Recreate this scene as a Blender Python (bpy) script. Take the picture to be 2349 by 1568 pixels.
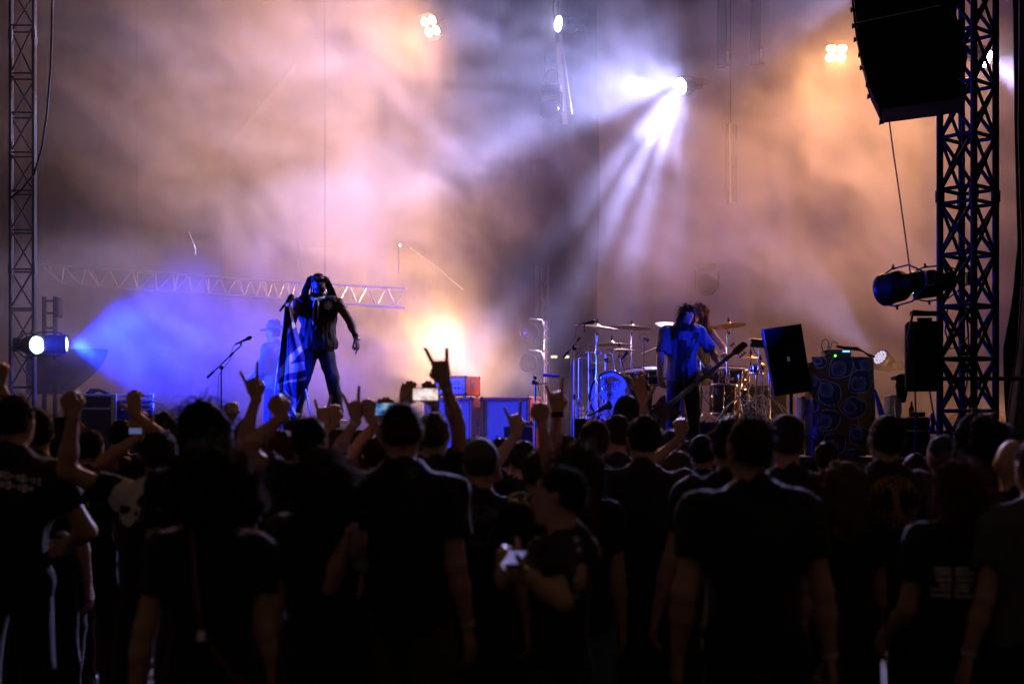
import bpy, math, random
import numpy as np
from mathutils import Vector, Matrix, Euler
from mathutils.bvhtree import BVHTree
random.seed(7); RNG = np.random.default_rng(7)
for o in list(bpy.data.objects): bpy.data.objects.remove(o)
SC = bpy.context.scene
COL = SC.collection
R = math.radians
# ------------------------------------------------------------------ camera
# world: x right, y away from the camera towards the stage, z up; metres.  The camera stands in the crowd.
FPX, CX, HV, EYE = 3262.0, 1174.5, 1000.0, 1.68
def W(u, v, Y):                       # a sight line through the photograph at distance Y
    return Vector(((u - CX) / FPX * Y, Y, EYE + (HV - v) / FPX * Y))
def PX(n, Y): return n / FPX * Y
cam = bpy.data.cameras.new('camera'); camo = bpy.data.objects.new('camera', cam); COL.objects.link(camo)
camo.location = (0, 0, EYE); camo.rotation_euler = (R(90), 0, 0)
cam.sensor_width = 36; cam.lens = 36 * FPX / 2349.0; cam.shift_y = (HV - 784) / 2349.0
cam.clip_start = 0.1; cam.clip_end = 400
cam.dof.use_dof = True; cam.dof.focus_distance = 17.2; cam.dof.aperture_fstop = 1.9
SC.camera = camo
# ------------------------------------------------------------------ night sky, exposure
world = bpy.data.worlds.new('World'); SC.world = world; world.use_nodes = True
bg = world.node_tree.nodes['Background']
bg.inputs['Color'].default_value = (1.0, 0.62, 0.48, 1); bg.inputs['Strength'].default_value = 0.042
SC.view_settings.view_transform = 'Standard'; SC.view_settings.look = 'None'
SC.view_settings.exposure = -0.4; SC.view_settings.gamma = 1; SC.view_settings.use_curve_mapping = False
SC.render.engine = 'CYCLES'
cy = SC.cycles
cy.max_bounces = 5; cy.diffuse_bounces = 2; cy.glossy_bounces = 3; cy.transmission_bounces = 4
cy.transparent_max_bounces = 12; cy.volume_bounces = 1; cy.volume_step_rate = 2.2; cy.volume_max_steps = 512
cy.use_denoising = True; cy.sample_clamp_direct = 0; cy.sample_clamp_indirect = 4
cy.use_light_tree = True; cy.use_adaptive_sampling = True; cy.adaptive_threshold = 0.02
cy.caustics_reflective = False; cy.caustics_refractive = False

# ------------------------------------------------------------------ naming helpers
def tag(o, label=None, cat=None, group=None, kind=None):
    if label: o['label'] = label
    if cat: o['category'] = cat
    if group: o['group'] = group
    if kind: o['kind'] = kind
    return o
def thing(name, loc, label, cat, group=None, rz=0.0):
    o = bpy.data.objects.new(name, None); COL.objects.link(o)
    o.empty_display_size = 0.1
    o.location = loc; o.rotation_euler = (0, 0, rz)
    return tag(o, label, cat, group)
def put(name, me, parent=None, world_coords=True):
    o = bpy.data.objects.new(name, me); COL.objects.link(o)
    if parent is not None:
        o.parent = parent
        if world_coords:
            o.matrix_parent_inverse = wmat(parent).inverted()
    return o
def lmat(o): return Matrix.LocRotScale(o.location, o.rotation_euler, o.scale)
def wmat(o):
    m = lmat(o)
    if o.parent is not None: m = wmat(o.parent) @ o.matrix_parent_inverse @ m
    return m
def copy_tree(o, loc=None, rot=None, label=None, parent=None):
    c = o.copy(); COL.objects.link(c)
    if parent is not None: c.parent = parent
    if loc is not None: c.location = loc
    if rot is not None: c.rotation_euler = rot
    if label: c['label'] = label
    for ch in list(o.children): copy_tree(ch, parent=c)
    return c

# ------------------------------------------------------------------ materials
def lin(r, g, b):
    f = lambda c: (c / 255) / 12.92 if c / 255 <= 0.04045 else ((c / 255 + 0.055) / 1.055) ** 2.4
    return (f(r), f(g), f(b))
MATS = {}
def mat(name, col, rough=0.6, metal=0.0, var=0.25, nscale=18.0, bump=0.0, bscale=60.0, spec=0.5, sheen=0.0, trans=0.0, emit=None, estr=0.0, coat=0.0, stretch=None):
    if name in MATS: return MATS[name]
    m = bpy.data.materials.new(name); m.use_nodes = True; MATS[name] = m
    nt = m.node_tree; b = nt.nodes['Principled BSDF']
    b.inputs['Roughness'].default_value = rough; b.inputs['Metallic'].default_value = metal
    b.inputs['Specular IOR Level'].default_value = spec
    b.inputs['Base Color'].default_value = (*col, 1)
    if sheen: b.inputs['Sheen Weight'].default_value = sheen
    if coat: b.inputs['Coat Weight'].default_value = coat
    if trans: b.inputs['Transmission Weight'].default_value = trans; b.inputs['IOR'].default_value = 1.33
    if emit:
        b.inputs['Emission Color'].default_value = (*emit, 1); b.inputs['Emission Strength'].default_value = estr
        m.cycles.emission_sampling = 'NONE'
    tc = nt.nodes.new('ShaderNodeTexCoord')
    vec = tc.outputs['Object']
    if stretch:
        mp = nt.nodes.new('ShaderNodeMapping'); mp.inputs['Scale'].default_value = stretch
        nt.links.new(vec, mp.inputs['Vector']); vec = mp.outputs['Vector']
    if var and not emit:
        n = nt.nodes.new('ShaderNodeTexNoise'); n.inputs['Scale'].default_value = nscale; n.inputs['Detail'].default_value = 5
        nt.links.new(vec, n.inputs['Vector'])
        mx = nt.nodes.new('ShaderNodeMix'); mx.data_type = 'RGBA'
        mx.inputs[6].default_value = (*[c * (1 - var) for c in col], 1); mx.inputs[7].default_value = (*[min(1, c * (1 + var)) for c in col], 1)
        nt.links.new(n.outputs['Fac'], mx.inputs[0]); nt.links.new(mx.outputs[2], b.inputs['Base Color'])
        rr = nt.nodes.new('ShaderNodeMapRange'); rr.inputs['To Min'].default_value = max(0.03, rough - 0.12); rr.inputs['To Max'].default_value = min(1, rough + 0.12)
        nt.links.new(n.outputs['Fac'], rr.inputs['Value']); nt.links.new(rr.outputs['Result'], b.inputs['Roughness'])
    if bump:
        n2 = nt.nodes.new('ShaderNodeTexNoise'); n2.inputs['Scale'].default_value = bscale; n2.inputs['Detail'].default_value = 4
        nt.links.new(vec, n2.inputs['Vector'])
        bp = nt.nodes.new('ShaderNodeBump'); bp.inputs['Strength'].default_value = bump; bp.inputs['Distance'].default_value = 0.02
        nt.links.new(n2.outputs['Fac'], bp.inputs['Height']); nt.links.new(bp.outputs['Normal'], b.inputs['Normal'])
    return m
def glow(name, col, s):
    if name in MATS: return MATS[name]
    m = bpy.data.materials.new(name); m.use_nodes = True; MATS[name] = m
    nt = m.node_tree; nt.nodes.remove(nt.nodes['Principled BSDF'])
    e = nt.nodes.new('ShaderNodeEmission'); e.inputs['Color'].default_value = (*col, 1); e.inputs['Strength'].default_value = s
    nt.links.new(e.outputs[0], nt.nodes['Material Output'].inputs['Surface'])
    m.cycles.emission_sampling = 'NONE'
    return m

# ------------------------------------------------------------------ mesh building
class MB:
    def __init__(s): s.v = []; s.f = []; s.n = 0; s.sm = []
    def add(s, verts, faces, smooth=False):
        s.v.extend(tuple(p) for p in verts); s.f.extend(tuple(i + s.n for i in f) for f in faces)
        s.sm.extend([smooth] * len(faces)); s.n += len(verts); return s
    def box(s, c, d, rot=None, ch=0.0):
        c = Vector(c); hx, hy, hz = d[0] / 2, d[1] / 2, d[2] / 2
        M = rot if isinstance(rot, Matrix) else (Euler(rot).to_matrix() if rot else Matrix.Identity(3))
        if ch <= 0:
            vs = [c + M @ Vector((x * hx, y * hy, z * hz)) for x in (-1, 1) for y in (-1, 1) for z in (-1, 1)]
            return s.add(vs, [(0, 1, 3, 2), (4, 6, 7, 5), (0, 4, 5, 1), (2, 3, 7, 6), (0, 2, 6, 4), (1, 5, 7, 3)])
        ch = min(ch, hx * .9, hy * .9, hz * .9)
        vs = []; idx = {}
        for x in (-1, 1):
            for y in (-1, 1):
                for z in (-1, 1):
                    for a in range(3):
                        p = [x * (hx - ch), y * (hy - ch), z * (hz - ch)]
                        p[a] = (x * hx, y * hy, z * hz)[a]
                        idx[x, y, z, a] = len(vs); vs.append(c + M @ Vector(p))
        fs = []
        for a in range(3):
            b, e = (a + 1) % 3, (a + 2) % 3
            for sg in (-1, 1):
                q = []
                for (sb, se) in ((-1, -1), (1, -1), (1, 1), (-1, 1)):
                    k = [0, 0, 0]; k[a] = sg; k[b] = sb; k[e] = se; q.append(idx[(*k, a)])
                fs.append(q if sg > 0 else q[::-1])
        for a in range(3):
            b, e = (a + 1) % 3, (a + 2) % 3
            for sb in (-1, 1):
                for se in (-1, 1):
                    k0 = [0, 0, 0]; k1 = [0, 0, 0]; k0[a] = -1; k1[a] = 1
                    for k in (k0, k1): k[b] = sb; k[e] = se
                    q = [idx[(*k0, b)], idx[(*k1, b)], idx[(*k1, e)], idx[(*k0, e)]]
                    fs.append(q if sb * se > 0 else q[::-1])
        for x in (-1, 1):
            for y in (-1, 1):
                for z in (-1, 1):
                    q = [idx[x, y, z, 0], idx[x, y, z, 1], idx[x, y, z, 2]]
                    fs.append(q if x * y * z > 0 else q[::-1])
        return s.add(vs, fs)
    def tube(s, pts, r, n=8, caps=True, smooth=True, flat=1.0):
        pts = [Vector(p) for p in pts]; m = len(pts)
        rs = r if hasattr(r, '__len__') else [r] * m
        t0 = (pts[1] - pts[0]).normalized()
        up = Vector((0, 0, 1)) if abs(t0.z) < 0.9 else Vector((1, 0, 0))
        nrm = t0.cross(up).normalized(); vs = []
        for i, p in enumerate(pts):
            t = (pts[min(i + 1, m - 1)] - pts[max(i - 1, 0)]).normalized()
            nrm = (nrm - t * nrm.dot(t)).normalized(); bn = t.cross(nrm)
            for k in range(n):
                a = 2 * math.pi * k / n
                vs.append(p + (nrm * math.cos(a) + bn * math.sin(a) * flat) * rs[i])
        fs = [(i * n + k, i * n + (k + 1) % n, (i + 1) * n + (k + 1) % n, (i + 1) * n + k) for i in range(m - 1) for k in range(n)]
        s.add(vs, fs, smooth)
        if caps: s.add(vs[:n], [tuple(range(n))[::-1]]); s.add(vs[-n:], [tuple(range(n))])
        return s
    def bar(s, p, q, r, n=8): return s.tube([p, q], r, n)
    def lathe(s, prof, M=None, n=24, smooth=True, caps=False):      # prof: (radius, z)
        M = M or Matrix.Identity(4); vs = []; m = len(prof)
        for (r, z) in prof:
            for k in range(n):
                a = 2 * math.pi * k / n; vs.append(M @ Vector((r * math.cos(a), r * math.sin(a), z)))
        fs = [(i * n + k, i * n + (k + 1) % n, (i + 1) * n + (k + 1) % n, (i + 1) * n + k) for i in range(m - 1) for k in range(n)]
        s.add(vs, fs, smooth)
        if caps and prof[0][0] > 1e-4: s.add(vs[:n], [tuple(range(n))[::-1]])
        if caps and prof[-1][0] > 1e-4: s.add(vs[-n:], [tuple(range(n))])
        return s
    def prism(s, poly, d, M=None):                       # poly in local xz, extruded along y from 0 to d
        M = M or Matrix.Identity(4); n = len(poly)
        vs = [M @ Vector((x, 0, z)) for x, z in poly] + [M @ Vector((x, d, z)) for x, z in poly]
        fs = [tuple(range(n)), tuple(range(n, 2 * n))[::-1]] + [(i, n + i, n + (i + 1) % n, (i + 1) % n) for i in range(n)]
        return s.add(vs, fs)
    def mesh(s, name, m=None):
        me = bpy.data.meshes.new(name); me.from_pydata(s.v, [], s.f); me.update()
        me.polygons.foreach_set('use_smooth', s.sm)
        if m is not None: me.materials.append(m)
        return me
    def build(s, name, m, parent=None, world_coords=True):
        return put(name, s.mesh(name, m), parent, world_coords)
def look_rot(d, up=(0, 0, 1)):          # rotation matrix whose -Z looks along d
    d = Vector(d).normalized(); return d.to_track_quat('-Z', 'Y').to_matrix()
def frame(loc, zdir):                   # 4x4 whose +Z points along zdir
    q = Vector(zdir).normalized().to_track_quat('Z', 'Y'); return Matrix.Translation(Vector(loc)) @ q.to_matrix().to_4x4()
def spot(name, loc, d, power, col, cone, blend=0.3, rad=0.06, parent=None, gobo=None, lens_beam=False):
    l = bpy.data.lights.new(name, 'SPOT'); l.energy = power; l.color = col; l.spot_size = R(cone); l.spot_blend = blend
    l.shadow_soft_size = rad
    o = bpy.data.objects.new(name, l); COL.objects.link(o)
    m = Matrix.Translation(Vector(loc)) @ (fan_rot(d) if gobo else look_rot(d)).to_4x4()
    if parent is not None:
        o.parent = parent; m = wmat(parent).inverted() @ m
    o.location = m.to_translation(); o.rotation_euler = m.to_euler()
    if gobo: gobo(l, Vector(d).normalized())
    if gobo or lens_beam:                # lens-collimated lamp: the beam spreads slowly, so it loses strength with distance, not its square
        l.use_nodes = True; nt = l.node_tree; em = next(k for k in nt.nodes if k.type == 'EMISSION')
        fo = nt.nodes.new('ShaderNodeLightFalloff'); fo.inputs['Strength'].default_value = 1.0; fo.inputs['Smooth'].default_value = 0.15
        sm_ = nt.nodes.new('ShaderNodeMath'); sm_.operation = 'ADD'; nt.links.new(fo.outputs['Linear'], sm_.inputs[0]); nt.links.new(fo.outputs['Quadratic'], sm_.inputs[1])
        if em.inputs['Strength'].links:
            src = em.inputs['Strength'].links[0].from_socket; k = nt.nodes.new('ShaderNodeMath'); k.operation = 'MULTIPLY'
            nt.links.new(src, k.inputs[0]); nt.links.new(sm_.outputs[0], k.inputs[1]); nt.links.new(k.outputs[0], em.inputs['Strength'])
        else: nt.links.new(sm_.outputs[0], em.inputs['Strength'])
    return o
def beam_gobo(freq, seed, lo=0.1, cone=60, hi=2.0, a=0.42, b=0.62, slots=None):
    # a slotted gobo wheel in the lamp: throws the light as a fan of separate rays
    def f(l, d):
        l.use_nodes = True; nt = l.node_tree
        em = next(k for k in nt.nodes if k.type == 'EMISSION')
        tc = nt.nodes.new('ShaderNodeTexCoord')
        sp = nt.nodes.new('ShaderNodeSeparateXYZ'); nt.links.new(tc.outputs['Normal'], sp.inputs[0])
        def M(op, a, b=None):
            k = nt.nodes.new('ShaderNodeMath'); k.operation = op
            for i, q in enumerate((a, b)):
                if q is None: continue
                if isinstance(q, (int, float)): k.inputs[i].default_value = q
                else: nt.links.new(q, k.inputs[i])
            return k.outputs[0]
        x = M('DIVIDE', sp.outputs[0], M('ABSOLUTE', sp.outputs[2])); y = M('DIVIDE', sp.outputs[1], M('ABSOLUTE', sp.outputs[2]))
        s = freq / math.tan(R(cone / 2))
        cb = nt.nodes.new('ShaderNodeCombineXYZ')
        nt.links.new(M('MULTIPLY', x, s), cb.inputs[0]); nt.links.new(M('MULTIPLY', y, s * 0.22), cb.inputs[1])
        cb.inputs[2].default_value = seed * 3.7
        no = nt.nodes.new('ShaderNodeTexNoise'); no.inputs['Scale'].default_value = 1.0; no.inputs['Detail'].default_value = 1.5
        nt.links.new(cb.outputs[0], no.inputs['Vector'])
        mr = nt.nodes.new('ShaderNodeMapRange'); mr.interpolation_type = 'SMOOTHSTEP'
        mr.inputs['From Min'].default_value = a; mr.inputs['From Max'].default_value = b
        mr.inputs['To Min'].default_value = lo; mr.inputs['To Max'].default_value = hi
        nt.links.new(no.outputs['Fac'], mr.inputs['Value'])
        res = mr.outputs['Result']
        if slots:                        # (position across the wheel -1..1, brightness) stops of the cut slots
            cr = nt.nodes.new('ShaderNodeValToRGB'); cr.color_ramp.interpolation = 'LINEAR'; el = cr.color_ramp.elements
            for i, (q, v) in enumerate(slots):
                e = el[i] if i < 2 else el.new(0.5 + q / 2)
                e.position = 0.5 + q / 2; e.color = (v, v, v, 1)
            # the slots are radial: cut by the angle the light leaves the lens, measured across the stage
            F = fan_rot(d); yy, zy = F[1][1], F[1][2]; ce = math.sqrt(max(1e-4, 1 - d.y * d.y)); half = math.asin(min(1, math.sin(R(cone / 2)) / ce))
            yw = M('ADD', M('MULTIPLY', sp.outputs[1], yy), M('MULTIPLY', sp.outputs[2], zy))
            de = M('DIVIDE', M('SUBTRACT', M('MULTIPLY', sp.outputs[2], -1.0), M('MULTIPLY', yw, d.y)), ce)
            ph = M('ARCTAN2', sp.outputs[0], de)
            nt.links.new(M('ADD', M('MULTIPLY', ph, 0.5 / half), 0.5), cr.inputs[0])
            res = M('MULTIPLY', cr.outputs[0], M('ADD', res, 0.25))
        nt.links.new(res, em.inputs['Strength'])
    return f
def rays(ps, w, lo=0.0):                 # narrow slots at ps
    out = [(-1.0, lo)]
    for q, v in ps: out += [(q - w, lo), (q, v), (q + w, lo)]
    return out + [(1.0, lo)]
def fan_rot(d):                         # -Z along d, X across the stage plane: the slots stand across the stage
    d = Vector(d).normalized(); x = d.cross(Vector((0, 1, 0))).normalized(); z = -d; y = z.cross(x)
    return Matrix((x, y, z)).transposed()

BLUE = (0.004, 0.022, 1.0); ICE = (0.42, 0.44, 1.0); AMBER = (1.0, 0.42, 0.17); CREAM = (1.0, 0.50, 0.21); LAV = (0.52, 0.45, 1.0)
STAGE_Z = 1.45
# ------------------------------------------------------------------ ground, stage, curtains
M_GROUND = mat('trodden_ground', (0.05, 0.042, 0.035), 0.9, var=0.4, nscale=3, bump=0.6, bscale=12)
g = MB().add([(-60, -30, 0), (60, -30, 0), (60, 90, 0), (-60, 90, 0)], [(0, 1, 2, 3)]).build('ground', M_GROUND); tag(g, kind='structure')
M_DECK = mat('stage_deck', (0.018, 0.017, 0.016), 0.55, var=0.4, nscale=2.5, bump=0.15, bscale=40)
d = MB().box((0.3, 21.3, STAGE_Z - 0.06), (20.0, 12.2, 0.12)).build('stage_floor', M_DECK); tag(d, kind='structure')
def curtain(name, x0, x1, Y, z0, z1, fold, amp, m, label, cat='curtain', seed=1, yslope=0.0):
    rr = random.Random(seed); n = max(8, int((x1 - x0) / fold * 6)); nz = 14; vs = []; fs = []
    ph = [rr.uniform(0, 6.28) for _ in range(4)]
    for j in range(nz + 1):
        z = z0 + (z1 - z0) * j / nz; k = 1 - 0.4 * j / nz
        for i in range(n + 1):
            x = x0 + (x1 - x0) * i / n; s = (x - x0) / fold * 6.283
            y = Y + (x - x0) * yslope + amp * k * (math.sin(s + 0.8 * math.sin(s * 0.37 + ph[0]) + 0.3 * j / nz) + 0.4 * math.sin(s * 0.31 + ph[1] + z * 0.3) + 0.25 * math.sin(s * 2.3 + ph[2]))
            vs.append((x + 0.03 * math.sin(z * 1.3 + s * .2), y, z))
    for j in range(nz):
        for i in range(n): a = j * (n + 1) + i; fs.append((a, a + 1, a + n + 2, a + n + 1))
    o = MB().add(vs, fs, True).build(name, m); return tag(o, label, cat)
M_NAVY = mat('navy_curtain', (0.012, 0.012, 0.02), 0.95, var=0.3, nscale=4, sheen=0.2)
M_GREY = mat('grey_gauze', (0.16, 0.15, 0.16), 0.9, var=0.2, nscale=6, sheen=0.3)
M_BLKC = mat('black_drape', (0.010, 0.010, 0.012), 0.95, var=0.3, nscale=8, bump=0.3, bscale=30, sheen=0.2)
curtain('back_curtain', -10.2, 1.75, 26.4, STAGE_Z, 12, 0.55, 0.07, M_NAVY, 'dark navy curtain hung across the back of the stage', seed=3)
curtain('gauze_curtain', W(1372, 0, 24.6).x, 10.5, 24.6, STAGE_Z, 12, 0.9, 0.09, M_GREY, 'pale grey gauze curtain behind the drums, straight left edge', seed=5)
# ------------------------------------------------------------------ lamps (bodies and light)
M_BLK = mat('black_paint', (0.007, 0.007, 0.008), 0.6, var=0.3, spec=.3)
M_DKM = mat('dark_metal', (0.03, 0.03, 0.033), 0.4, 0.6)
M_ALU = mat('aluminium', (0.62, 0.62, 0.64), 0.32, 1.0, var=0.15, nscale=30)
M_CHROME = mat('chrome', (0.8, 0.8, 0.82), 0.12, 1.0, var=0.08)
def moving_head(loc, d, label, power, col, cone, lens, gobo=None, blend=0.25, r=0.13, k=1):
    # head with a lens of many cells, yoke and base; d is where it looks
    d = Vector(d).normalized(); loc = Vector(loc)
    t = thing('moving_head_light', loc, label, 'stage light', 'moving head lights')
    F = frame(loc, d)
    MB().lathe([(0.0, -0.30), (r * 0.55, -0.29), (r * 0.85, -0.22), (r * 0.98, -0.1), (r * 1.05, -0.02), (r * 1.08, 0.0), (r * 1.0, 0.012), (r * 0.93, 0.0)], F, 24).build('head', M_BLK, t)
    lm = MB(); k = 0
    rings = [(0, 1), (0.36, 6), (0.72, 12)]
    for (rr, n) in rings:
        for i in range(n):
            a = 2 * math.pi * i / n + rr
            G = F @ Matrix.Translation((r * 0.93 * rr * math.cos(a), r * 0.93 * rr * math.sin(a), 0.0))
            lm.lathe([(r * 0.165, 0.006), (r * 0.15, 0.02), (r * 0.08, 0.03), (0.0, 0.034)], G, 8)
    lm.build('lens', lens, t)
    side = d.cross(Vector((0, 0, 1))).normalized()
    yk = MB()
    for s in (-1, 1):
        yk.box(loc + side * s * (r + 0.035) + Vector((0, 0, 0.10 * k)) - d * 0.24, (0.03, 0.09, 0.34), look_rot(side).to_4x4().to_3x3() @ Euler((0, R(90), 0)).to_matrix(), 0.01)
    yk.build('yoke', M_BLK, t)
    MB().box(loc + Vector((0, 0, 0.33 * k)) - d * 0.24, (0.34, 0.24, 0.12), None, 0.02).build('base', M_BLK, t)
    spot('beam_lamp', loc + d * 0.06, d, power, col, cone, blend, r * 0.5, t, gobo)
    return t
def dirv(ang, e):       # picture-plane angle (deg, 0 = right, 90 = up) and tilt towards the audience
    a, e = R(ang), R(e); return Vector((math.cos(a) * math.cos(e), -math.sin(e), math.sin(a) * math.cos(e)))
L_ICE = glow('ice_lens', (0.75, 0.78, 1.0), 60)
L_AMB = glow('amber_lens', (1.0, 0.62, 0.30), 30)
L_BLU = glow('blue_lens', (0.35, 0.55, 1.0), 14)
L_DIM = glow('dim_lens', (0.75, 0.68, 1.0), 1.1)
LY = 21.5
moving_head(W(1562, 198, LY), dirv(200, 33), 'brightest white moving head with a wide fan of beams, high above the drums', 1500, ICE, 108, L_ICE, beam_gobo(13, 1.0, 0.8, 108, 1.3, .38, .62, [(-1, .8), (-.93, 1), (-.84, .12), (-.76, .7), (-.69, .10), (-.58, .9), (-.5, .08), (-.41, .6), (-.35, .10), (-.27, 1), (-.2, .12), (-.13, .8), (-.07, .15), (.0, 1), (.07, .3), (.14, .02), (.36, .02), (.45, .6), (.5, .08), (.58, 1), (.65, .08), (.72, .9), (.79, .10), (.86, .7), (.91, .2), (.97, 1), (1, 1)]), 0.05, 0.15)
moving_head(W(1283, 55, LY), dirv(181, 22), 'white moving head on top of the light tower throwing thin rays to the left', 800, LAV, 38, L_ICE, beam_gobo(9, 2.0, 0.5, 38, 1.5, .4, .6, rays([(-.85, .8), (-.58, 1.0), (-.30, .7), (-.05, 1.0), (.2, .8), (.45, 1.0), (.8, .7)], .075, .03)), 0.15, 0.14)
moving_head(W(2020, 820, 20.5), dirv(146, 30), 'white moving head standing behind the patterned table', 1700, LAV, 34, L_DIM, beam_gobo(9, 5.0, 0.5, 34, 1.4, .4, .6, rays([(-.72, .7), (-.42, 1.0), (-.20, .6), (.08, 1.0), (.36, .8), (.70, .6)], .055, .0)), 0.15, 0.13, -1)
moving_head(W(2262, 135, 19.5), dirv(-38, 30), 'white moving head seen through the right truss tower', 700, LAV, 60, L_ICE, beam_gobo(7, 4.0, 0.1, 60, 3.0), 0.2, 0.14)
moving_head(W(2010, -40, 21.0), dirv(200, 30), 'white moving head half hidden above the hanging line array', 380, ICE, 44, L_ICE, beam_gobo(3, 3.0, 0.3, 44), 0.3, 0.14)
def blinder(loc, d, label, power, cone, lens_mat=L_AMB, col=AMBER, blend=0.6, lens_beam=False):
    # a four-lamp audience blinder: two tilting rows in a yoke
    d = Vector(d).normalized(); loc = Vector(loc)
    t = thing('blinder_light', loc, label, 'stage light', 'amber blinder lights')
    Q = d.to_track_quat('Z', 'Y').to_matrix().to_4x4(); F = Matrix.Translation(loc) @ Q
    MB().box(F @ Vector((0, 0, -0.06)), (0.34, 0.34, 0.10), Q.to_3x3(), 0.015).build('housing', M_BLK, t)
    for i in (-1, 1):
        for j in (-1, 1):
            G = F @ Matrix.Translation((i * 0.085, j * 0.085, 0))
            MB().lathe([(0.078, 0.004), (0.074, 0.014), (0.05, 0.03), (0.0, 0.038)], G, 14).build('lamp', lens_mat, t)
    for s in (-1, 1): MB().box(F @ Vector((0, s * 0.20, 0.05)), (0.34, 0.006, 0.14), Q.to_3x3() @ Euler((R(-25 * s), 0, 0)).to_matrix()).build('barn_door', M_BLK, t)
    MB().tube([F @ Vector(p) for p in ((-0.19, 0, -0.02), (-0.19, 0, -0.2), (0.19, 0, -0.2), (0.19, 0, -0.02))], 0.012, 6).build('yoke', M_BLK, t)
    spot('blinder_lamp', loc + d * 0.05, d, power, col, cone, blend, 0.12, t, lens_beam=lens_beam)
    return t
blinder(W(988, 60, 23.0), (-0.60, -0.62, -0.50), 'amber blinder high in the haze left of the light tower', 480, 125, lens_beam=True)
blinder(W(1918, 121, 23.0), (-0.05, -0.62, -0.78), 'amber blinder high in the haze left of the line array', 2300, 135)
blinder(W(938, 566, 24.0), (0.05, -0.22, 0.97), 'small amber blinder deep in the smoke right of the singer', 14, 120)
# floor units at the back of the stage
def floor_par(loc, d, label, power, col, cone, lens, blend=0.5, r=0.11, lens_beam=False):
    d = Vector(d).normalized(); loc = Vector(loc)
    t = thing('floor_light', loc, label, 'stage light', 'floor lights along the back')
    F = frame(loc, d)
    MB().lathe([(0.0, -0.26), (r * .6, -0.25), (r * .85, -0.18), (r, -0.02), (r * 1.04, 0.03), (r * 0.98, 0.03), (r * 0.95, -0.01)], F, 20).build('can', M_BLK, t)
    MB().lathe([(r * .94, -0.005), (r * 0.5, 0.012), (0, 0.016)], F, 20).build('lens', lens, t)
    side = d.cross(Vector((0, 0, 1))).normalized()
    MB().tube([loc + side * (r + .03), loc + side * (r + .03) - Vector((0, 0, r + .12)), loc - side * (r + .03) - Vector((0, 0, r + .12)), loc - side * (r + .03)], 0.012, 6).build('stand', M_BLK, t)
    if cone < 170: spot('par_lamp', loc + d * 0.05, d, power, col, cone, blend, 0.09, t, lens_beam=lens_beam)
    else:                                # bare flood bulb standing proud of its can
        l = bpy.data.lights.new('flood_lamp', 'POINT'); l.energy = power; l.color = col; l.shadow_soft_size = 0.06
        o = put('flood_lamp', l, t, False); o.location = d * 0.10
    return t
floor_par(W(1002, 792, 22.0), dirv(125, 52), 'amber floor light burning inside the smoke behind the amplifier head', 520, CREAM, 172, L_AMB, 1.0)
floor_par(W(1046, 888, 22.4), dirv(124, 12), 'amber floor light hidden behind the amplifier head, aimed up into the smoke', 620, CREAM, 76, L_AMB, 0.9, lens_beam=True)  # extra lamp with no visible source, added to warm the smoke
floor_par(W(2380, 985, 19.0), dirv(150, -8), 'amber floor light behind the right truss tower', 1500, AMBER, 80, L_AMB)

# blue wash cans on the towers left and right
def par_can(loc, d, label, power, cone, lens, r=0.113, col=BLUE, blend=0.5, length=0.42):
    d = Vector(d).normalized(); loc = Vector(loc)
    t = thing('par_can', loc, label, 'stage light', 'blue wash cans on the side towers')
    F = frame(loc, d)
    k = length
    MB().lathe([(0.0, -k), (r * .45, -k + .01), (r * .62, -k * .9), (r * .66, -k * .62), (r * .95, -k * .5), (r, -k * .45), (r, -0.05), (r * 1.03, -0.04), (r * 1.03, 0.0), (r * .97, 0.005), (r * .95, -0.02)], F, 28).build('can', M_BLK, t)
    MB().lathe([(r * 1.06, -0.03), (r * 1.07, 0.0), (r * 1.06, 0.03), (r * 1.0, 0.035), (r * .98, 0.0)], F, 28).build('lens_ring', M_DKM, t)
    MB().lathe([(r * .94, 0.0), (r * 0.8, 0.02), (r * .45, 0.035), (0, 0.042)], F, 24).build('lens', lens, t)
    side = d.cross(Vector((0, 0, 1))).normalized(); up = side.cross(d)
    for s in (-1, 1):
        MB().tube([loc + up * s * (r + .01) - d * .02, loc + up * s * (r + .035) - d * .10, loc + up * s * (r + .03) - d * k * .75, loc + up * s * (r * .3) - d * (k + .12)], 0.009, 6).build('yoke_arm', M_DKM, t)
        MB().lathe([(0.0, 0), (0.022, 0.002), (0.022, 0.02), (0.012, 0.022), (0.012, 0.05), (0, 0.05)], frame(loc + up * s * (r + .025) - d * .12, up * s), 10).build('knob', M_DKM, t)
    MB().box(loc - d * (k + .14), (0.09, 0.09, 0.14), None, 0.01).build('clamp', M_DKM, t)
    spot('wash_lamp', loc + d * 0.07, d, power, col, cone, blend, r * .7, t, lens_beam=False)
    return t
LB = 17.4
par_can(W(84, 791, LB), (0.72, -0.69, -0.02), 'lit blue can light nearest the left truss tower', 220, 40, L_BLU)
par_can(W(148, 789, LB + .15), (0.988, 0.12, 0.0), 'lit blue can light seen edge-on, right of its twin on the left tower', 9000, 100, L_BLU, blend=1.0)
par_can(W(2032, 664, 14.4), Vector(W(1560, 790, 17.0)) - W(2034, 664, 14.4), 'black can light at the front of the right tower, aimed at the stage', 1100, 16, L_BLU, 0.155)
par_can(W(2100, 655, 15.0), Vector(W(640, 850, 16.75)) - W(2100, 655, 15.0), 'black can light behind another on the right tower', 9000, 9, L_BLU, 0.145)
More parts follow.
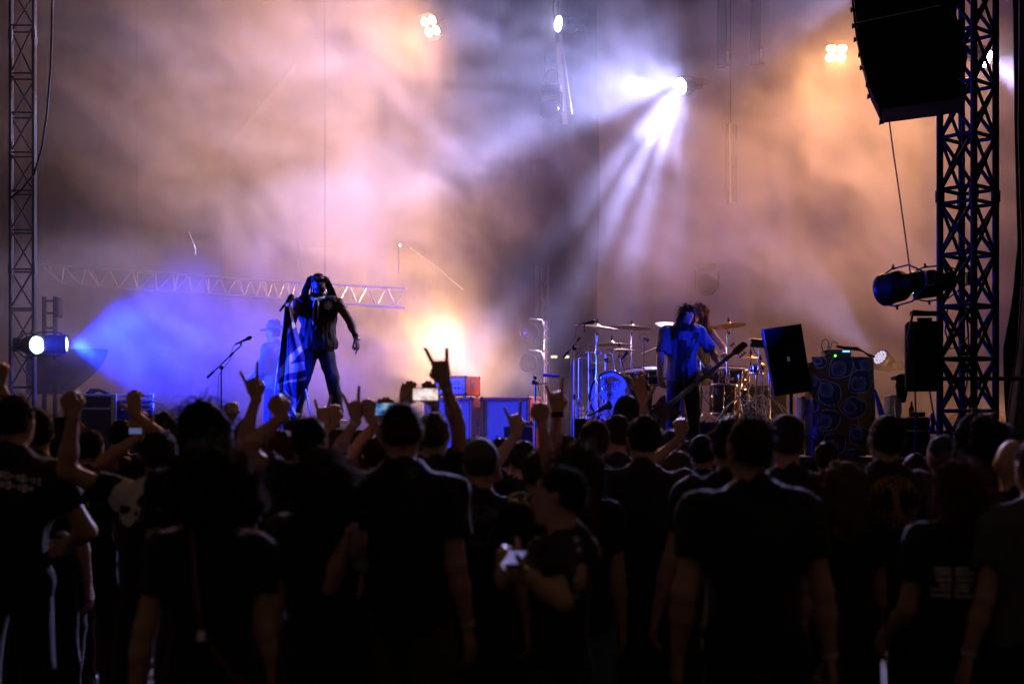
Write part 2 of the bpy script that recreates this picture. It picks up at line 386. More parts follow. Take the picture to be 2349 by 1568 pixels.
# ------------------------------------------------------------------ roof, wings, towers, line array
rf = MB().box((0.3, 21.5, 12.1), (24, 14.0, 0.2)).build('stage_roof', M_BLKC); tag(rf, 'black canopy over the stage, out of sight above the lamps', 'stage roof')  # roof out of view, added to keep sky light off the smoke
wl = MB().box((-10.9, 22.0, 6.0), (0.12, 11, 12)).build('side_curtain', M_BLKC); tag(wl, 'black side curtain beyond the left truss tower', 'curtain')  # both side curtains are out of view, added to shut out sky light
wr = MB().box((11.2, 22.5, 6.0), (0.12, 10, 12)).build('side_curtain', M_BLKC); tag(wr, 'black side curtain closing the stage on the right', 'curtain')
sk = MB().box((0.3, 15.17, 0.70), (20.0, 0.05, 1.4)).build('stage_skirt', M_BLKC); tag(sk, 'black cloth skirt along the stage front behind the crowd', 'stage skirt')

def beam_pts(a, b, t=0.0):
    a, b = Vector(a), Vector(b); d = (b - a); return a + d * t, b - d * t
def box_tower(name, chords, zs, r, rb, m, label, cross=True, plates=()):
    # chords: four (x, y) positions in order round the square; zs: levels of the horizontals
    t = thing(name, (sum(c[0] for c in chords) / 4, sum(c[1] for c in chords) / 4, 0), label, 'truss tower')
    for (x, y) in chords: MB().tube([(x, y, 0), (x, y, zs[-1])], r, 12).build('chord', m, t)
    for i in range(4):
        a, b = chords[i], chords[(i + 1) % 4]
        d = Vector((b[0] - a[0], b[1] - a[1], 0)).normalized() * r * 0.8
        A = lambda z: Vector((a[0], a[1], z)) + d
        B = lambda z: Vector((b[0], b[1], z)) - d
        for k, z in enumerate(zs):
            if z > 0.05: MB().bar(A(z), B(z), rb, 6).build('rung', m, t)
        for k in range(len(zs) - 1):
            z0, z1 = zs[k] + .03, zs[k + 1] - .03
            if z1 - z0 < 0.25: continue
            if cross or k % 2 == 0: MB().bar(A(z0), B(z1), rb, 6).build('brace', m, t)
            if cross or k % 2 == 1: MB().bar(B(z0), A(z1), rb, 6).build('brace', m, t)
    for z in plates:
        for (x, y) in chords: MB().tube([(x, y, z - .06), (x, y, z + .06)], r * 1.35, 12).build('collar', m, t)
    return t
zv = lambda v, Y: EYE + (HV - v) / FPX * Y
M_TRUSS = mat('black_truss', (0.009, 0.009, 0.010), 0.6, 0.0, var=0.3, spec=.25)
Yt = 15.0
rz = sorted([zv(v, Yt) for v in (-160, -40, 80, 198, 316, 435, 468, 585, 703, 823, 942, 1060, 1180)] + [0.35])
box_tower('truss_tower', [(W(2156, 0, Yt).x, Yt), (W(2234, 0, 14.7).x, 14.7), (W(2284, 0, Yt).x, Yt), (W(2206, 0, 15.3).x, 15.3)], rz, PX(8, Yt), PX(4.6, Yt), M_TRUSS,
          'black lattice truss tower standing on the right beside the line array', plates=(zv(451, Yt),))
Yl = 17.7
lz = sorted([zv(v, Yl) for v in (-120, -32, 58, 168, 258, 349, 437, 527, 617, 707, 797, 887, 977, 1067, 1157)] + [0.3])
box_tower('truss_tower', [(W(24, 0, Yl).x, Yl), (W(77, 0, Yl).x, Yl), (W(80, 0, Yl + .3).x, Yl + .3), (W(27, 0, Yl + .3).x, Yl + .3)], lz, PX(4.2, Yl), PX(2.2, Yl), mat('worn_truss', (0.022, 0.022, 0.025), 0.5, 0.4, var=0.2),
          'grey lattice truss tower fading into the haze at the left edge', cross=False, plates=(zv(617, Yl), zv(79, Yl)))

# line array: four curved-down cabinets in view, hung from the roof
def line_array():
    Y0, Y1 = -.62, .0
    RM = Matrix.Translation(Vector((((2085 - CX) / FPX * 14.4), 14.4, 0))) @ Matrix.Rotation(R(-15.6), 4, 'Z')
    XC = (2085 - CX) / FPX * 14.4
    P = lambda u, v: (((u - CX) / FPX * 14.4 - XC) * 1.03, zv(v, 14.4))
    L = [(1960, -52), (1969, 17), (1976, 86), (1989, 152), (2005, 219), (2031, 280)]
    Rr = [(2150, -68), (2163, 1), (2150, 62), (2160, 128), (2160, 196), (2149, 271)]
    bul = [(2166, -40), (2184, 30), (2196, 100), (2203, 160), (2200, 236)]
    t = thing('line_array', (XC, 14.4, P(0, 280)[1]), 'curved hanging line array of black loudspeaker cabinets, top right', 'loudspeaker')
    mb = mat('speaker_black', (0.005, 0.005, 0.006), 0.8, var=0.3, bump=0.2, bscale=160, spec=.2)
    for i in range(5):
        a, b = L[i], L[i + 1]; c, d = Rr[i + 1], Rr[i]; q = bul[i]
        g = 1.3 if i else 1.5
        poly = [P(a[0] + .5, a[1] + g), P(b[0] + .3, b[1] - g), P(c[0], c[1] - g), P(q[0], q[1] + 26), P(q[0] + 1, q[1] + 4), P(d[0] + 4, d[1] + g + 2)]
        cab = MB().prism(poly[::-1], Y1 - Y0, RM @ Matrix.Translation((0, Y0, 0))).build('cabinet', mb, t)
        pa, pb = Vector((P(*a)[0], 0, P(*a)[1])), Vector((P(*b)[0], 0, P(*b)[1])); mid = (pa + pb) / 2
        MB().box(RM @ Vector((mid.x - .012, (Y0 + Y1) / 2, mid.z)), (0.02, (Y1 - Y0) * .94, (pa - pb).length * .86), RM.to_3x3() @ Euler((0, math.atan2(pa.x - pb.x, pa.z - pb.z), 0)).to_matrix(), 0.004).build('grille', mat('grille_black', (0.004, 0.004, 0.0045), 0.9, 0.0, spec=.1, var=0.2, bump=0.5, bscale=400), cab)
        MB().bar(RM @ Vector((P(*b)[0] + .004, Y0 - .004, P(*b)[1] + .012)), RM @ Vector((P(*c)[0], Y0 - .004, P(*c)[1] + .012)), .005, 6).build('seam_light_strip', M_ALU if i < 2 else M_DKM, cab)  # added strip imitating light leaking between cabinets, brighter metal at the top
        for yy in (Y0 + .06, Y1 - .06):
            MB().lathe([(0.02, 0), (0.02, 0.03), (0.028, 0.032), (0.028, 0.045), (0, 0.046)], frame(RM @ Vector((P(*b)[0], yy, P(*b)[1])), (-1, .2, 0)), 8).build('rigging_pin', M_DKM, cab)
    xx, z0 = P(1965, -50); x2 = P(2150, -65)[0]
    MB().box(RM @ Vector(((xx + x2) / 2, -.3, z0 + .08)), (x2 - xx, .6, .1), RM.to_3x3()).build('flying_frame', M_DKM, t)
    for dx in (.1, -.1): MB().bar(RM @ Vector(((xx + x2) / 2 + dx, -.3, z0 + .1)), RM @ Vector(((xx + x2) / 2, -.3, 12)), .012, 6).build('chain', M_DKM, t)
line_array()
cb = MB().tube([W(2040, 279, 14.4), W(2048, 340, 14.4), W(2064, 450, 14.4), W(2080, 565, 14.4), W(2090, 640, 14.4)], PX(1.7, 14.4), 6).build('speaker_cable', M_BLK)
tag(cb, 'thin black cable running down from the line array to the lamps', 'cable')
# cables in the right tower
for pts, lab in (([(2190, 20), (2196, 60), (2204, 130), (2207, 300), (2212, 420)], 'grey hose running down inside the upper right tower'),
                 ([(2174, 705), (2168, 760), (2180, 800), (2203, 795), (2222, 770), (2218, 720), (2210, 690)], 'black cable loop hung inside the right tower beside the speaker'),
                 ([(2215, 700), (2222, 780), (2218, 880), (2200, 960), (2190, 1000)], 'black cable trailing down the right tower to the deck'),
                 ([(2099, 895), (2101, 950), (2099, 1040)], 'straight black cable below the tower speaker'),
                 ([(2132, 895), (2140, 940), (2150, 985)], 'slanting black cable below the tower speaker')):
    o = MB().tube([W(u, v, 15.05) for u, v in pts], PX(1.9, 15), 6).build('cable', M_BLK); tag(o, lab, 'cable')
o = MB().tube([W(121, -40, 16.8), W(119, 60, 16.8), W(116, 160, 16.8), W(108, 260, 16.8), W(96, 340, 16.8), W(78, 400, 16.8), W(50, 435, 16.8), W(24, 455, 16.8)], PX(2.6, 16.8), 8).build('cable', M_BLK); tag(o, 'thick black cable sagging from the roof to the left tower', 'cable')
o = MB().tube([W(330, -10, 20), W(520, 180, 20), W(660, 300, 20)], 0.003, 5).build('steel_wire', M_ALU); tag(o, 'thin steel wire slanting through the upper left haze', 'wire')
o = MB().tube([W(940, 568, 23.5), W(1000, 612, 23.5), W(1062, 664, 23.5)], 0.012, 5).build('steel_wire', M_ALU); tag(o, 'thin steel wire running down from the small deep blinder', 'wire')

# tower speaker in a bracket
def tower_speaker():
    Y = 14.7; mb = mat('speaker_black', (0, 0, 0))
    c = W(2125, 816, Y); t = thing('side_fill_speaker', c, 'upright black speaker bracketed to the right truss tower', 'loudspeaker')
    h = PX(160, Y)
    MB().box(c + Vector((0, .16, 0)), (PX(74, Y), .30, h), (0, 0, R(-12)), .02).build('cabinet', mb, t)
    MB().box(c + Vector((-PX(30, Y), -.0, 0)), (.02, .02, h * .97), None, .004).build('corner_trim', M_DKM, t)
    MB().tube([W(2089, 812, Y), W(2083, 775, Y), W(2095, 713, Y), W(2158, 718, Y)], .016, 6).build('bracket', M_DKM, t)
    MB().box(W(2126, 717, Y) + Vector((0, .1, 0)), (PX(62, Y), .08, PX(11, Y)), None, .006).build('bracket_plate', M_BLK, t)
    MB().lathe([(.04, 0), (.045, .03), (.03, .05), (0, .05)], frame(W(2090, 816, Y), (-1, 0, 0)), 10).build('knob', M_BLK, t)
    for u in (2113, 2129): MB().lathe([(.04, 0), (.045, .04), (0, .045)], frame(W(u, 738, Y + .1), (0, 0, 1)), 10).build('top_bolt', M_BLK, t)
    return t
tower_speaker()
for v, r_, lab, Y in ((868, 5.2, 'black handrail bar crossing behind the right tower', 15.6), (991, 4.2, 'steel deck rail low behind the right tower', 15.5)):
    u0 = 2158 if v < 900 else 2072
    o = MB().tube([W(u0, v, Y), W(2460, v, Y)], PX(r_, Y), 10).build('handrail', M_DKM if v > 900 else M_BLK); tag(o, lab, 'rail')
# right-hand scrim with a heavy hem, tied back at the bottom
le = [(2322, -60), (2325, 120), (2327, 300), (2331, 450), (2334, 560), (2322, 690), (2301, 800), (2303, 900), (2309, 1000), (2310, 1080)]
he = [(2340, -60), (2339, 120), (2337, 300), (2341, 450), (2346, 560), (2345, 640), (2336, 780), (2322, 880), (2311, 960), (2306, 1080)]
def polyat(pts, v):
    for (a, b) in zip(pts, pts[1:]):
        if a[1] <= v <= b[1]: return a[0] + (b[0] - a[0]) * (v - a[1]) / (b[1] - a[1])
    return pts[-1][0]
dr = thing('scrim_curtain', W(2340, 1080, 16.0), 'dark gauze drape with a black hem at the right edge, tied back low down', 'curtain')
for nm, A, B_, m_, y0 in (('front_panel', lambda v: polyat(he, v), lambda v: 2470, mat('violet_scrim', (0.09, 0.085, 0.10), 0.95, var=0.3, nscale=30), 16.0), ('turned_edge', lambda v: polyat(le, v), lambda v: polyat(he, v) + 2, mat('scrim_lining', (0.05, 0.05, 0.06), 0.9, var=0.2), 16.25)):
    vs = []; fs = []; nv, nu = 40, 14
    for j in range(nv + 1):
        v = -60 + 1140 * j / nv; a, b = A(v), B_(v)
        for i in range(nu + 1):
            vs.append(W(a + (b - a) * i / nu, v, y0 + (.10 if nu > 4 else 0) * math.sin(i * 1.4 + v * .002) * (1 if nm == 'front_panel' else -.6)))
    for j in range(nv):
        for i in range(nu): k = j * (nu + 1) + i; fs.append((k, k + 1, k + nu + 2, k + nu + 1))
    MB().add(vs, fs, True).build(nm, m_, dr)
MB().tube([W(polyat(he, v), v, 15.95) for v in range(-60, 1081, 30)], PX(4, 16), 8, flat=.5).build('hem', M_BLKC, dr)

# horizontal truss across the left back
def ladder_truss():
    t = thing('roof_truss', W(450, 670, 22.0), 'silver lattice truss hanging across the left back of the stage', 'truss')
    top = [W(95, 607, 22.4), W(370, 626, 22.0), W(560, 641, 21.8), W(700, 648, 21.6), W(930, 661, 21.3)]
    bot = [W(120, 649, 22.4), W(350, 667, 22.0), W(560, 680, 21.8), W(700, 690, 21.6), W(930, 705, 21.3)]
    tb = [p + Vector((0, .3, .02)) for p in top]
    MB().tube(top, PX(3.2, 22), 8).build('chord', M_ALU, t); MB().tube(bot, PX(3.4, 22), 8).build('chord', M_ALU, t); MB().tube(tb, PX(3.0, 22), 8).build('chord', M_ALU, t)
    def at(c, s):
        k = min(len(c) - 2, int(s * (len(c) - 1))); f = s * (len(c) - 1) - k; return c[k].lerp(c[k + 1], f)
    n = 21
    for i in range(n):
        s = i / n; e = (i + 1) / n; m_ = (i + .5) / n
        MB().bar(at(top, s), at(bot, m_), PX(1.7, 22), 5).build('brace', M_ALU, t)
        MB().bar(at(bot, m_), at(top, e), PX(1.7, 22), 5).build('brace', M_ALU, t)
        if i % 2 == 0: MB().bar(at(tb, s), at(bot, m_), PX(1.5, 22), 5).build('brace', M_ALU, t)
    for s in (.2, .8): MB().bar(at(top, s), at(top, s) + Vector((0, 0, 7)), .008, 5).build('hanger', M_DKM, t)
ladder_truss()
for pts, lab in (([(433, 532), (441, 552), (448, 572), (447, 586)], 'pale loose cable end above the left back truss'), ([(683, 552), (686, 575), (683, 612)], 'pale cable hanging in haze above the singer'), ([(914, 575), (915, 605), (913, 628)], 'pale cable hanging below the small deep blinder')):
    o = MB().tube([W(u, v, 21.0) for u, v in pts], PX(1.6, 21), 6).build('cable', M_ALU); tag(o, lab, 'cable')

# hanging light pole in the middle, with two dark heads
def light_pole():
    Y = 21.6
    t = thing('light_pole', W(1296, 285, Y), 'hanging tilted pole carrying dark lamp heads, left of the brightest lamp', 'light pole')
    MB().tube([W(1278, -160, Y), W(1283, 60, Y), W(1311, 262, Y)], PX(3.0, Y), 10).build('tube', mat('dull_tube', (0.2, 0.2, 0.22), .35, .8), t)
    MB().box((W(1280, 100, Y) + W(1297, 284, Y)) / 2, (PX(11, Y), .05, PX(186, Y)), (0, R(-5.2), 0)).build('lit_gap_strip', mat('lit_gap_orange', (0.25, 0.14, 0.08), 0.7), t)  # strip coloured orange in place of the amber-lit gap between the tubes
    MB().tube([W(1267, -160, Y), W(1271, 60, Y), W(1287, 285, Y)], PX(2.4, Y), 8).build('tube', M_DKM, t)
    for v in (115, 160, 205, 248):
        MB().bar(W(1276 + (v - 100) * .09, v, Y), W(1292 + (v - 100) * .1, v, Y), PX(1.8, Y), 6).build('clamp', M_DKM, t)
light_pole()
def dark_head(u, v, Y, d, label, r=.15):
    d = Vector(d).normalized(); loc = W(u, v, Y); t = thing('moving_head_light', loc, label, 'stage light', 'moving head lights'); F = frame(loc, d)
    MB().lathe([(0, -.28), (r * .5, -.27), (r * .9, -.2), (r, -.08), (r * 1.02, 0), (r * .9, .01), (r * .86, -.02), (0, -.025)], F, 20).build('head', mat('gloss_black', (0.015, 0.015, 0.017), 0.18, var=.1), t)
    MB().lathe([(r * .84, -.018), (r * .4, .0), (0, .004)], F, 20).build('lens', mat('dark_glass', (0.02, 0.02, 0.025), 0.05, var=0), t)
    s = d.cross(Vector((0, 0, 1))).normalized()
    for k in (-1, 1): MB().box(loc + s * k * (r + .03) - d * .1 + Vector((0, 0, .08)), (.03, .08, .3), None, .008).build('yoke_arm', M_BLK, t)
    MB().box(loc - d * .1 + Vector((0, 0, .3)), (.3, .22, .12), None, .02).build('base', M_BLK, t)
dark_head(1259, 254, 21.4, (-.4, -.8, -.35), 'unlit lamp head low on the hanging pole')
dark_head(1262, 178, 21.7, (-.5, -.7, .1), 'unlit lamp head halfway up the hanging pole', .13)
dark_head(1624, 655, 23.6, (.1, -.9, -.3), 'ghostly unlit lamp head in the haze behind the drummer', .17)
# LED battens hanging near the top
for (u, v, w, lab) in ((1656, 152, 21, 'left one of two black lamp bars hanging at the top'), (1733, 146, 22, 'right one of two black lamp bars hanging at the top')):
    Y = 22.3; t = thing('lamp_bar', W(u, v, Y), lab, 'lamp bar', 'black lamp bars hanging upright')
    MB().box(W(u, v - 90, Y), (PX(w, Y), .10, PX(185, Y)), (0, R(.8), 0), .01).build('bar_housing', M_BLK, t)
    MB().tube([W(u - 8, v - 3, Y), W(u + 20, v - 1, Y), W(u + 20, v - 6, Y)], PX(2, Y), 6).build('foot_bracket', M_DKM, t)
    MB().box(W(u + 13, v - 22, Y), (PX(5, Y), .03, PX(22, Y))).build('end_plate', mat('warm_metal', (0.5, 0.42, 0.36), 0.4, .7), t)
    MB().tube([W(u + 14, v - 40, Y), W(u + 18, v - 20, Y), W(u + 14, v - 4, Y)], PX(1, Y), 5).build('lead', M_BLK, t)
Y = 23.3; t = thing('lamp_bar', W(1676, 470, Y), 'silvery upright lamp bar hanging in the haze above the drummer', 'lamp bar')
MB().box(W(1668, 376, Y), (PX(9, Y), .08, PX(186, Y)), None, .01).build('bar_housing', M_DKM, t)
MB().tube([W(1672, 284, Y), W(1675, 466, Y)], PX(3.2, Y), 10).build('tube', M_ALU, t)
MB().box(W(1686, 376, Y), (PX(9, Y), .08, PX(178, Y)), None, .01).build('bar_housing', M_DKM, t)
MB().bar(W(1676, 284, Y), W(1676, -160, Y), .01, 6).build('hanger', M_DKM, t)
# upright and brackets beside the left lamps
t = thing('lamp_stand', W(112, 1040, 18.8), 'dark upright frame holding the two lit blue cans', 'lamp stand')
for u in (102, 127): MB().box(W(u, 860, 18.9), (PX(9, 18.9), .06, PX(360, 18.9)), None, .005).build('upright', M_DKM, t)
for v in (690, 718, 752, 780): MB().box(W(114, v, 18.85), (PX(24, 18.9), .05, PX(5, 18.9)), None, .004).build('crossbar', M_DKM, t)
MB().box(W(133, 705, 18.8), (PX(14, 18.9), .2, PX(46, 18.9)), None, .02).build('junction_box', M_BLK, t)
# back tower with two dead cans in front of an amber glow
t = thing('truss_tower', W(1246, 1035, 23.4), 'thin dim truss upright in the shadow left of the drums', 'truss tower')
cx_ = [(W(1232, 0, 23.4).x, 23.4), (W(1258, 0, 23.4).x, 23.4), (W(1245, 0, 23.4).x, 23.65)]
for x, y in cx_: MB().tube([(x, y, STAGE_Z), (x, y, zv(610, 23.4))], .022, 8).build('chord', M_DKM, t)
for i, v in enumerate(range(640, 1000, 34)):
    a, b = (cx_[0], cx_[1]) if i % 2 else (cx_[1], cx_[0])
    MB().bar((a[0], a[1], zv(v, 23.4)), (b[0], b[1], zv(v + 34, 23.4)), .012, 5).build('brace', M_DKM, t)
for u, v in ((1213, 760), (1211, 832)):
    c = W(u, v, 21.5); t = thing('par_can', c, ('upper' if v < 800 else 'lower') + ' unlit round can light in the amber gloom left of the drums', 'stage light', 'unlit round cans left of the drums')
    F = frame(c, (-.25, -.95, 0)); r = PX(20, 21.5)
    MB().lathe([(0, -.3), (r * .7, -.28), (r * .95, -.15), (r, 0), (r * 1.05, .01), (r * .95, .015), (r * .9, -.02)], F, 26).build('can', mat('smoked_metal', (0.03, 0.025, 0.022), 0.45, .5), t)
    MB().lathe([(r * .9, -.03), (r * .4, -.01), (0, -.005)], F, 20).build('lens', mat('amber_glass', (0.07, 0.035, 0.018), 0.2, var=.1), t)
    MB().tube([W(u + 2, v - 30, 21.5), W(u + 30, v - 26, 21.5), W(u + 38, v - 5, 21.5)], .014, 6).build('bracket', M_ALU, t)
t = thing('stand_pole', W(1252, 1040, 21.3), 'chrome stand pole with clamps beside the unlit round cans', 'stand')
MB().tube([W(1252, 735, 21.3), W(1250, 1030, 21.3)], .028, 10).build('pole', M_CHROME, t)
for v in (748, 770, 800, 826): MB().tube([W(1249, v, 21.2), W(1255, v + 10, 21.2)], .028, 8).build('clamp', M_CHROME, t)
# two fluorescent tubes lit backstage
for i, (u, w) in enumerate(((1271, 15), (1299, 14))):
    o = MB().box(W(u, 818, 24.8), (PX(w, 24.8), .06, PX(6, 24.8)), None, .01).build('fluorescent_lamp', glow('tube_light', (1.0, 1.0, 0.62), 1.3)); tag(o, ('left' if i == 0 else 'right') + ' one of two pale green strip lights glowing behind the drums', 'strip light', 'strip lights backstage')
# ------------------------------------------------------------------ backline and stage gear
M_ORANGE = mat('orange_vinyl', (0.75, 0.16, 0.015), 0.55, var=0.12, nscale=60, bump=0.25, bscale=300)
M_CLOTHG = mat('speaker_cloth', (0.36, 0.32, 0.26), 0.9, var=0.2, nscale=160, bump=0.4, bscale=400)
M_PANEL = mat('cream_panel', (0.70, 0.66, 0.56), 0.45, var=0.08)
M_PLAST = mat('black_plastic', (0.018, 0.018, 0.02), 0.4, var=0.2)
M_WHITE = mat('white_plastic', (0.75, 0.75, 0.75), 0.45, var=0.06)
M_BRASS = mat('cymbal_bronze', (0.75, 0.52, 0.24), 0.28, 1.0, var=0.15, nscale=3, bump=0.15, bscale=5, stretch=(1, 1, 14))
def text_mesh(s, size, M, depth=0.002, shear=0.0):
    c = bpy.data.curves.new('lettering', 'FONT'); c.body = s; c.size = size; c.align_x = 'CENTER'; c.align_y = 'CENTER'; c.extrude = depth; c.shear = shear; c.resolution_u = 3
    o = bpy.data.objects.new('lettering', c); me = bpy.data.meshes.new_from_object(o); bpy.data.objects.remove(o); me.transform(M); return me
RISER = 1.86
o = MB().box(((W(1340, 0, 19.2).x + W(1800, 0, 19.2).x) / 2, 19.4, (STAGE_Z + RISER) / 2), (W(1800, 0, 19.2).x - W(1340, 0, 19.2).x, 3.0, RISER - STAGE_Z), None, .01).build('drum_riser', mat('riser_black', (0.012, 0.012, 0.012), 0.6)); tag(o, 'black riser under the drum kit', 'riser')
# --- amplifier stack
def amp_box(name, c, w, d, h, yaw, label, cat):
    t = thing(name, c, label, cat, rz=yaw); return t
def cabinet(c, yaw, label):
    t = amp_box('guitar_cabinet', c, 0, 0, 0, yaw, label, 'amplifier'); w, d, h = .76, .37, .76
    b = MB()
    for x in (-1, 1): b.box((x * (w / 2 - .02), d / 2, h / 2), (.04, d, h), None, .012)
    for z in (.02, h - .02): b.box((0, d / 2, z), (w - .085, d, .04), None, .01)
    b.box((0, d - .02, h / 2), (w - .09, .02, h - .09))
    b.build('shell', M_ORANGE, t, False)
    MB().box((0, .045, h / 2), (w - .12, .02, h - .12)).build('grille', M_CLOTHG, t, False)
    tr = MB()
    for x in (-1, 1): tr.box((x * (w / 2 - .055), .028, h / 2), (.026, .02, h - .085), None, .004)
    for z in (.055, h - .055): tr.box((0, .028, z), (w - .14, .02, .026), None, .004)
    tr.build('trim', mat('dark_red_trim', (0.12, 0.02, 0.012), 0.5), t, False)
    for x in (-1, 1):
        for z in (.03, h - .03): MB().box((x * (w / 2 - .028), .03, z), (.06, .07, .07), None, .02).build('corner_guard', M_PLAST, t, False)
    # crest: a shield outline with a small tree inside
    cr = MB()
    ring = [(.062 * math.sin(a) * (1 if math.cos(a) > -.2 else .92), .078 * math.cos(a)) for a in np.linspace(0, 2 * math.pi, 25)]
    cr.tube([(.12 + x, .034, .36 + z) for x, z in ring], .006, 5, False)
    cr.tube([(.12, .034, .31), (.12, .034, .37)], .006, 5)
    for k in range(5): a = R(30 + 30 * k); cr.tube([(.12, .034, .355), (.12 + .033 * math.cos(a), .034, .365 + .033 * math.sin(a))], .007, 5)
    cr.build('crest', mat('pale_crest', (0.8, 0.78, 0.7), 0.5), t, False)
    MB().box((.09, .032, .24), (.20, .006, .03)).build('badge', M_PANEL, t, False)
    MB().box((w / 2 + .002, d / 2, h * .55), (.012, .16, .09), None, .004).build('side_handle', M_PLAST, t, False)
    return t
yaw = R(-27)
def yawpos(u, Y): p = W(u, 0, Y); return (p.x, Y, STAGE_Z)
cabinet(yawpos(1157, 19.1), yaw, 'orange guitar cabinet with blue-lit cloth, right one of the pair')
cabinet(yawpos(1027, 19.35), yaw, 'orange guitar cabinet under the amplifier head')
def amp_head():
    p = yawpos(1032, 19.3); t = thing('amplifier_head', (p[0], 19.3, STAGE_Z + .785), 'orange amplifier head with lit pilot lamp on top of the left cabinet', 'amplifier', rz=yaw)
    w, d, h = .50, .42, .262
    b = MB()
    for x in (-1, 1): b.box((x * (w / 2 - .014), d / 2, h / 2), (.028, d, h), None, .01)
    for z in (.014, h - .014): b.box((0, d / 2, z), (w - .058, d, .028), None, .008)
    b.box((0, d - .01, h / 2), (w - .06, .015, h - .06)); b.build('shell', M_ORANGE, t, False)
    MB().box((0, .03, h / 2), (w - .06, .012, h - .06)).build('front_panel', M_PANEL, t, False)
    for k in range(6): MB().lathe([(.013, 0), (.012, .016), (0, .017)], frame((-.15 + .055 * k, .022, .095), (0, -1, 0)), 10).build('knob', M_PLAST, t, False)
    MB().lathe([(.008, 0), (.007, .01), (0, .012)], frame((-.14, .02, .07), (0, -1, 0)), 10).build('pilot_lamp', glow('pilot_red', (1, .12, .03), 9), t, False)
    MB().box((0, .02, .165), (.30, .006, .05)).build('name_plate', mat('plate_grey', (0.4, 0.38, 0.33), .5), t, False)
    for x in (-1, 1): MB().tube([(x * .2, .02, .06), (x * .2, -.005, .07), (x * .2, -.005, .19), (x * .2, .02, .2)], .008, 6).build('guard_rail', M_CHROME, t, False)
    MB().tube([(w / 2 + .002, .2 + .035 * math.cos(a), .15 + .045 * math.sin(a)) for a in np.linspace(0, 2 * math.pi, 19)], .004, 5, False).build('crest', M_PANEL, t, False)
    MB().lathe([(.026, 0), (.02, .004), (0, .005)], frame((w / 2, .2, .15), (1, 0, 0)), 12).build('crest_disc', mat('plate_grey', (0, 0, 0)), t, False)
    for x in (-1, 1):
        for y in (.03, d - .03):
            MB().box((x * (w / 2 - .05), y + .02, -.012), (.04, .04, .024), None, .006).build('foot', M_PLAST, t, False)
            for z in (.02, h - .02): MB().box((x * (w / 2 - .018), y - (.0 if y > .1 else .01), z), (.045, .05, .045), None, .014).build('corner_guard', M_PLAST, t, False)
amp_head()
Y = 18.4; t = thing('small_case', W(1186, 1040, Y), 'small dark case with a pale edge in front of the right cabinet', 'case')
MB().box(W(1188, 1010, Y), (PX(66, Y), .3, PX(62, Y)), None, .01).build('case_body', mat('case_black', (0.02, 0.02, 0.024), .5), t)
MB().box(W(1186, 978, Y) - Vector((0, .14, 0)), (PX(64, Y), .03, PX(2, Y))).build('edge_trim', M_ALU, t)
MB().tube([W(1200, 977, Y), W(1206, 968, Y), W(1214, 972, Y), W(1218, 966, Y), W(1222, 976, Y)], .025, 8).build('cable_coil', M_PLAST, t)
t = thing('gadget_stand', W(1230, 1040, 18.2), 'blue lit stand with clamp carrying a small purple gadget beside the cabinets', 'stand')
Y = 18.2
MB().tube([W(1228, 880, Y), W(1227, 1030, Y)], PX(2.6, Y), 8).build('pole', mat('stand_grey', (0.35, 0.35, 0.38), .4, .6), t)
MB().box(W(1226, 877, Y), (PX(14, Y), .05, PX(9, Y)), (0, .2, 0), .01).build('clamp', M_PLAST, t); MB().box(W(1227, 866, Y), (PX(8, Y), .05, PX(9, Y)), (0, -.3, 0), .01).build('clamp', M_PLAST, t)
MB().bar(W(1228, 881, Y), W(1256, 878, Y), PX(1.6, Y), 6).build('arm', M_CHROME, t)
MB().box(W(1264, 861, Y), (PX(40, Y), .14, PX(7, Y)), (0, R(4), 0), .01).build('gadget', mat('purple_plastic', (0.22, 0.12, 0.34), .4), t)
for k in range(5): MB().box(W(1253 + 6 * k, 856.5, Y), (PX(3.4, Y), .05, PX(3, Y)), (0, R(4), 0), .004).build('gadget_key', mat('purple_plastic', (0, 0, 0)), t)
MB().tube([W(1242, 863, Y), W(1233, 880, Y), W(1238, 905, Y), W(1246, 885, Y), W(1250, 902, Y)], PX(1, Y), 5).build('lead', M_PLAST, t)

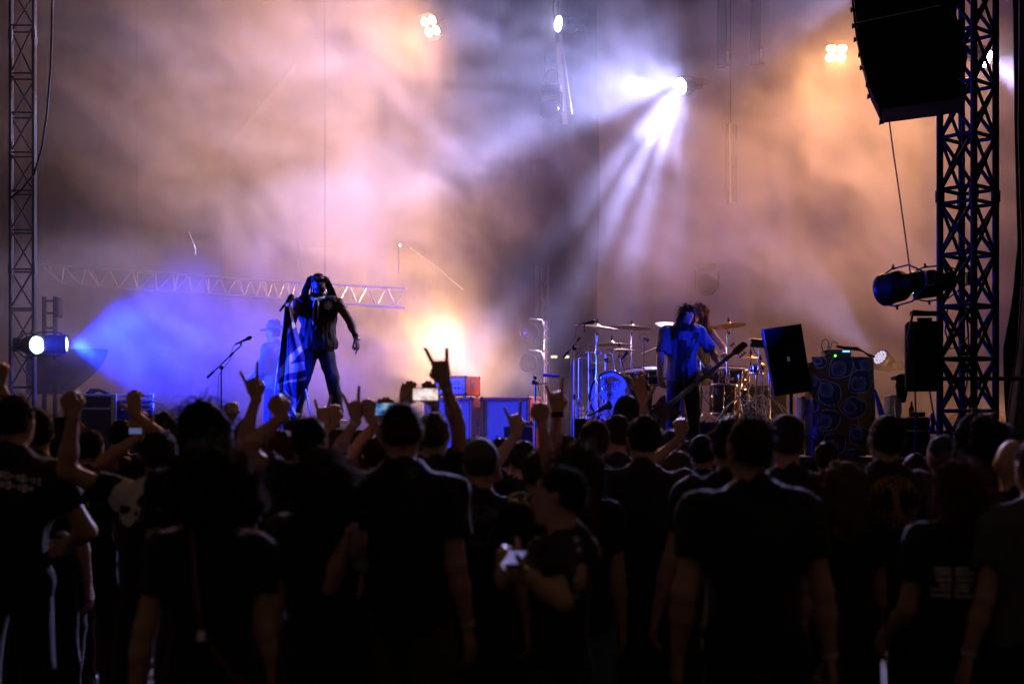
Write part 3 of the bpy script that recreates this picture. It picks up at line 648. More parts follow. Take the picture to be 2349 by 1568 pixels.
# --- drum kit
DY = 18.3
def bass_drum():
    c = W(1400.5, 909.5, DY); t = thing('bass_drum', c, 'black bass drum with blue lit white front head, small printed badge', 'drum')
    d = Vector((-math.sin(R(38)), -math.cos(R(38)), 0)); F = frame(c, d); r = .318; L = .46
    MB().lathe([(r * .97, -L), (r * .985, -L), (r * .985, 0), (r * .97, 0)], F, 40).build('shell', mat('drum_lacquer', (0.02, 0.014, 0.012), 0.12, coat=.6, var=.2), t)
    for z in (0.005, -L): MB().lathe([(r * 1.0, -.025 + z), (r * 1.04, -.025 + z), (r * 1.045, .02 + z), (r * 1.01, .025 + z), (r * .975, .012 + z)], F, 44).build('hoop', mat('hoop_black', (0.012, 0.012, 0.012), .2), t)
    hd = MB().lathe([(r * .975, .006), (r * .6, .008), (0, .009)], F, 44).build('drum_head', mat('coated_head', (0.72, 0.72, 0.72), .6, var=.05), t)
    ink = mat('print_ink', (0.03, 0.03, 0.05), .5)
    X = Vector((0, 0, 1)).cross(d).normalized(); B = Matrix((X, Vector((0, 0, 1)), d)).transposed().to_4x4(); B.translation = c + d * .0105
    put('lettering', text_mesh('Pearl', .135, B @ Matrix.Translation((0.005, .155, 0)), .001, .35), hd)
    hd.children[-1].data.materials.append(ink)
    MB().box(Vector(c) + d * .0115 + Vector((0, 0, .095)) + X * .005, (.19, .002, .007), Matrix((X, d, Vector((0, 0, 1)))).transposed()).build('underline', ink, hd)
    lg = MB()
    lg.tube([B @ Vector((.047 * math.cos(a), .047 * math.sin(a) + .02, 0)) for a in np.linspace(0, 2 * math.pi, 21)], .004, 5, False)
    lg.tube([B @ Vector((0, -.015, 0)), B @ Vector((0, .03, 0))], .006, 5)
    for k in range(5): a = R(10 + 40 * k); lg.tube([B @ Vector((0, .02, 0)), B @ Vector((.03 * math.cos(a), .02 + .03 * math.sin(a), 0))], .007, 5)
    lg.build('badge', ink, hd)
    for k in range(10):
        a = 2 * math.pi * k / 10 + .3; p = F @ Vector((r * 1.05 * math.cos(a), r * 1.05 * math.sin(a), 0)); q = F @ Vector((r * 1.03 * math.cos(a), r * 1.03 * math.sin(a), -.12))
        lg_ = MB().bar(p + d * .03, q, .006, 6); lg_.box(q, (.025, .025, .05), None, .006); lg_.box(p, (.02, .03, .02), None, .004); lg_.build('tension_lug', M_CHROME, t)
    for s in (-1, 1):
        p = Vector(c) + X * s * r * .95 - d * .12 - Vector((0, 0, .12)); MB().bar(p, p + X * s * .16 - Vector((0, 0, .2)) + d * .14, .011, 6).build('spur', M_CHROME, t)
bass_drum()
def drum(u, v, Y, r, h, tilt, label, shell, group='shell drums of the kit'):
    c = W(u, v, Y); t = thing('drum', c, label, 'drum', group)
    F = frame(c, tilt)
    MB().lathe([(r * .98, -h / 2), (r, -h / 2), (r, h / 2), (r * .98, h / 2)], F, 32).build('shell', shell, t)
    for z, s in ((h / 2, 1), (-h / 2, -1)):
        MB().lathe([(r * 1.0, z - .018), (r * 1.05, z - .018), (r * 1.05, z + .012), (r * .98, z + .014)], F, 32).build('hoop', M_CHROME, t)
        MB().lathe([(r * .99, z + .002 * s), (0, z + .003 * s)], F, 32).build('drum_head', mat('coated_head', (0, 0, 0)), t)
    for k in range(8):
        a = 2 * math.pi * k / 8; f = lambda z, q=1.04: F @ Vector((r * q * math.cos(a), r * q * math.sin(a), z))
        m_ = MB().bar(f(h / 2), f(-h / 2), .005, 5); m_.box(f(h * .2), (.025, .025, .05), None, .006); m_.build('tension_lug', M_CHROME, t)
    return t
LAC = mat('drum_lacquer', (0, 0, 0)); AMB = mat('amber_lacquer', (0.05, 0.022, 0.012), 0.15, coat=.5, var=.3)
drum(1452, 868, 18.6, .165, .2, (-.12, -.2, 1), 'rack tom behind the bass drum', LAC)
drum(1492, 862, 18.9, .17, .2, (-.05, -.2, 1), 'rack tom behind the bassist', LAC)
drum(1682, 866, 19.0, .21, .26, (.05, -.12, 1), 'dark snare-side tom right of the bass neck', AMB)
drum(1662, 915, 18.7, .19, .38, (.02, -.03, 1), 'deep floor tom with chrome lugs behind the bassist', AMB)
drum(1738, 846, 18.6, .09, .1, (0, -.1, 1), 'tiny effects drum near the speaker on its stand', LAC)
def stand(u, v, Y, cym, label, up=(0, 0, 1), foot=True, boom=None, r=.013):
    # cym: diameter in photo pixels (None = no cymbal)
    top = W(u, v, Y); t = thing('cymbal_stand', (top.x, top.y, RISER), label, 'cymbal stand', 'cymbal stands of the drum kit')
    base = Vector((top.x, top.y, RISER)) if boom is None else Vector((W(boom[0], 0, Y).x, Y, RISER)); jt = W(boom[0], boom[1], Y) if boom else top - Vector((0, 0, .1))
    h = jt.z - base.z
    MB().tube([base + Vector((0, 0, .08)), base + Vector((0, 0, h * .5))], r * 1.5, 10).build('lower_tube', M_CHROME, t)
    MB().tube([base + Vector((0, 0, h * .45)), jt], r, 10).build('upper_tube', M_CHROME, t)
    for f in (.5, .78): 
        p = base + Vector((0, 0, h * f)); q = MB().tube([p - Vector((0, 0, .035)), p + Vector((0, 0, .03))], r * 2.1, 10); q.bar(p, p + Vector((.06, -.03, 0)), .009, 6); q.box(p + Vector((.065, -.03, 0)), (.03, .012, .035), None, .004); q.build('height_clamp', M_CHROME, t)
    if boom: MB().bar(jt + (jt - top) * .15, top - Vector((0, 0, .05)), r * .8, 8).build('boom_arm', M_CHROME, t)
    MB().lathe([(r * 1.8, -.13), (r * 1.8, -.09), (r * .8, -.085), (r * .8, -.03)], Matrix.Translation(top), 10).build('tilter', M_CHROME, t)
    if foot:
        for k in range(3):
            a = 2 * math.pi * k / 3 + u * .37; e = Vector((math.cos(a), math.sin(a), 0)); lg = MB()
            lg.bar(base + Vector((0, 0, .36)) + e * .02, base + e * .30 + Vector((0, 0, .02)), .008, 6); lg.bar(base + Vector((0, 0, .10)) + e * .02, base + e * .19 + Vector((0, 0, .15)), .007, 6)
            lg.tube([base + e * .29 + Vector((0, 0, .025)), base + e * .33 + Vector((0, 0, .012))], .016, 8)
            lg.build('leg', M_CHROME, t)
    if cym:
        R_ = PX(cym / 2, Y); F = frame(top, up)
        cy_ = MB().lathe([(R_, -.022), (R_ * .8, -.012), (R_ * .5, -.002), (R_ * .2, .006), (R_ * .17, .012), (R_ * .11, .03), (R_ * .05, .037), (.006, .038), (R_ * .05, .035), (R_ * .11, .028), (R_ * .165, .010), (R_ * .5, -.004), (R_ * .8, -.0135), (R_, -.0225)], F, 40).build('cymbal', M_BRASS, t)
        MB().lathe([(.018, .036), (.016, .07), (.009, .072), (.009, .10), (0, .10)], F, 10).build('felt', M_PLAST, t)
stand(1369, 747, 18.4, 106, 'big crash cymbal on a tall chrome stand behind the blue microphone', (.10, -.05, 1), boom=None)
stand(1449, 748, 18.8, 92, 'thin crash cymbal between the blue microphone and the bassist', (.07, .03, 1), boom=(1449, 830))
stand(1403, 787, 18.5, 102, 'domed ride cymbal above the bass drum, upper of two', (.0, -.0, 1), boom=(1412, 850))
stand(1420, 800, 18.3, 86, 'flat cymbal above the bass drum, lower of two', (.0, -.0, 1), boom=(1428, 858))
stand(1557, 744, 18.8, 108, 'crash cymbal behind the head of the bassist', (.10, -.25, 1), boom=(1608, 830))
stand(1672, 744, 18.7, 82, 'dark tilted crash cymbal right of the drummer', (-.10, .10, 1), boom=(1668, 770))
stand(1722, 817, 18.5, 48, 'small splash cymbal near the speaker on its stand', (.03, -.05, 1), boom=(1716, 860))
stand(1745, 832, 18.4, 26, 'tiny bell cymbal next to the speaker on its stand', (.0, -.05, 1), boom=(1748, 870), foot=True)
stand(1372, 852, 18.1, None, 'chrome double stand left of the bass drum', foot=True)
# stray chrome hardware: snare basket legs and pedals
for u, v in ((1695, 948), (1735, 945), (1765, 952)):
    c = W(u, v, 18.4); t = thing('drum_hardware', (c.x, c.y, RISER), {1695: 'crossed chrome drum stand legs at the foot of the kit', 1735: 'chrome pedal legs catching amber light', 1765: 'low chrome tripod legs beside the speaker stand'}[u], 'drum stand')
    for k in range(5):
        a = k * 1.26 + u; e = Vector((math.cos(a) * .34, math.sin(a) * .2, 0)); b0 = Vector((c.x, c.y, RISER))
        MB().tube([b0 + Vector((0, 0, .34)) - e * .1, b0 + e * .5 + Vector((0, 0, .22)), b0 + e + Vector((0, 0, .02))], .010, 6).build('leg', M_CHROME, t)
    MB().tube([(c.x, c.y, RISER + .05), (c.x, c.y, RISER + .62)], .013, 8).build('post', M_CHROME, t)
o = MB().box(W(1745, 930, 19.6), (PX(110, 19.6), .4, PX(90, 19.6)), None, .02).build('drum_monitor', mat('speaker_black', (0, 0, 0))); tag(o, 'black monitor box in the dark behind the cymbal stands', 'loudspeaker')
# rack bars and fan left of the kit
t = thing('clear_rack', W(1340, 1000, 18.7), 'aluminium frame with thin uprights left of the drums', 'frame'); Y = 18.7
for u, a, b, w in ((1331, 822, 960, 9), (1353, 808, 960, 7), (1389, 812, 850, 3)): MB().box(W(u, (a + b) / 2, Y), (PX(w, Y), .04, PX(b - a, Y)), None, .004).build('upright', M_ALU, t)
for u0, u1, v in ((1342, 1372, 808), (1330, 1348, 821), (1354, 1388, 832)): MB().box(W((u0 + u1) / 2, v, Y), (PX(u1 - u0, Y), .04, PX(2.5, Y)), None, .003).build('crossbar', M_ALU, t)
t = thing('drum_fan', W(1361, 848, 18.5), 'small round black fan left of the bass drum', 'fan'); F = frame(W(1361, 848, 18.5), (-.2, -1, .05)); r = PX(11, 18.5)
for q in (1.0, .7, .4): MB().tube([F @ Vector((r * q * math.cos(a), r * q * math.sin(a), .01 * (1 - q))) for a in np.linspace(0, 2 * math.pi, 25)], .004, 5, False).build('cage_ring', M_PLAST, t)
for k in range(10): a = k * .628; MB().bar(F @ Vector((0, 0, .02)), F @ Vector((r * math.cos(a), r * math.sin(a), 0)), .002, 4).build('cage_wire', M_PLAST, t)
MB().lathe([(r * .3, -.06), (r * .3, .015), (0, .02)], F, 14).build('motor', M_PLAST, t)
for k in range(4): MB().box(F @ Vector((r * .5 * math.cos(k * 1.57), r * .5 * math.sin(k * 1.57), -.01)), (r * .6, .004, r * .3), F.to_3x3() @ Euler((.5, 0, k * 1.57)).to_matrix()).build('blade', M_PLAST, t)
MB().bar(F @ Vector((0, -r, -.02)), Vector((F.translation.x, F.translation.y, RISER)), .012, 6).build('stand', M_PLAST, t)
# --- microphones
def mic_body(t, a, b, r=.017, head=M_DKM, body=M_PLAST):
    a, b = Vector(a), Vector(b); L = (b - a).length; F = frame(a, b - a)
    MB().lathe([(0, 0), (r * .62, .004), (r * .72, L * .4), (r * .95, L * .66), (r * 1.05, L * .7), (r * .9, L * .71)], F, 14).build('handle', body, t)
    MB().lathe([(r * 1.1, L * .70), (r * 1.35, L * .74), (r * 1.42, L * .84), (r * 1.1, L * .96), (0, L)], F, 16).build('grille', head, t)
def mic_stand(u, Y, vj, tail, clip, m0, m1, label, paint, z0):
    t = thing('microphone_stand', (W(u, 0, Y).x, Y, z0), label, 'microphone stand')
    b = Vector((W(u, 0, Y).x, Y, z0)); j = W(u, vj, Y)
    MB().lathe([(.13, 0), (.13, .015), (.03, .03), (.02, .05)], Matrix.Translation(b), 20).build('base', paint, t)
    MB().tube([b, b + (j - b) * .55], .014, 10).build('lower_tube', paint, t); MB().tube([b + (j - b) * .5, j], .010, 10).build('upper_tube', paint, t)
    MB().tube([b + (j - b) * .52, b + (j - b) * .57], .019, 10).build('clutch', M_PLAST, t)
    MB().box(j, (.05, .05, .05), (.3, .6, .2), .01).build('boom_joint', M_PLAST, t)
    MB().bar(W(*tail, Y), W(*clip, Y), .0085, 8).build('boom_arm', paint, t)
    tl, cl = W(*tail, Y), W(*clip, Y); dd = (cl - tl).normalized()
    MB().tube([tl, tl + dd * .11], .015, 8).build('boom_grip', M_PLAST, t); MB().tube([tl.lerp(cl, .66), tl.lerp(cl, .66) + dd * .06], .015, 8).build('boom_clutch', M_PLAST, t)
    MB().tube([cl, W(*m0, Y).lerp(W(*m1, Y), .35)], .012, 6).build('clip', M_PLAST, t)
    MB().tube([W(*m0, Y), W(m0[0] - 6, m0[1] + 8, Y), W(m0[0] - 10, m0[1] + 34, Y), tl.lerp(cl, .4) - Vector((0, 0, .08)), j - Vector((.03, 0, .1)), j - Vector((.05, 0, .5)), b + Vector((-.06, 0, .1))], .004, 5).build('lead', M_PLAST, t)
    k = thing('microphone', W(*m0, Y), label.split(' stand')[0] + ' clipped on its boom', 'microphone'); mic_body(k, W(*m0, Y), W(*m1, Y))
mic_stand(507.5, 16.9, 842, (475, 866), (553, 792), (539, 790), (578, 772), 'black microphone boom stand left of the singer', M_PLAST, STAGE_Z)
mic_stand(1317, 17.2, 798, (1291, 821), (1340, 763), (1328, 744), (1366, 736), 'blue lit microphone boom stand left of the drum kit', mat('stand_steel', (0.4, 0.4, 0.42), .3, .8), STAGE_Z)
t = thing('microphone', W(1392, 933, 17.8), 'round black microphone on a short boom in front of the bass drum', 'microphone')
mic_body(t, W(1372, 941, 17.75), W(1402, 926, 17.8), .045)
MB().bar(W(1345, 955, 17.7), W(1374, 941, 17.75), .012, 8).build('boom_arm', M_PLAST, t); MB().tube([W(1347, 953, 17.7), W(1344, 985, 17.7), W(1344, 1030, 17.7)], .014, 8).build('stand', M_CHROME, t)
for a, b, u, lab in (((1476, 774), (1489, 781), 1478, 'drum microphone in a shock mount between cymbals and bassist'), ((1425, 824), (1440, 806), 1432, 'thin drum microphone over the bass drum'), ((1395, 822), (1388, 826), 1392, 'stubby black clip microphone above the bass drum')):
    t = thing('microphone', W(*a, 18.2), lab, 'microphone', 'drum microphones'); mic_body(t, W(*a, 18.2), W(*b, 18.2), .02)
    MB().tube([W(*a, 18.2), W(u, a[1] + 22, 18.2), W(u - 4, 900, 18.3)], .006, 6).build('gooseneck', M_PLAST, t)
    MB().tube([W(*a, 18.2) + Vector((.05 * math.cos(q), 0, .05 * math.sin(q))) for q in np.linspace(0, 6.28, 15)], .005, 5, False).build('mount_ring', M_PLAST, t)
c = W(1740, 787, 18.3); t = thing('percussion_pad', c, 'small black cylinder microphone above the splash cymbal', 'microphone')
MB().tube([c - Vector((.10, 0, -.01)), c + Vector((.10, 0, -.01))], .06, 16).build('body', M_PLAST, t); MB().tube([c - Vector((.115, 0, -.01)), c - Vector((.10, 0, -.01))], .05, 14).build('cap', M_ALU, t)
MB().tube([c - Vector((0, 0, .05)), c - Vector((0, 0, .2)), W(1738, 850, 18.3)], .008, 6).build('stem', M_CHROME, t)
MB().tube([c + Vector((-.07, 0, -.05)), W(1731, 806, 18.3), W(1742, 818, 18.3), W(1738, 850, 18.3)], .006, 6).build('lead', M_PLAST, t)

# --- tilted monitor on a stand
def stand_speaker():
    Y = 15.95; t = thing('stage_monitor', W(1812, 1040, Y), 'tilted black loudspeaker on a thin stand right of the drums', 'loudspeaker')
    P = [W(1749, 755, Y), W(1838, 742, Y), W(1863, 897, Y), W(1777, 909, Y)]
    mb = mat('speaker_black', (0, 0, 0)); dp = Vector((.10, .36, .0)); b = MB()
    vs = P + [P[0] + Vector((.05, .36, -.03)), P[1] + Vector((-.05, .36, -.03)), P[2] + Vector((-.07, .36, .04)), P[3] + Vector((.05, .36, .04))]
    b.add(vs, [(0, 1, 2, 3), (7, 6, 5, 4), (0, 4, 5, 1), (1, 5, 6, 2), (2, 6, 7, 3), (3, 7, 4, 0)]); b.build('cabinet', mb, t)
    cc = sum(P, Vector()) / 4; g = [cc + (p - cc) * .93 + Vector((0, -.012, 0)) for p in P]; g2 = [p + Vector((0, .012, 0)) for p in g]
    MB().add(g + g2, [(0, 1, 2, 3), (0, 4, 5, 1), (1, 5, 6, 2), (2, 6, 7, 3), (3, 7, 4, 0)]).build('grille', mat('grille_black', (0, 0, 0)), t)
    e = MB(); e.tube([P[0] - Vector((.0, .0, 0)), P[3]], .014, 8); e.build('edge_trim', mat('edge_grey', (0.10, 0.10, 0.11), .4), t)
    MB().box(W(1808, 823, Y) - Vector((0, .02, 0)), (PX(6, Y), .006, PX(10, Y)), (0, R(-8), 0)).build('badge', mat('badge_cream', (0.6, 0.52, 0.45), .5), t)
    MB().tube([W(1822, 900, Y) + Vector((0, .18, 0)), W(1822, 1045, Y) + Vector((0, .18, 0))], .02, 10).build('pole', M_BLK, t)
    for k in range(3): a = k * 2.09 + .4; MB().bar(W(1822, 985, Y) + Vector((0, .18, 0)), W(1822, 1041, Y) + Vector((math.cos(a) * .4, .18 + math.sin(a) * .4, 0)), .012, 6).build('leg', M_BLK, t)
    MB().tube([W(1860, 870, Y) + Vector((0, .2, 0)), W(1876, 868, Y) + Vector((0, .2, 0)), W(1876, 890, Y) + Vector((0, .2, 0)), W(1866, 905, Y) + Vector((0, .2, 0)), W(1850, 960, Y) + Vector((0, .2, 0))], .008, 6).build('lead', M_PLAST, t)
stand_speaker()

# --- rack under a printed cloth
def cloth_rack():
    Y = 15.75; zt = zv(818, Y); t = thing('draped_rack', (W(1935, 0, Y).x, Y, STAGE_Z), 'tall rack draped in a dark cloth printed with big leaf motifs', 'draped rack')
    x0, x1 = W(1862, 0, Y).x, W(1994, 0, Y).x; dpt = .62
    MB().box(((x0 + x1) / 2 + .02, Y + .36, (zt + STAGE_Z) / 2 - .02), (x1 - x0 - .06, .5, zt - STAGE_Z - .05)).build('rack_case', M_BLK, t)
    # cloth: front, rounded corner, right side and top as one sheet
    path = []   # (x, y, s) going from the left front to the far right back
    n1 = 96
    for i in range(n1 + 1): path.append((x0 + (x1 - x0 - .08) * i / n1, Y))
    for a in np.linspace(0, math.pi / 2, 14)[1:]: path.append((x1 - .08 + .10 * math.sin(a), Y + .10 - .10 * math.cos(a)))
    for i in range(1, 60): path.append((x1 + .02 + .035 * math.sin(i / 9.) + .20 * i / 59, Y + .10 + .6 * i / 59))
    S = [0.0]
    for a, b in zip(path, path[1:]): S.append(S[-1] + math.hypot(a[0] - b[0], a[1] - b[1]))
    nv = 150; zb = STAGE_Z + .02
    vs = []; uv = []
    for j in range(-6, nv + 1):
        for i, (x, y) in enumerate(path):
            if j < 0:      # over the top edge
                f = -j / 6; cx0, cy0 = (x0 + x1) / 2, Y + .3; vs.append((x + (cx0 - x) * f * .9, y + (cy0 - y) * f * .9, zt + .004)); uv.append((S[i], 0 - f * .1))
            else:
                z = zt - (zt - zb) * j / nv; w = min(1, j / 60)
                vs.append((x + w * .012 * math.sin(S[i] * 21 + 1) + (.16 * (j / nv) ** 1.2 * 0.18 if i > n1 else 0), y - w * .014 * math.sin(S[i] * 17) - w * .006 * math.sin(S[i] * 41 + j * .05), z)); uv.append((S[i], zt - z))
    n = len(path); fs = [(j * n + i, (j + 1) * n + i, (j + 1) * n + i + 1, j * n + i + 1) for j in range(nv + 6) for i in range(n - 1)]
    mb = MB().add(vs, fs, True); me = mb.mesh('cloth')
    U = np.array(uv); k = PX(1, Y) * .19013
    L = [((370, 475), (615, 240)), ((905, 380), (650, 265)), ((600, 650), (850, 430)), ((235, 520), (440, 800)), ((470, 852), (790, 850)), ((200, 1085), (467, 925)), ((640, 1060), (760, 1300)), ((290, 1410), (515, 1185)), ((520, 1520), (760, 1400)), ((115, 440), (180, 660)), ((60, 900), (195, 760)), ((150, 260), (320, 330)), ((180, 1070), (240, 1240)), ((880, 860), (1010, 740)), ((960, 560), (1040, 380)), ((1150, 420), (1330, 250)), ((1080, 900), (1290, 640)), ((880, 1250), (1000, 1050)), ((1100, 1300), (1300, 1080)), ((1400, 700), (1500, 480)), ((200, 1560), (330, 1440))]
    col = np.zeros((len(U), 3)); col[:] = (0.085, 0.018, 0.012)
    lit_side = U[:, 0] > (x1 - x0) * .80
    px_ = U[:, 0] / k + 142; py_ = U[:, 1] / k + 236
    rg = np.random.default_rng(3)
    for (b, tip) in L:
        b = np.array(b, float); tp = np.array(tip, float); ax = tp - b; ln = np.linalg.norm(ax); ax /= ln; pr = np.array((-ax[1], ax[0]))
        q = np.stack([px_, py_], 1) - b; s = q @ ax / ln; w = q @ pr
        Wd = ln * .46
        hw = lambda s_: np.where((s_ > 0) & (s_ < 1), Wd * np.minimum(1.0, (np.clip(s_, 0, 1) / .55) ** .55) * np.sqrt(np.clip(1 - np.clip((s_ - .45) / .55, 0, 1) ** 1.6, 0, 1)), -1)
        d = hw(s) - np.abs(w)
        ins = d > 0
        col[ins] = (0.012, 0.010, 0.055)
        col[ins & (d < 10)] = (0.30, 0.22, 0.42)
        s2 = (s - .10) / .62; d2 = np.where((s2 > 0) & (s2 < 1), Wd * .60 * np.sin(np.pi * np.clip(s2, 0, 1)) ** .8, -1) - np.abs(w)
        i2 = d2 > 0; col[i2] = (0.06, 0.045, 0.17); col[i2 & (d2 < 22) & (d2 > 12)] = (0.13, 0.10, 0.30); col[i2 & (d2 < 9)] = (0.17, 0.13, 0.34)
        s3 = (s - .16) / .42; d3 = np.where((s3 > 0) & (s3 < 1), Wd * .24 * np.sin(np.pi * np.clip(s3, 0, 1)), -1) - np.abs(w); col[d3 > 0] = (0.03, 0.02, 0.12)
        sm = (np.abs(w + 18 * np.sin(s * 9)) < 5) & (s > -.5) & (s < 0); col[sm & ~ins] = (0.02, 0.006, 0.006)
    g_ = lit_side & (col[:, 0] > .08) & (col[:, 2] < .05); col[g_] = (0.16, 0.085, 0.012)  # ground colour yellowed on the right side to imitate the light falling there
    col *= (1 + .18 * (rg.random((len(U), 1)) - .5))
    at_ = me.color_attributes.new('print', 'FLOAT_COLOR', 'POINT'); at_.data.foreach_set('color', np.concatenate([col, np.ones((len(U), 1))], 1).astype(np.float32).ravel())
    m = mat('printed_cloth', (0.1, 0.1, 0.1), 0.85, var=0, bump=0.2, bscale=300, sheen=.1); nt = m.node_tree
    va = nt.nodes.new('ShaderNodeVertexColor'); va.layer_name = 'print'; nt.links.new(va.outputs['Color'], nt.nodes['Principled BSDF'].inputs['Base Color'])
    me.materials.append(m); put('cloth', me, t)
    # receiver and cable tangle on top
    r_ = thing('rack_receiver', W(1924, 817, Y + .1), 'black receiver with blue display and green lamp on the draped rack', 'receiver'); Yr = Y + .12
    MB().box(W(1924, 809.5, Yr) + Vector((0, .14, 0)), (PX(57, Yr), .28, PX(16, Yr)), None, .006).build('case', M_PLAST, r_)
    MB().box(W(1941, 805.5, Yr) - Vector((0, .003, 0)), (PX(17, Yr), .004, PX(4.5, Yr))).build('display', glow('display_blue', (.05, .35, 1), 2.2), r_)
    for k_ in range(6): MB().box(W(1934.5 + k_ * 2.6, 805.5, Yr) - Vector((0, .006, 0)), (PX(1.3, Yr), .002, PX(1.8, Yr))).build('display_digit', glow('display_white', (.6, .9, 1), 3), r_)
    MB().lathe([(PX(2.6, Yr), 0), (PX(1.8, Yr), .006), (0, .007)], frame(W(1916, 815.5, Yr), (0, -1, 0)), 12).build('green_lamp', glow('led_green', (.1, 1, .05), 6), r_)
    for u in (1902, 1950): MB().lathe([(PX(2.4, Yr), 0), (PX(2.2, Yr), .015), (0, .016)], frame(W(u, 813, Yr), (0, -1, 0)), 10).build('knob', M_DKM, r_)
    MB().tube([W(1902, 801, Yr), W(1902, 791, Yr)], PX(3, Yr), 8).build('plug', M_ALU, r_)
    MB().tube([W(1902, 791, Yr), W(1900, 782, Yr), W(1894, 777, Yr), W(1887, 781, Yr), W(1884, 793, Yr), W(1888, 805, Yr), W(1895, 809, Yr + .1)], PX(1.1, Yr), 6).build('lead', M_PLAST, r_)
    MB().tube([W(1905, 798, Yr), W(1908, 786, Yr), W(1914, 783, Yr), W(1922, 788, Yr + .1)], PX(1.1, Yr), 6).build('lead', M_PLAST, r_)
    cbn = thing('cable_bundle', W(1950, 815, Y + .25), 'bundle of black leads heaped on the draped rack', 'cable')
    for k_ in range(9):
        j = k_ * 1.3; MB().tube([W(1918 + k_, 793 + (k_ % 4), Y + .2 + .02 * k_), W(1938 + j, 796 + (k_ % 3) * 2, Y + .2 + .02 * k_), W(1966 + j, 797 + k_ * .9, Y + .22 + .02 * k_), W(1982 + j, 807 + k_ * .7, Y + .25), W(1996 + j, 818, Y + .3)], PX(2.0, Y), 6).build('lead', M_PLAST, cbn)
cloth_rack()
o = MB().tube([W(2006, 893, 15.6), W(2016, 925, 15.6), W(2026, 965, 15.6), W(2030, 1010, 15.6)], [.03, .06, .08, .09], 10, flat=.4).build('gig_bag', M_BLKC); tag(o, 'black tapering bag leaning on the draped rack', 'bag')
# --- coolers, bottles, beer, crate
def cooler(u, v, w, h, Y, label):
    c = W(u, v, Y); t = thing('cool_box', (c.x, c.y, c.z - PX(h / 2, Y)), label, 'cool box', 'white boxes by the draped rack')
    MB().box(c, (PX(w, Y), .3, PX(h, Y)), None, .015).build('box', M_WHITE, t)
    MB().box(c + Vector((0, -.005, PX(h / 2 - 2, Y))), (PX(w + 2, Y), .31, PX(6, Y)), None, .01).build('lid', M_WHITE, t)
    MB().tube([c + Vector((PX(a, Y), -.165, PX(b, Y))) for a, b in ((2, -12), (2, 12), (12, 12), (12, -12), (2, -12))], PX(1.8, Y), 6, False).build('handle', mat('white_grip', (0.85, 0.85, 0.85), .4), t)
cooler(1848, 938, 30, 56, 16.6, 'white box with square handle left of the draped rack')
cooler(2046, 936, 22, 58, 16.4, 'white box behind the water bottle right of the draped rack')
M_PET = mat('clear_bottle', (0.9, 0.95, 1.0), 0.08, trans=0.92, var=0); M_CAP = mat('bottle_cap', (0.1, 0.25, 0.7), .4)
M_BEER = mat('brown_glass', (0.10, 0.035, 0.01), 0.06, trans=0.5, var=0)
def bottle(u, vb, Y, h, r, label, m=M_PET, cap=M_CAP, group='plastic water bottles on stage', kind='water_bottle'):
    c = W(u, vb, Y); t = thing(kind, c, label, 'bottle', group)
    MB().lathe([(r * .85, 0), (r, h * .04), (r, h * .2), (r * .93, h * .23), (r, h * .26), (r, h * .45), (r * .93, h * .48), (r, h * .51), (r, h * .62), (r * .75, h * .78), (r * .38, h * .87), (r * .36, h * .95)], Matrix.Translation(c), 16).build('bottle', m, t)
    MB().lathe([(r * .42, h * .94), (r * .42, h), (0, h)], Matrix.Translation(c), 12).build('cap', cap, t)
    return t
bottle(2049, 958, 15.9, PX(38, 15.9), PX(7, 15.9), 'big clear water bottle beside the blue lit post')
bottle(1320, 958, 17.4, .24, .034, 'water bottle at the foot of the blue microphone stand, left of three'); bottle(1327, 960, 17.3, .24, .034, 'water bottle at the foot of the blue microphone stand, middle of three'); bottle(1333, 959, 17.45, .24, .034, 'water bottle at the foot of the blue microphone stand, right of three')
o = MB().box(W(1327, 990, 17.4), (PX(34, 17.4), .34, PX(60, 17.4)), None, .01).build('bottle_crate', M_BLK); tag(o, 'black crate under the three water bottles', 'crate')
c = W(2091, 956, 15.9); t = thing('beer_bottle', c, 'brown beer bottle standing on the black cases right of the draped rack', 'bottle'); h = PX(36, 15.9); r = PX(5.8, 15.9)
MB().lathe([(r * .9, 0), (r, h * .03), (r, h * .52), (r * .8, h * .62), (r * .42, h * .74), (r * .38, h * .97), (0, h)], Matrix.Translation(c), 16).build('bottle', M_BEER, t); MB().lathe([(r * 1.02, h * .12), (r * 1.02, h * .42)], Matrix.Translation(c), 16).build('bottle_label', mat('paper_label', (0.5, 0.42, 0.3), .7), t)
for u, v, w, h, Y, lab in ((2095, 974, 54, 34, 15.9, 'upper black case under the beer bottle'), (2092, 1022, 62, 56, 15.8, 'lower black case behind the steel deck rail')):
    t = thing('equipment_case', W(u, v + h / 2, Y), lab, 'case'); MB().box(W(u, v, Y), (PX(w, Y), .4, PX(h, Y)), None, .015).build('case_body', M_BLK, t); MB().box(W(u, v - h * .3, Y) - Vector((0, .2, 0)), (PX(w - 4, Y), .012, PX(2, Y))).build('edge_trim', M_DKM, t)
o = MB().lathe([(PX(14, 15.9), 0), (PX(15, 15.9), .05), (PX(13, 15.9), .055)], Matrix.Translation(W(2108, 956, 15.8)), 16).build('black_dish', M_PLAST); tag(o, 'black dish on the upper case beside the beer bottle', 'dish')
t = thing('steel_post', W(2058, 1040, 16.0), 'blue lit steel post with clamp right of the draped rack', 'post'); MB().box(W(2061, 950, 16.0), (PX(9, 16), .06, PX(180, 16)), None, .006).build('post', mat('post_steel', (0.4, 0.4, 0.42), .4, .7), t)
MB().box(W(2053, 867, 16.0), (PX(14, 16), .1, PX(9, 16)), None, .006).build('clamp', M_ALU, t)
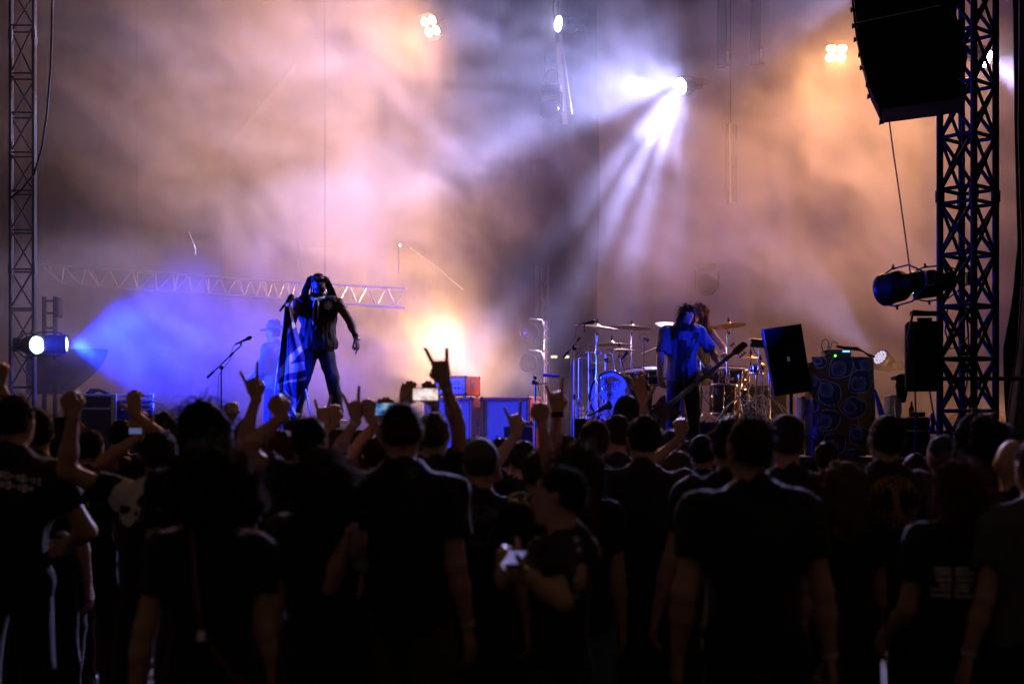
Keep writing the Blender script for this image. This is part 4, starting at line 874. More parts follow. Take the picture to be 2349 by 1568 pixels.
# black cloth hung over the post
vs = []; fs = []
for j in range(15):
    for i in range(11):
        s = i / 10; v = 861 + j * 4.5 * (1 - .25 * abs(s - .55) * (j / 14)); u = 2057 + 29 * s + (s - .4) * -10 * (j / 14); vs.append(W(u, v - 4 * math.sin(s * 3.1) * (1 - j / 14), 15.85) + Vector((0, .05 * math.sin(s * 11 + j * .3), 0)))
for j in range(14):
    for i in range(10): k = j * 11 + i; fs.append((k, k + 1, k + 12, k + 11))
o = MB().add(vs, fs, True).build('hanging_cloth', M_BLKC); sd = o.modifiers.new('thick', 'SOLIDIFY'); sd.thickness = .012; tag(o, 'black cloth hung over the blue lit post', 'cloth')
vs = []; fs = []
for j in range(9):
    for i in range(6):
        s = i / 5; w_ = (4 + 10 * (j / 8)) if j < 7 else 12; vs.append(W(2141 - w_ * .7 + w_ * s, 946 + j * 5.5, 15.3) + Vector((0, .03 * math.sin(s * 9 + j), 0)))
for j in range(8):
    for i in range(5): k = j * 6 + i; fs.append((k, k + 1, k + 7, k + 6))
o = MB().add(vs, fs, True).build('hanging_rag', M_BLKC); sd = o.modifiers.new('thick', 'SOLIDIFY'); sd.thickness = .012; tag(o, 'black rag tied to a cable left of the right tower foot', 'cloth')
# --- flight case with keyboards at the left
def flight_case():
    Y = 17.4; t = thing('flight_case', W(262, 1040, Y), 'flight case with aluminium edges behind the crowd on the left', 'flight case'); bk = mat('case_laminate', (0.02, 0.02, 0.025), .4)
    xa, xb, xc = W(170, 0, Y).x, W(262, 0, Y).x, W(347, 0, Y).x; zt = zv(903, Y)
    MB().box(((xa + xb) / 2, Y + .35, (zt + STAGE_Z) / 2), (xb - xa, .7, zt - STAGE_Z), None, .01).build('case_body', bk, t)
    for z in (zt, zt - .16): MB().box(((xa + xb) / 2, Y - .005, z - .02), (xb - xa, .03, .028), None, .004).build('edge_trim', M_ALU, t)
    MB().box((xb, Y - .006, (zt + STAGE_Z) / 2), (.07, .035, zt - STAGE_Z), None, .006).build('corner_post', M_ALU, t)
    MB().box(((xb + xc) / 2, Y + .4, (zt + STAGE_Z) / 2 - .03), (xc - xb, .6, zt - STAGE_Z - .1), None, .01).build('drawer_unit', bk, t)
    for k, v in enumerate((907, 917, 928, 939)): MB().box(W(308 + k, v, Y) + Vector((0, .08, 0)), (PX(76, Y), .03, PX(6 if k % 2 == 0 else 3.5, Y)), None, .004).build('rail', M_ALU, t)
    for v in (908, 930): MB().box(W(350, v, Y), (PX(7, Y), .06, PX(12, Y)), None, .008).build('corner_guard', M_ALU, t)
    k = thing('cable_bundle', W(215, 903, Y + .2), 'dark cable coil on top of the flight case', 'cable')
    for i in range(4): MB().tube([W(198 + 5 * i, 902, Y + .2), W(208 + 4 * i, 893 + i, Y + .25), W(225 + 3 * i, 892 + i, Y + .2), W(240 + 3 * i, 902, Y + .25)], .012, 6).build('lead', M_PLAST, k)
flight_case()
# black swagged cloth below the left lamps
vs = []; fs = []
for j in range(21):
    for i in range(25):
        s = i / 24; v = 800 + j * (5.2 + 7.5 * 0) ; edge = 160 + (245 - 160) * math.sin(min(1, (900 - v) / 100.) * 1.57) if v < 900 else 160
        u = 60 + s * (max(edge, 150) - 60); vs.append(W(u, v, 18.9) + Vector((0, .05 * math.sin(s * 14), 0)))
for j in range(20):
    for i in range(24): k = j * 25 + i; fs.append((k, k + 1, k + 26, k + 25))
o = MB().add(vs, fs, True).build('wing_drape', M_NAVY); tag(o, 'dark drape hanging below the lit blue cans', 'curtain')
for u, v, w, lab, Y in ((724, 962, 130, 'low black riser under the singer', 17.25),):
    o = MB().box(W(u, v + 40, Y), (PX(w, Y), .8, PX(80, Y) + .0), None, .01).build('performer_riser', mat('riser_black', (0, 0, 0))); tag(o, lab, 'riser')
# ------------------------------------------------------------------ bodies: blended volumes turned into one skin
def smin(a, b, k):
    h = np.clip(.5 + .5 * (b - a) / k, 0, 1); return b + (a - b) * h - k * h * (1 - h)
class Vol:
    def __init__(s): s.p = []
    def cap(s, a, b, r1, r2=None, k=.03, cut=None, flat=1.0):
        s.p.append(('c', np.array(a, float), np.array(b, float), r1, r1 if r2 is None else r2, k, cut)); return s
    def ell(s, c, r, k=.03, rot=None, neg=False):
        s.p.append(('n' if neg else 'e', np.array(c, float), np.array(r, float), None if rot is None else np.array(rot, float), None, k, None)); return s
    def mesh(s, h, cuts=(), disp=None, infl=0.0, margin=.05):
        lo = np.full(3, 1e9); hi = -lo; bb = []
        for q in s.p:
            if q[0] == 'c': m = max(q[3], q[4]); a, b = np.minimum(q[1], q[2]) - m, np.maximum(q[1], q[2]) + m
            else: m = q[2].max() if q[3] is not None else q[2]; a, b = q[1] - m, q[1] + m
            bb.append((a, b))
            if q[0] != 'n': lo = np.minimum(lo, a); hi = np.maximum(hi, b)
        lo -= 3 * h + infl + .02; hi += 3 * h + infl + .02
        n = np.ceil((hi - lo) / h).astype(int) + 1
        ax = [lo[i] + h * np.arange(n[i]) for i in range(3)]
        D = np.full(n, 1.0, np.float32)
        for q, (a, b) in zip(s.p, bb):
            i0 = np.maximum(0, np.floor((a - margin - lo) / h).astype(int)); i1 = np.minimum(n, np.ceil((b + margin - lo) / h).astype(int) + 1)
            sl = tuple(slice(i0[i], i1[i]) for i in range(3))
            X, Y, Z = np.meshgrid(*[ax[i][sl[i]] for i in range(3)], indexing='ij', sparse=True)
            if q[0] == 'c':
                A, B = q[1], q[2]; ab = B - A; L2 = max(1e-9, ab @ ab)
                t = np.clip(((X - A[0]) * ab[0] + (Y - A[1]) * ab[1] + (Z - A[2]) * ab[2]) / L2, 0, 1)
                d = np.sqrt((X - A[0] - t * ab[0]) ** 2 + (Y - A[1] - t * ab[1]) ** 2 + (Z - A[2] - t * ab[2]) ** 2) - (q[3] + (q[4] - q[3]) * t)
                if q[6] is not None:
                    P, N = q[6]; d = np.maximum(d, (X - P[0]) * N[0] + (Y - P[1]) * N[1] + (Z - P[2]) * N[2])
            else:
                x, y, z = X - q[1][0], Y - q[1][1], Z - q[1][2]
                if q[3] is not None:
                    Rm = q[3].T; x, y, z = Rm[0, 0] * x + Rm[0, 1] * y + Rm[0, 2] * z, Rm[1, 0] * x + Rm[1, 1] * y + Rm[1, 2] * z, Rm[2, 0] * x + Rm[2, 1] * y + Rm[2, 2] * z
                r = q[2]; k0 = np.sqrt((x / r[0]) ** 2 + (y / r[1]) ** 2 + (z / r[2]) ** 2); k1 = np.sqrt((x / r[0] ** 2) ** 2 + (y / r[1] ** 2) ** 2 + (z / r[2] ** 2) ** 2)
                d = k0 * (k0 - 1) / np.maximum(k1, 1e-6)
            if q[0] == 'n': D[sl] = np.maximum(D[sl], -d)
            else: D[sl] = smin(D[sl], d, q[5]) if q[5] > 0 else np.minimum(D[sl], d)
        X, Y, Z = np.meshgrid(*ax, indexing='ij', sparse=True)
        if infl: D -= infl
        if disp is not None: D = D + disp(X, Y, Z)
        for c in cuts: D = np.maximum(D, c(X, Y, Z))
        return surfnet(D, lo, h)
CORN = np.array([(0, 0, 0), (1, 0, 0), (0, 1, 0), (1, 1, 0), (0, 0, 1), (1, 0, 1), (0, 1, 1), (1, 1, 1)])
EDG = [(0, 1), (2, 3), (4, 5), (6, 7), (0, 2), (1, 3), (4, 6), (5, 7), (0, 4), (1, 5), (2, 6), (3, 7)]
def surfnet(D, lo, h):
    S = D < 0; c = np.zeros(tuple(k - 1 for k in D.shape), np.int8)
    nx, ny, nz = c.shape
    for (i, j, k) in CORN: c += S[i:i + nx, j:j + ny, k:k + nz]
    I = np.argwhere((c > 0) & (c < 8))
    if len(I) == 0: return np.zeros((0, 3)), np.zeros((0, 4), int)
    dv = np.stack([D[I[:, 0] + a, I[:, 1] + b, I[:, 2] + e] for a, b, e in CORN], 1)
    P = np.zeros((len(I), 3)); N = np.zeros(len(I))
    for a, b in EDG:
        m = (dv[:, a] < 0) != (dv[:, b] < 0); t = dv[m, a] / (dv[m, a] - dv[m, b])
        P[m] += CORN[a] + (CORN[b] - CORN[a]) * t[:, None]; N[m] += 1
    V = lo + h * (I + P / N[:, None])
    ix = np.full(c.shape, -1, np.int64); ix[I[:, 0], I[:, 1], I[:, 2]] = np.arange(len(I)); Q = []
    for a in range(3):
        b, e = (a + 1) % 3, (a + 2) % 3
        s0 = [slice(None)] * 3; s1 = [slice(None)] * 3; s0[a] = slice(0, -1); s1[a] = slice(1, None)
        s0[b] = s1[b] = slice(1, -1); s0[e] = s1[e] = slice(1, -1)
        A, B = S[tuple(s0)], S[tuple(s1)]
        for flip in (False, True):
            E = np.argwhere(A & ~B if not flip else ~A & B)
            if len(E) == 0: continue
            E[:, b] += 1; E[:, e] += 1
            q = []
            for (ob, oe) in ((1, 1), (0, 1), (0, 0), (1, 0)):
                F = E.copy(); F[:, b] -= ob; F[:, e] -= oe; q.append(ix[F[:, 0], F[:, 1], F[:, 2]])
            q = np.stack(q, 1); Q.append(q if not flip else q[:, ::-1])
    return V, np.concatenate(Q)
def npmesh(name, V, Q, m, smooth=True):
    me = bpy.data.meshes.new(name); me.vertices.add(len(V)); me.vertices.foreach_set('co', np.asarray(V, np.float32).ravel())
    k = Q.shape[1]; me.loops.add(Q.size); me.loops.foreach_set('vertex_index', Q.astype(np.int32).ravel())
    me.polygons.add(len(Q)); me.polygons.foreach_set('loop_start', np.arange(0, Q.size, k, dtype=np.int32)); me.polygons.foreach_set('loop_total', np.full(len(Q), k, np.int32))
    me.polygons.foreach_set('use_smooth', np.full(len(Q), smooth)); me.update(calc_edges=True)
    if m is not None: me.materials.append(m)
    return me
def join(parts):
    V = []; Q = []; n = 0
    for v, q in parts: V.append(v); Q.append(q + n); n += len(v)
    return np.concatenate(V), np.concatenate(Q)
# ---- hands
HB = [(.030, .0, .093), (.010, .0, .098), (-.011, .0, .094), (-.031, .0, .083)]
HL = [(.043, .027, .021), (.047, .030, .022), (.044, .028, .021), (.035, .022, .019)]
POSES = {'relax': ([(18, 28, 18)] * 4, (.06, .0, -.06, -.14), 'side'), 'open': ([(4, 8, 6)] * 4, (.20, .03, -.12, -.30), 'out'), 'fist': ([(82, 95, 60)] * 4, (0, 0, 0, 0), 'fold'),
         'grip': ([(62, 70, 45)] * 4, (0, 0, 0, 0), 'fold'), 'horns': ([(2, 6, 5), (80, 95, 60), (80, 95, 60), (4, 6, 5)], (.22, 0, 0, -.28), 'fold'), 'hold': ([(40, 45, 30)] * 4, (.05, 0, 0, -.05), 'out'),
         'point': ([(6, 10, 8), (60, 80, 50), (70, 80, 50), (20, 30, 20)], (.1, 0, 0, -.3), 'side'), 'fret': ([(50, 60, 45), (48, 62, 45), (52, 60, 45), (55, 60, 45)], (.1, .03, -.05, -.1), 'out')}
HANDS = {}
def hand_mesh(pose, h):
    if (pose, h) in HANDS: return HANDS[pose, h]
    v = Vol(); curls, splay, thumb = POSES[pose]
    v.ell((0, 0, -.004), (.029, .020, .034), k=0); v.ell((0, .001, .050), (.041, .0165, .056), k=.014)
    for b, L, cu, sp in zip(HB, HL, curls, splay):
        v.cap((b[0] * .3, 0, .02), (b[0], 0, b[2] - .006), .013, .0125, k=.010)
        p = np.array(b); ang = 0
        for i, (l, c) in enumerate(zip(L, cu)):
            ang += math.radians(c); d = np.array((math.sin(sp) * math.cos(ang), math.sin(ang), math.cos(ang) * math.cos(sp))); q = p + d * l
            v.cap(p, q, (.0112, .0102, .0094)[i], (.0102, .0094, .0080)[i], k=.0035); p = q
    T = {'side': [(.026, .006, .022), (.048, .016, .052), (.056, .024, .082), (.056, .030, .104)], 'out': [(.026, .006, .022), (.055, .014, .045), (.078, .020, .068), (.092, .024, .086)],
         'fold': [(.026, .008, .022), (.046, .026, .048), (.034, .046, .074), (.008, .052, .082)]}[thumb]
    for i in range(3): v.cap(T[i], T[i + 1], (.0165, .0125, .0105)[i], (.0125, .0108, .0085)[i], k=.006)
    HANDS[pose, h] = v.mesh(h, margin=.02); return HANDS[pose, h]
def ik(sh, wr, L1, L2, pole):
    sh, wr, pole = np.array(sh, float), np.array(wr, float), np.array(pole, float)
    d = wr - sh; D = np.linalg.norm(d); u = d / D
    if D > (L1 + L2) * .995: D = (L1 + L2) * .995; wr = sh + u * D
    a = (L1 * L1 - L2 * L2 + D * D) / (2 * D); hgt = math.sqrt(max(0, L1 * L1 - a * a))
    p = pole - u * (pole @ u); p /= max(1e-6, np.linalg.norm(p)); return sh + u * a + p * hgt, wr
def fold_noise(seed, amp, f=1.0):
    r = np.random.default_rng(seed); ws = [(r.normal(0, 1, 3) * np.array((26, 26, 11)) * f * g, r.uniform(0, 6.28), amp / g) for g in (1, 1.6, 2.4) for _ in range(3)]
    def f_(X, Y, Z):
        o = 0
        for w, ph, a in ws: o = o + a * .5 * np.sin(X * w[0] + Y * w[1] + Z * w[2] + ph)
        return o
    return f_
def drape(seed):                         # hanging folds of a loose shirt plus small wrinkles
    a, b_ = fold_noise(seed, .006), fold_noise(seed + 77, .005, 1.7); r = np.random.default_rng(seed); p1, p2, k1, k2 = r.uniform(0, 6.28), r.uniform(0, 6.28), r.uniform(24, 34), r.uniform(-9, 9)
    def f(X, Y, Z): return np.minimum(.007, a(X, Y, Z) + b_(X, Y, Z) - .003 + .007 * np.sin(X * k1 + Z * k2 + p1 + 1.5 * np.sin(Z * 7 + p2)) * np.sin(Z * 5 + X * 6 + p2))
    return f
def rotm(rx=0, ry=0, rz=0): return np.array(Euler((rx, ry, rz)).to_matrix())
SKIN = {k: mat('skin_' + k, c, .55, var=.12, nscale=25, bump=.12, bscale=220) for k, c in (('fair', (0.50, 0.30, 0.21)), ('tan', (0.40, 0.22, 0.145)), ('dark', (0.13, 0.065, 0.04)))}
HAIRM = {k: mat('hair_' + k, c, .75, spec=.25, var=.35, nscale=40, bump=.5, bscale=120, stretch=(1, 1, .15)) for k, c in (('black', (0.010, 0.008, 0.007)), ('brown', (0.030, 0.017, 0.010)), ('red', (0.07, 0.010, 0.008)), ('blond', (0.085, 0.05, 0.025)), ('grey', (0.03, 0.028, 0.027)), ('ginger', (0.085, 0.030, 0.012)))}
CLOTH = {k: mat('cloth_' + k, c, .9, var=.25, nscale=30, bump=.3, bscale=90, sheen=.08) for k, c in (('black', (0.010, 0.010, 0.011)), ('charcoal', (0.020, 0.020, 0.022)), ('navy', (0.012, 0.015, 0.03)), ('grey', (0.09, 0.09, 0.10)), ('denim', (0.10, 0.14, 0.22)), ('darkdenim', (0.03, 0.04, 0.07)), ('khaki', (0.075, 0.06, 0.042)), ('shirtblue', (0.09, 0.10, 0.14)), ('jacket', (0.20, 0.21, 0.26)), ('olive', (0.03, 0.032, 0.02)), ('maroon', (0.05, 0.01, 0.012)))}
class Person: pass
def person(label, base, H=1.75, yaw=0.0, b=1.0, skin='fair', hair='short', hcol='brown', shirt='black', legs='trousers', lcol='charcoal', L=None, Rr=None, lean=(0, 0), head=(0, 0, 0), h=.017, group='crowd in front of the stage', feet=None, dz=0.0, sleeves=.55, longlen=.30, strands=0, face=False, hidelow=False, boots=False, hips=1.0):
    s = H / 1.75; base = Vector(base); P = Person(); P.base = base; P.yaw = yaw
    Mw = Matrix.Translation(base) @ Matrix.Rotation(yaw, 4, 'Z'); Mi = Mw.inverted(); P.M = Mw
    def J(x, y, z):                      # body point, leaned
        f = max(0, z - .95); return np.array(((x + lean[0] * f) * s, (y + lean[1] * f) * s, (z - dz) * s))
    def HR(x, y, z):                     # head point
        q = rotm(*head) @ np.array((x, y, z - 1.545)); return J(0, 0, 1.545) + q * s
    hr = rotm(*head); P.HR = HR; P.J = J; P.s = s
    g = .5 + .5 * b
    tor = Vol()
    def torso(v, i=0.0, up=True, low=True):
        if low: v.ell(J(0, 0, .95), np.array((.165 * b * hips + i, .120 * b + i, .13 + i)) * s, k=.04)
        v.ell(J(0, .005 * b, 1.08), np.array((.142 * b + i, .105 * b + i, .15 + i)) * s, k=.05)
        v.ell(J(0, -.005, 1.27), np.array((.162 * b + i, .116 * g + i, .17 + i)) * s, k=.05)
        v.cap(J(-.125 * b, -.012, 1.405), J(.125 * b, -.012, 1.405), (.066 * g + i) * s, k=.05)
        for x in (-1, 1): v.cap(J(.10 * x, -.015, 1.43), J(.012 * x, -.018, 1.50), (.046 + i * .8) * s, (.052 + i * .5) * s, k=.03)
    # arms
    arms = []
    for sx, A in ((-1, L), (1, Rr)):
        A = dict(A or {}); sh = J(.178 * sx * b, -.01, 1.412)
        if 'at' in A: wr = np.array(Mi @ Vector(A['at']))
        elif 'rel' in A: wr = J(*A['rel'])
        else: wr = J(sx * (.035 + .205 * b), .05 + .03 * sx, .835)
        if wr[2] > sh[2]: sh = sh + np.array((-.02 * sx, 0, .045)) * s
        pole = A.get('pole', (.12 * sx, -1, -.2) if wr[2] < sh[2] else (.8 * sx, -.3, -.5))
        el, wr = ik(sh, wr, .285 * s, .255 * s, pole); arms.append((sx, sh, el, wr, A))
    def arm(v, q, i=0.0):
        sx, sh, el, wr, A = q
        v.ell(sh, np.array((.060, .060, .064)) * s * g + i, k=.04)
        v.cap(sh, el, (.052 * g + i) * s, (.041 * g + i) * s, k=.03)
        d = wr - el; v.cap(el, el + d * .35, (.041 * g + i) * s, (.043 * g + i) * s, k=.02); v.cap(el + d * .3, wr, (.042 * g + i) * s, (.027 + i) * s, k=.02)
    body = Vol(); torso(body)
    body.cap(J(0, -.012, 1.43), HR(0, .008, 1.59), .058 * s, .054 * s, k=.025)
    body.ell(HR(0, .016, 1.655), np.array((.074, .096, .105)) * s, k=.02, rot=hr)
    body.ell(HR(0, .052, 1.595), np.array((.054, .062, .058)) * s, k=.03, rot=hr)
    for x in (-1, 1): body.ell(HR(.076 * x, .004, 1.643), np.array((.012, .026, .033)) * s, k=.008, rot=hr)
    body.cap(HR(0, .110, 1.662), HR(0, .126, 1.628), .010 * s, .0145 * s, k=.012)
    if face:
        body.ell(HR(0, .106, 1.589), np.array((.023, .013, .011)) * s, k=.01, rot=hr); body.ell(HR(0, .098, 1.553), np.array((.024, .022, .018)) * s, k=.015, rot=hr)
        for x in (-1, 1): body.ell(HR(.033 * x, .118, 1.664), np.array((.018, .016, .012)) * s, neg=True, rot=hr); body.ell(HR(.032 * x, .098, 1.664), np.array((.012, .012, .011)) * s, k=.003, rot=hr)
    for q in arms: arm(body, q)
    if feet is None:
        st = .10 + .02 * b
        feet = [((-.09, 0, .90), (-st, .02, .49), (-st - .01, -.02, .09), (-st - .03, .16, .035)), ((.09, 0, .90), (st, .02, .49), (st + .01, -.02, .09), (st + .03, .16, .035))]
        fl = [tuple(J(*q) for q in f) for f in feet]
    else: fl = [tuple(np.array(q) * s for q in f) for f in feet]
    if not hidelow:
        for hp, kn, an, to in fl:
            body.cap(hp, kn, .080 * g * s, .055 * g * s, k=.03); d = an - kn; body.cap(kn, kn + d * .35, .054 * g * s, .057 * g * s, k=.02); body.cap(kn + d * .3, an, .056 * g * s, .038 * s, k=.02)
            body.cap(an + (0, -.02 * s, -.03 * s), to, .042 * s, .036 * s, k=.02)
    hh = .0045 if h < .014 else .006
    parts = [body.mesh(h)]
    for (sx, sh, el, wr, A) in arms:
        z = wr - el; z = z / np.linalg.norm(z)
        if 'dir' in A: z = np.array(Mi.to_3x3() @ Vector(A['dir'])); z = z / np.linalg.norm(z)
        y = np.array(Mi.to_3x3() @ Vector(A['palm'])) if 'palm' in A else (np.array((-sx, .2, 0.)) if wr[2] < sh[2] else np.array((0., 1., 0.)))
        y = y - z * (y @ z); y /= np.linalg.norm(y); x = np.cross(z, y) * sx
        V, Q = hand_mesh(A.get('pose', 'relax'), hh); V = wr + (V[:, :1] * x + V[:, 1:2] * y + V[:, 2:] * z) * s * 1.03
        parts.append((V, Q if sx < 0 else Q[:, ::-1]))
    me = npmesh('person', *join(parts), SKIN[skin]); o = put('person', me); o.location = base; o.rotation_euler = (0, 0, yaw)
    tag(o, label, 'person', group); P.o = o; P.arms = {q[0]: q for q in arms}
    sd = int(abs(base.x * 997 + base.y * 131)) + 1
    # shirt
    if shirt:
        v = Vol(); torso(v, .020)
        v.ell(J(0, 0, .93), np.array((.178 * b * hips, .135 * b, .20)) * s, k=.03)
        for (sx, sh, el, wr, A) in arms:
            if sleeves <= 0: continue
            e = sh + (el - sh) * min(1, sleeves); u = (el - sh) / np.linalg.norm(el - sh)
            v.ell(sh, np.array((.076, .076, .076)) * s * g, k=.04)
            v.cap(sh, e + u * .03, (.074 * g) * s, (.071 * g) * s, k=.035, cut=(e, u))
            if sleeves > 1: v.cap(el, wr - (wr - el) * .06, .058 * s * g, .040 * s, k=.02)
        neckc = J(0, .0, 1.535); zb = J(0, 0, .86)[2]
        cuts = [lambda X, Y, Z: zb - Z, lambda X, Y, Z: .072 * s - np.sqrt((X - neckc[0]) ** 2 + (Y - neckc[1] - .02 * s) ** 2 + ((Z - neckc[2]) * .75) ** 2)]
        if sleeves <= 0: cuts += [(lambda q: lambda X, Y, Z: .066 * s - np.sqrt((X - q[1][0] - q[0] * .045 * s) ** 2 + (Y - q[1][1]) ** 2 + (Z - q[1][2] + .01) ** 2))(q) for q in arms]
        P.shirt = put('t_shirt' if sleeves > 0 else 'vest', npmesh('t_shirt', *v.mesh(h, cuts, drape(sd)), CLOTH[shirt]), o, False)
    if legs and not hidelow:
        v = Vol(); v.ell(J(0, 0, .95), np.array((.172 * b * hips, .128 * b, .12)) * s, k=.03)
        zc = fl[0][1][2] - .02 if legs == 'shorts' else fl[0][2][2] - .02 * s
        for hp, kn, an, to in fl:
            ex = .030 if legs == 'shorts' else .014
            v.cap(hp, kn, (.084 * g + ex * .6) * s, (.058 * g + ex) * s, k=.03)
            if legs == 'trousers': v.cap(kn, an, (.070 * g) * s, (.058) * s, k=.02)
            if legs == 'shorts': v.cap(kn, kn + (an - kn) * .1, (.058 * g + ex) * s, (.056 * g + ex) * s, k=.02)
        cuts = [(lambda X, Y, Z: zc - Z)] if feet is None or legs == 'trousers' else []
        P.legs = put('shorts' if legs == 'shorts' else 'trousers', npmesh('trousers', *v.mesh(h, cuts, lambda X, Y, Z, q=fold_noise(sd + 5, .006): np.minimum(.004, q(X, Y, Z) - .003)), CLOTH[lcol]), o, False)
    if not hidelow:
        for hp, kn, an, to in fl:
            v = Vol(); v.cap(an + (0, -.03 * s, -.04 * s), to + (0, .01, 0), .050 * s, .042 * s); v.cap(an + (0, -.01, -.02 * s), an + (0, -.005, (.22 if boots else .02) * s), .050 * s, .056 * s if boots else .048 * s)
            put('boot' if boots else 'shoe', npmesh('shoe', *v.mesh(.016), mat('shoe_black', (0.02, 0.02, 0.02), .5)), o, False)
    # hair
    hl = 0
    hc = HR(0, -.004, 1.668)
    inv = hr.T
    def loc(X, Y, Z):                    # back to head space
        q = J(0, 0, 1.545); x, y, z = (X - q[0]) / s, (Y - q[1]) / s, (Z - q[2]) / s
        return inv[0, 0] * x + inv[0, 1] * y + inv[0, 2] * z, inv[1, 0] * x + inv[1, 1] * y + inv[1, 2] * z, inv[2, 0] * x + inv[2, 1] * y + inv[2, 2] * z + 1.545
    def facecut(X, Y, Z): x, y, z = loc(X, Y, Z); return ((y - .070) * .83 - (z - 1.715) * .55) * s
    def napecut(X, Y, Z): x, y, z = loc(X, Y, Z); return (1.572 + .45 * (y + .085) - z) * s
    hm = HAIRM.get(hcol); v = Vol(); P.hair = None
    if hair == 'short':
        v.ell(hc, np.array((.082, .102, .105)) * s, rot=hr); P.hair = put('hair', npmesh('hair', *v.mesh(.009 if strands else .012, [facecut, napecut], fold_noise(sd + 9, .004, 3)), hm), o, False)
    elif hair == 'crop':
        v.ell(HR(0, .004, 1.662), np.array((.078, .099, .104)) * s, rot=hr); P.hair = put('hair', npmesh('hair', *v.mesh(.009 if strands else .012, [facecut, napecut], fold_noise(sd + 9, .0015, 4)), hm), o, False)
    elif hair in ('long', 'messy'):
        v.ell(hc, np.array((.090, .108, .108)) * s, rot=hr, k=.03)
        e = 1.62 - longlen
        v.cap(HR(0, -.045, 1.64), J(0, -.100 * g, e + .03), .080 * s, .080 * s, k=.05)
        for x in (-1, 1): v.cap(HR(.055 * x, -.02, 1.66), J(.085 * x, -.075 * g, e), .048 * s, .046 * s, k=.05)
        P.hair = put('hair', npmesh('hair', *v.mesh(.011, [facecut], fold_noise(sd + 9, .010, 1.6)), hm), o, False)
    elif hair == 'curly':
        v.ell(HR(0, -.03, 1.665), np.array((.150, .150, .125)) * s, rot=hr, k=.04); v.ell(HR(.02, -.05, 1.60), np.array((.150, .125, .10)) * s, rot=hr, k=.05)
        P.hair = put('hair', npmesh('hair', *v.mesh(.011, [facecut], fold_noise(sd + 9, .022, 2.2)), hm), o, False)
    elif hair == 'cap':
        v.ell(HR(0, .004, 1.662), np.array((.078, .099, .100)) * s, rot=hr); P.hair = put('hair', npmesh('hair', *v.mesh(.012, [facecut, napecut]), HAIRM['brown']), o, False)
        v = Vol(); v.ell(HR(0, .004, 1.685), np.array((.086, .108, .095)) * s, rot=hr); v.cap(HR(-.04, .11, 1.695), HR(.04, .11, 1.695), .018 * s, k=.02); v.cap(HR(-.03, .15, 1.685), HR(.03, .15, 1.685), .014 * s, k=.03)
        def capcut(X, Y, Z): x, y, z = loc(X, Y, Z); return (1.665 - z) * s
        put('cap', npmesh('cap', *v.mesh(.010, [capcut]), CLOTH[hcol] if hcol in CLOTH else CLOTH['charcoal']), o, False)
    if strands and P.hair:
        add_strands(P, strands, hair, hm, sd)
    return P
def add_strands(P, n, style, m, seed, r0=.0016):
    r = np.random.default_rng(seed); me = P.hair.data; N = len(me.vertices)
    co = np.empty(N * 3, np.float32); me.vertices.foreach_get('co', co); co = co.reshape(-1, 3)
    no = np.empty(N * 3, np.float32); me.vertices.foreach_get('normal', no); no = no.reshape(-1, 3)
    idx = r.integers(0, N, n); mb = MB()
    for i in idx:
        p = co[i].astype(float); q = no[i].astype(float) + r.normal(0, .35, 3)
        if style == 'curly': L, steps, g = .075, 7, 0.0
        elif style in ('long', 'messy'): L, steps, g = .10, 5, 1.3; q *= .5
        else: L, steps, g = .022, 3, .25
        L *= r.uniform(.5, 1.3); d = q / np.linalg.norm(q); pts = [p]
        ph = r.uniform(0, 6.28); ax = r.normal(0, 1, 3); ax /= np.linalg.norm(ax)
        for k in range(steps):
            d = d + np.array((0, 0, -g / steps * (k + .5))) + r.normal(0, .12, 3)
            if style == 'curly': d = d + .9 * np.cross(ax, d)
            d /= np.linalg.norm(d); pts.append(pts[-1] + d * L / steps)
        mb.tube(pts, list(np.linspace(r0, r0 * .4, len(pts))), 3, False)
    mb.build('stray_hair', m, P.o, False); P.o.children[-1]['kind'] = 'stuff'
def decal(P, test, x0, x1, z0, z1, step, m, name='shirt_print', side=-1, off=.004, jig=0):
    # a print on the back of the shirt: small faces laid on the cloth, 4 mm proud
    me = P.shirt.data; bv = BVHTree.FromPolygons([v.co for v in me.vertices], [p.vertices for p in me.polygons])
    nx, nz = int((x1 - x0) / step), int((z1 - z0) / step); ids = {}; vs = []; fs = []
    def vid(i, j):
        if (i, j) not in ids:
            hit = bv.ray_cast(Vector((x0 + i * step, side * 1.0, z0 + j * step)), Vector((0, -side, 0)))
            if hit[0] is None: return None
            ids[i, j] = len(vs); vs.append(hit[0] + Vector((0, side * off, 0)))
        return ids[i, j]
    for i in range(nx):
        for j in range(nz):
            if test(x0 + (i + .5) * step, z0 + (j + .5) * step):
                q = [vid(i, j), vid(i + 1, j), vid(i + 1, j + 1), vid(i, j + 1)]
                if None not in q: fs.append(q)
    if fs: return MB().add(vs, fs, True).build(name, m, P.o, False)
def wristband(P, sx, m, t=.985, w=.022):
    _, sh, el, wr, A = P.arms[sx]; d = (wr - el); d /= np.linalg.norm(d); c = wr - d * .02
    MB().tube([c - d * w / 2, c + d * w / 2], .034 * P.s, 14, False).build('wristband', m, P.o, False)
def phone(at, nrm, label, scr, up=(0, 0, 1), k=1.0):
    at = Vector(at); nrm = Vector(nrm).normalized(); up = Vector(up); x = up.cross(nrm).normalized(); up = nrm.cross(x); Mx = Matrix((x, nrm, up)).transposed()
    t = thing('phone', at, label, 'phone', 'phones held up in the crowd'); MB().box(at, (.155 * k, .009, .075 * k), Mx, .003).build('phone_body', mat('black_plastic', (0, 0, 0)), t)
    MB().box(at + nrm * .0052, (.142 * k, .001, .066 * k), Mx).build('screen', scr, t)
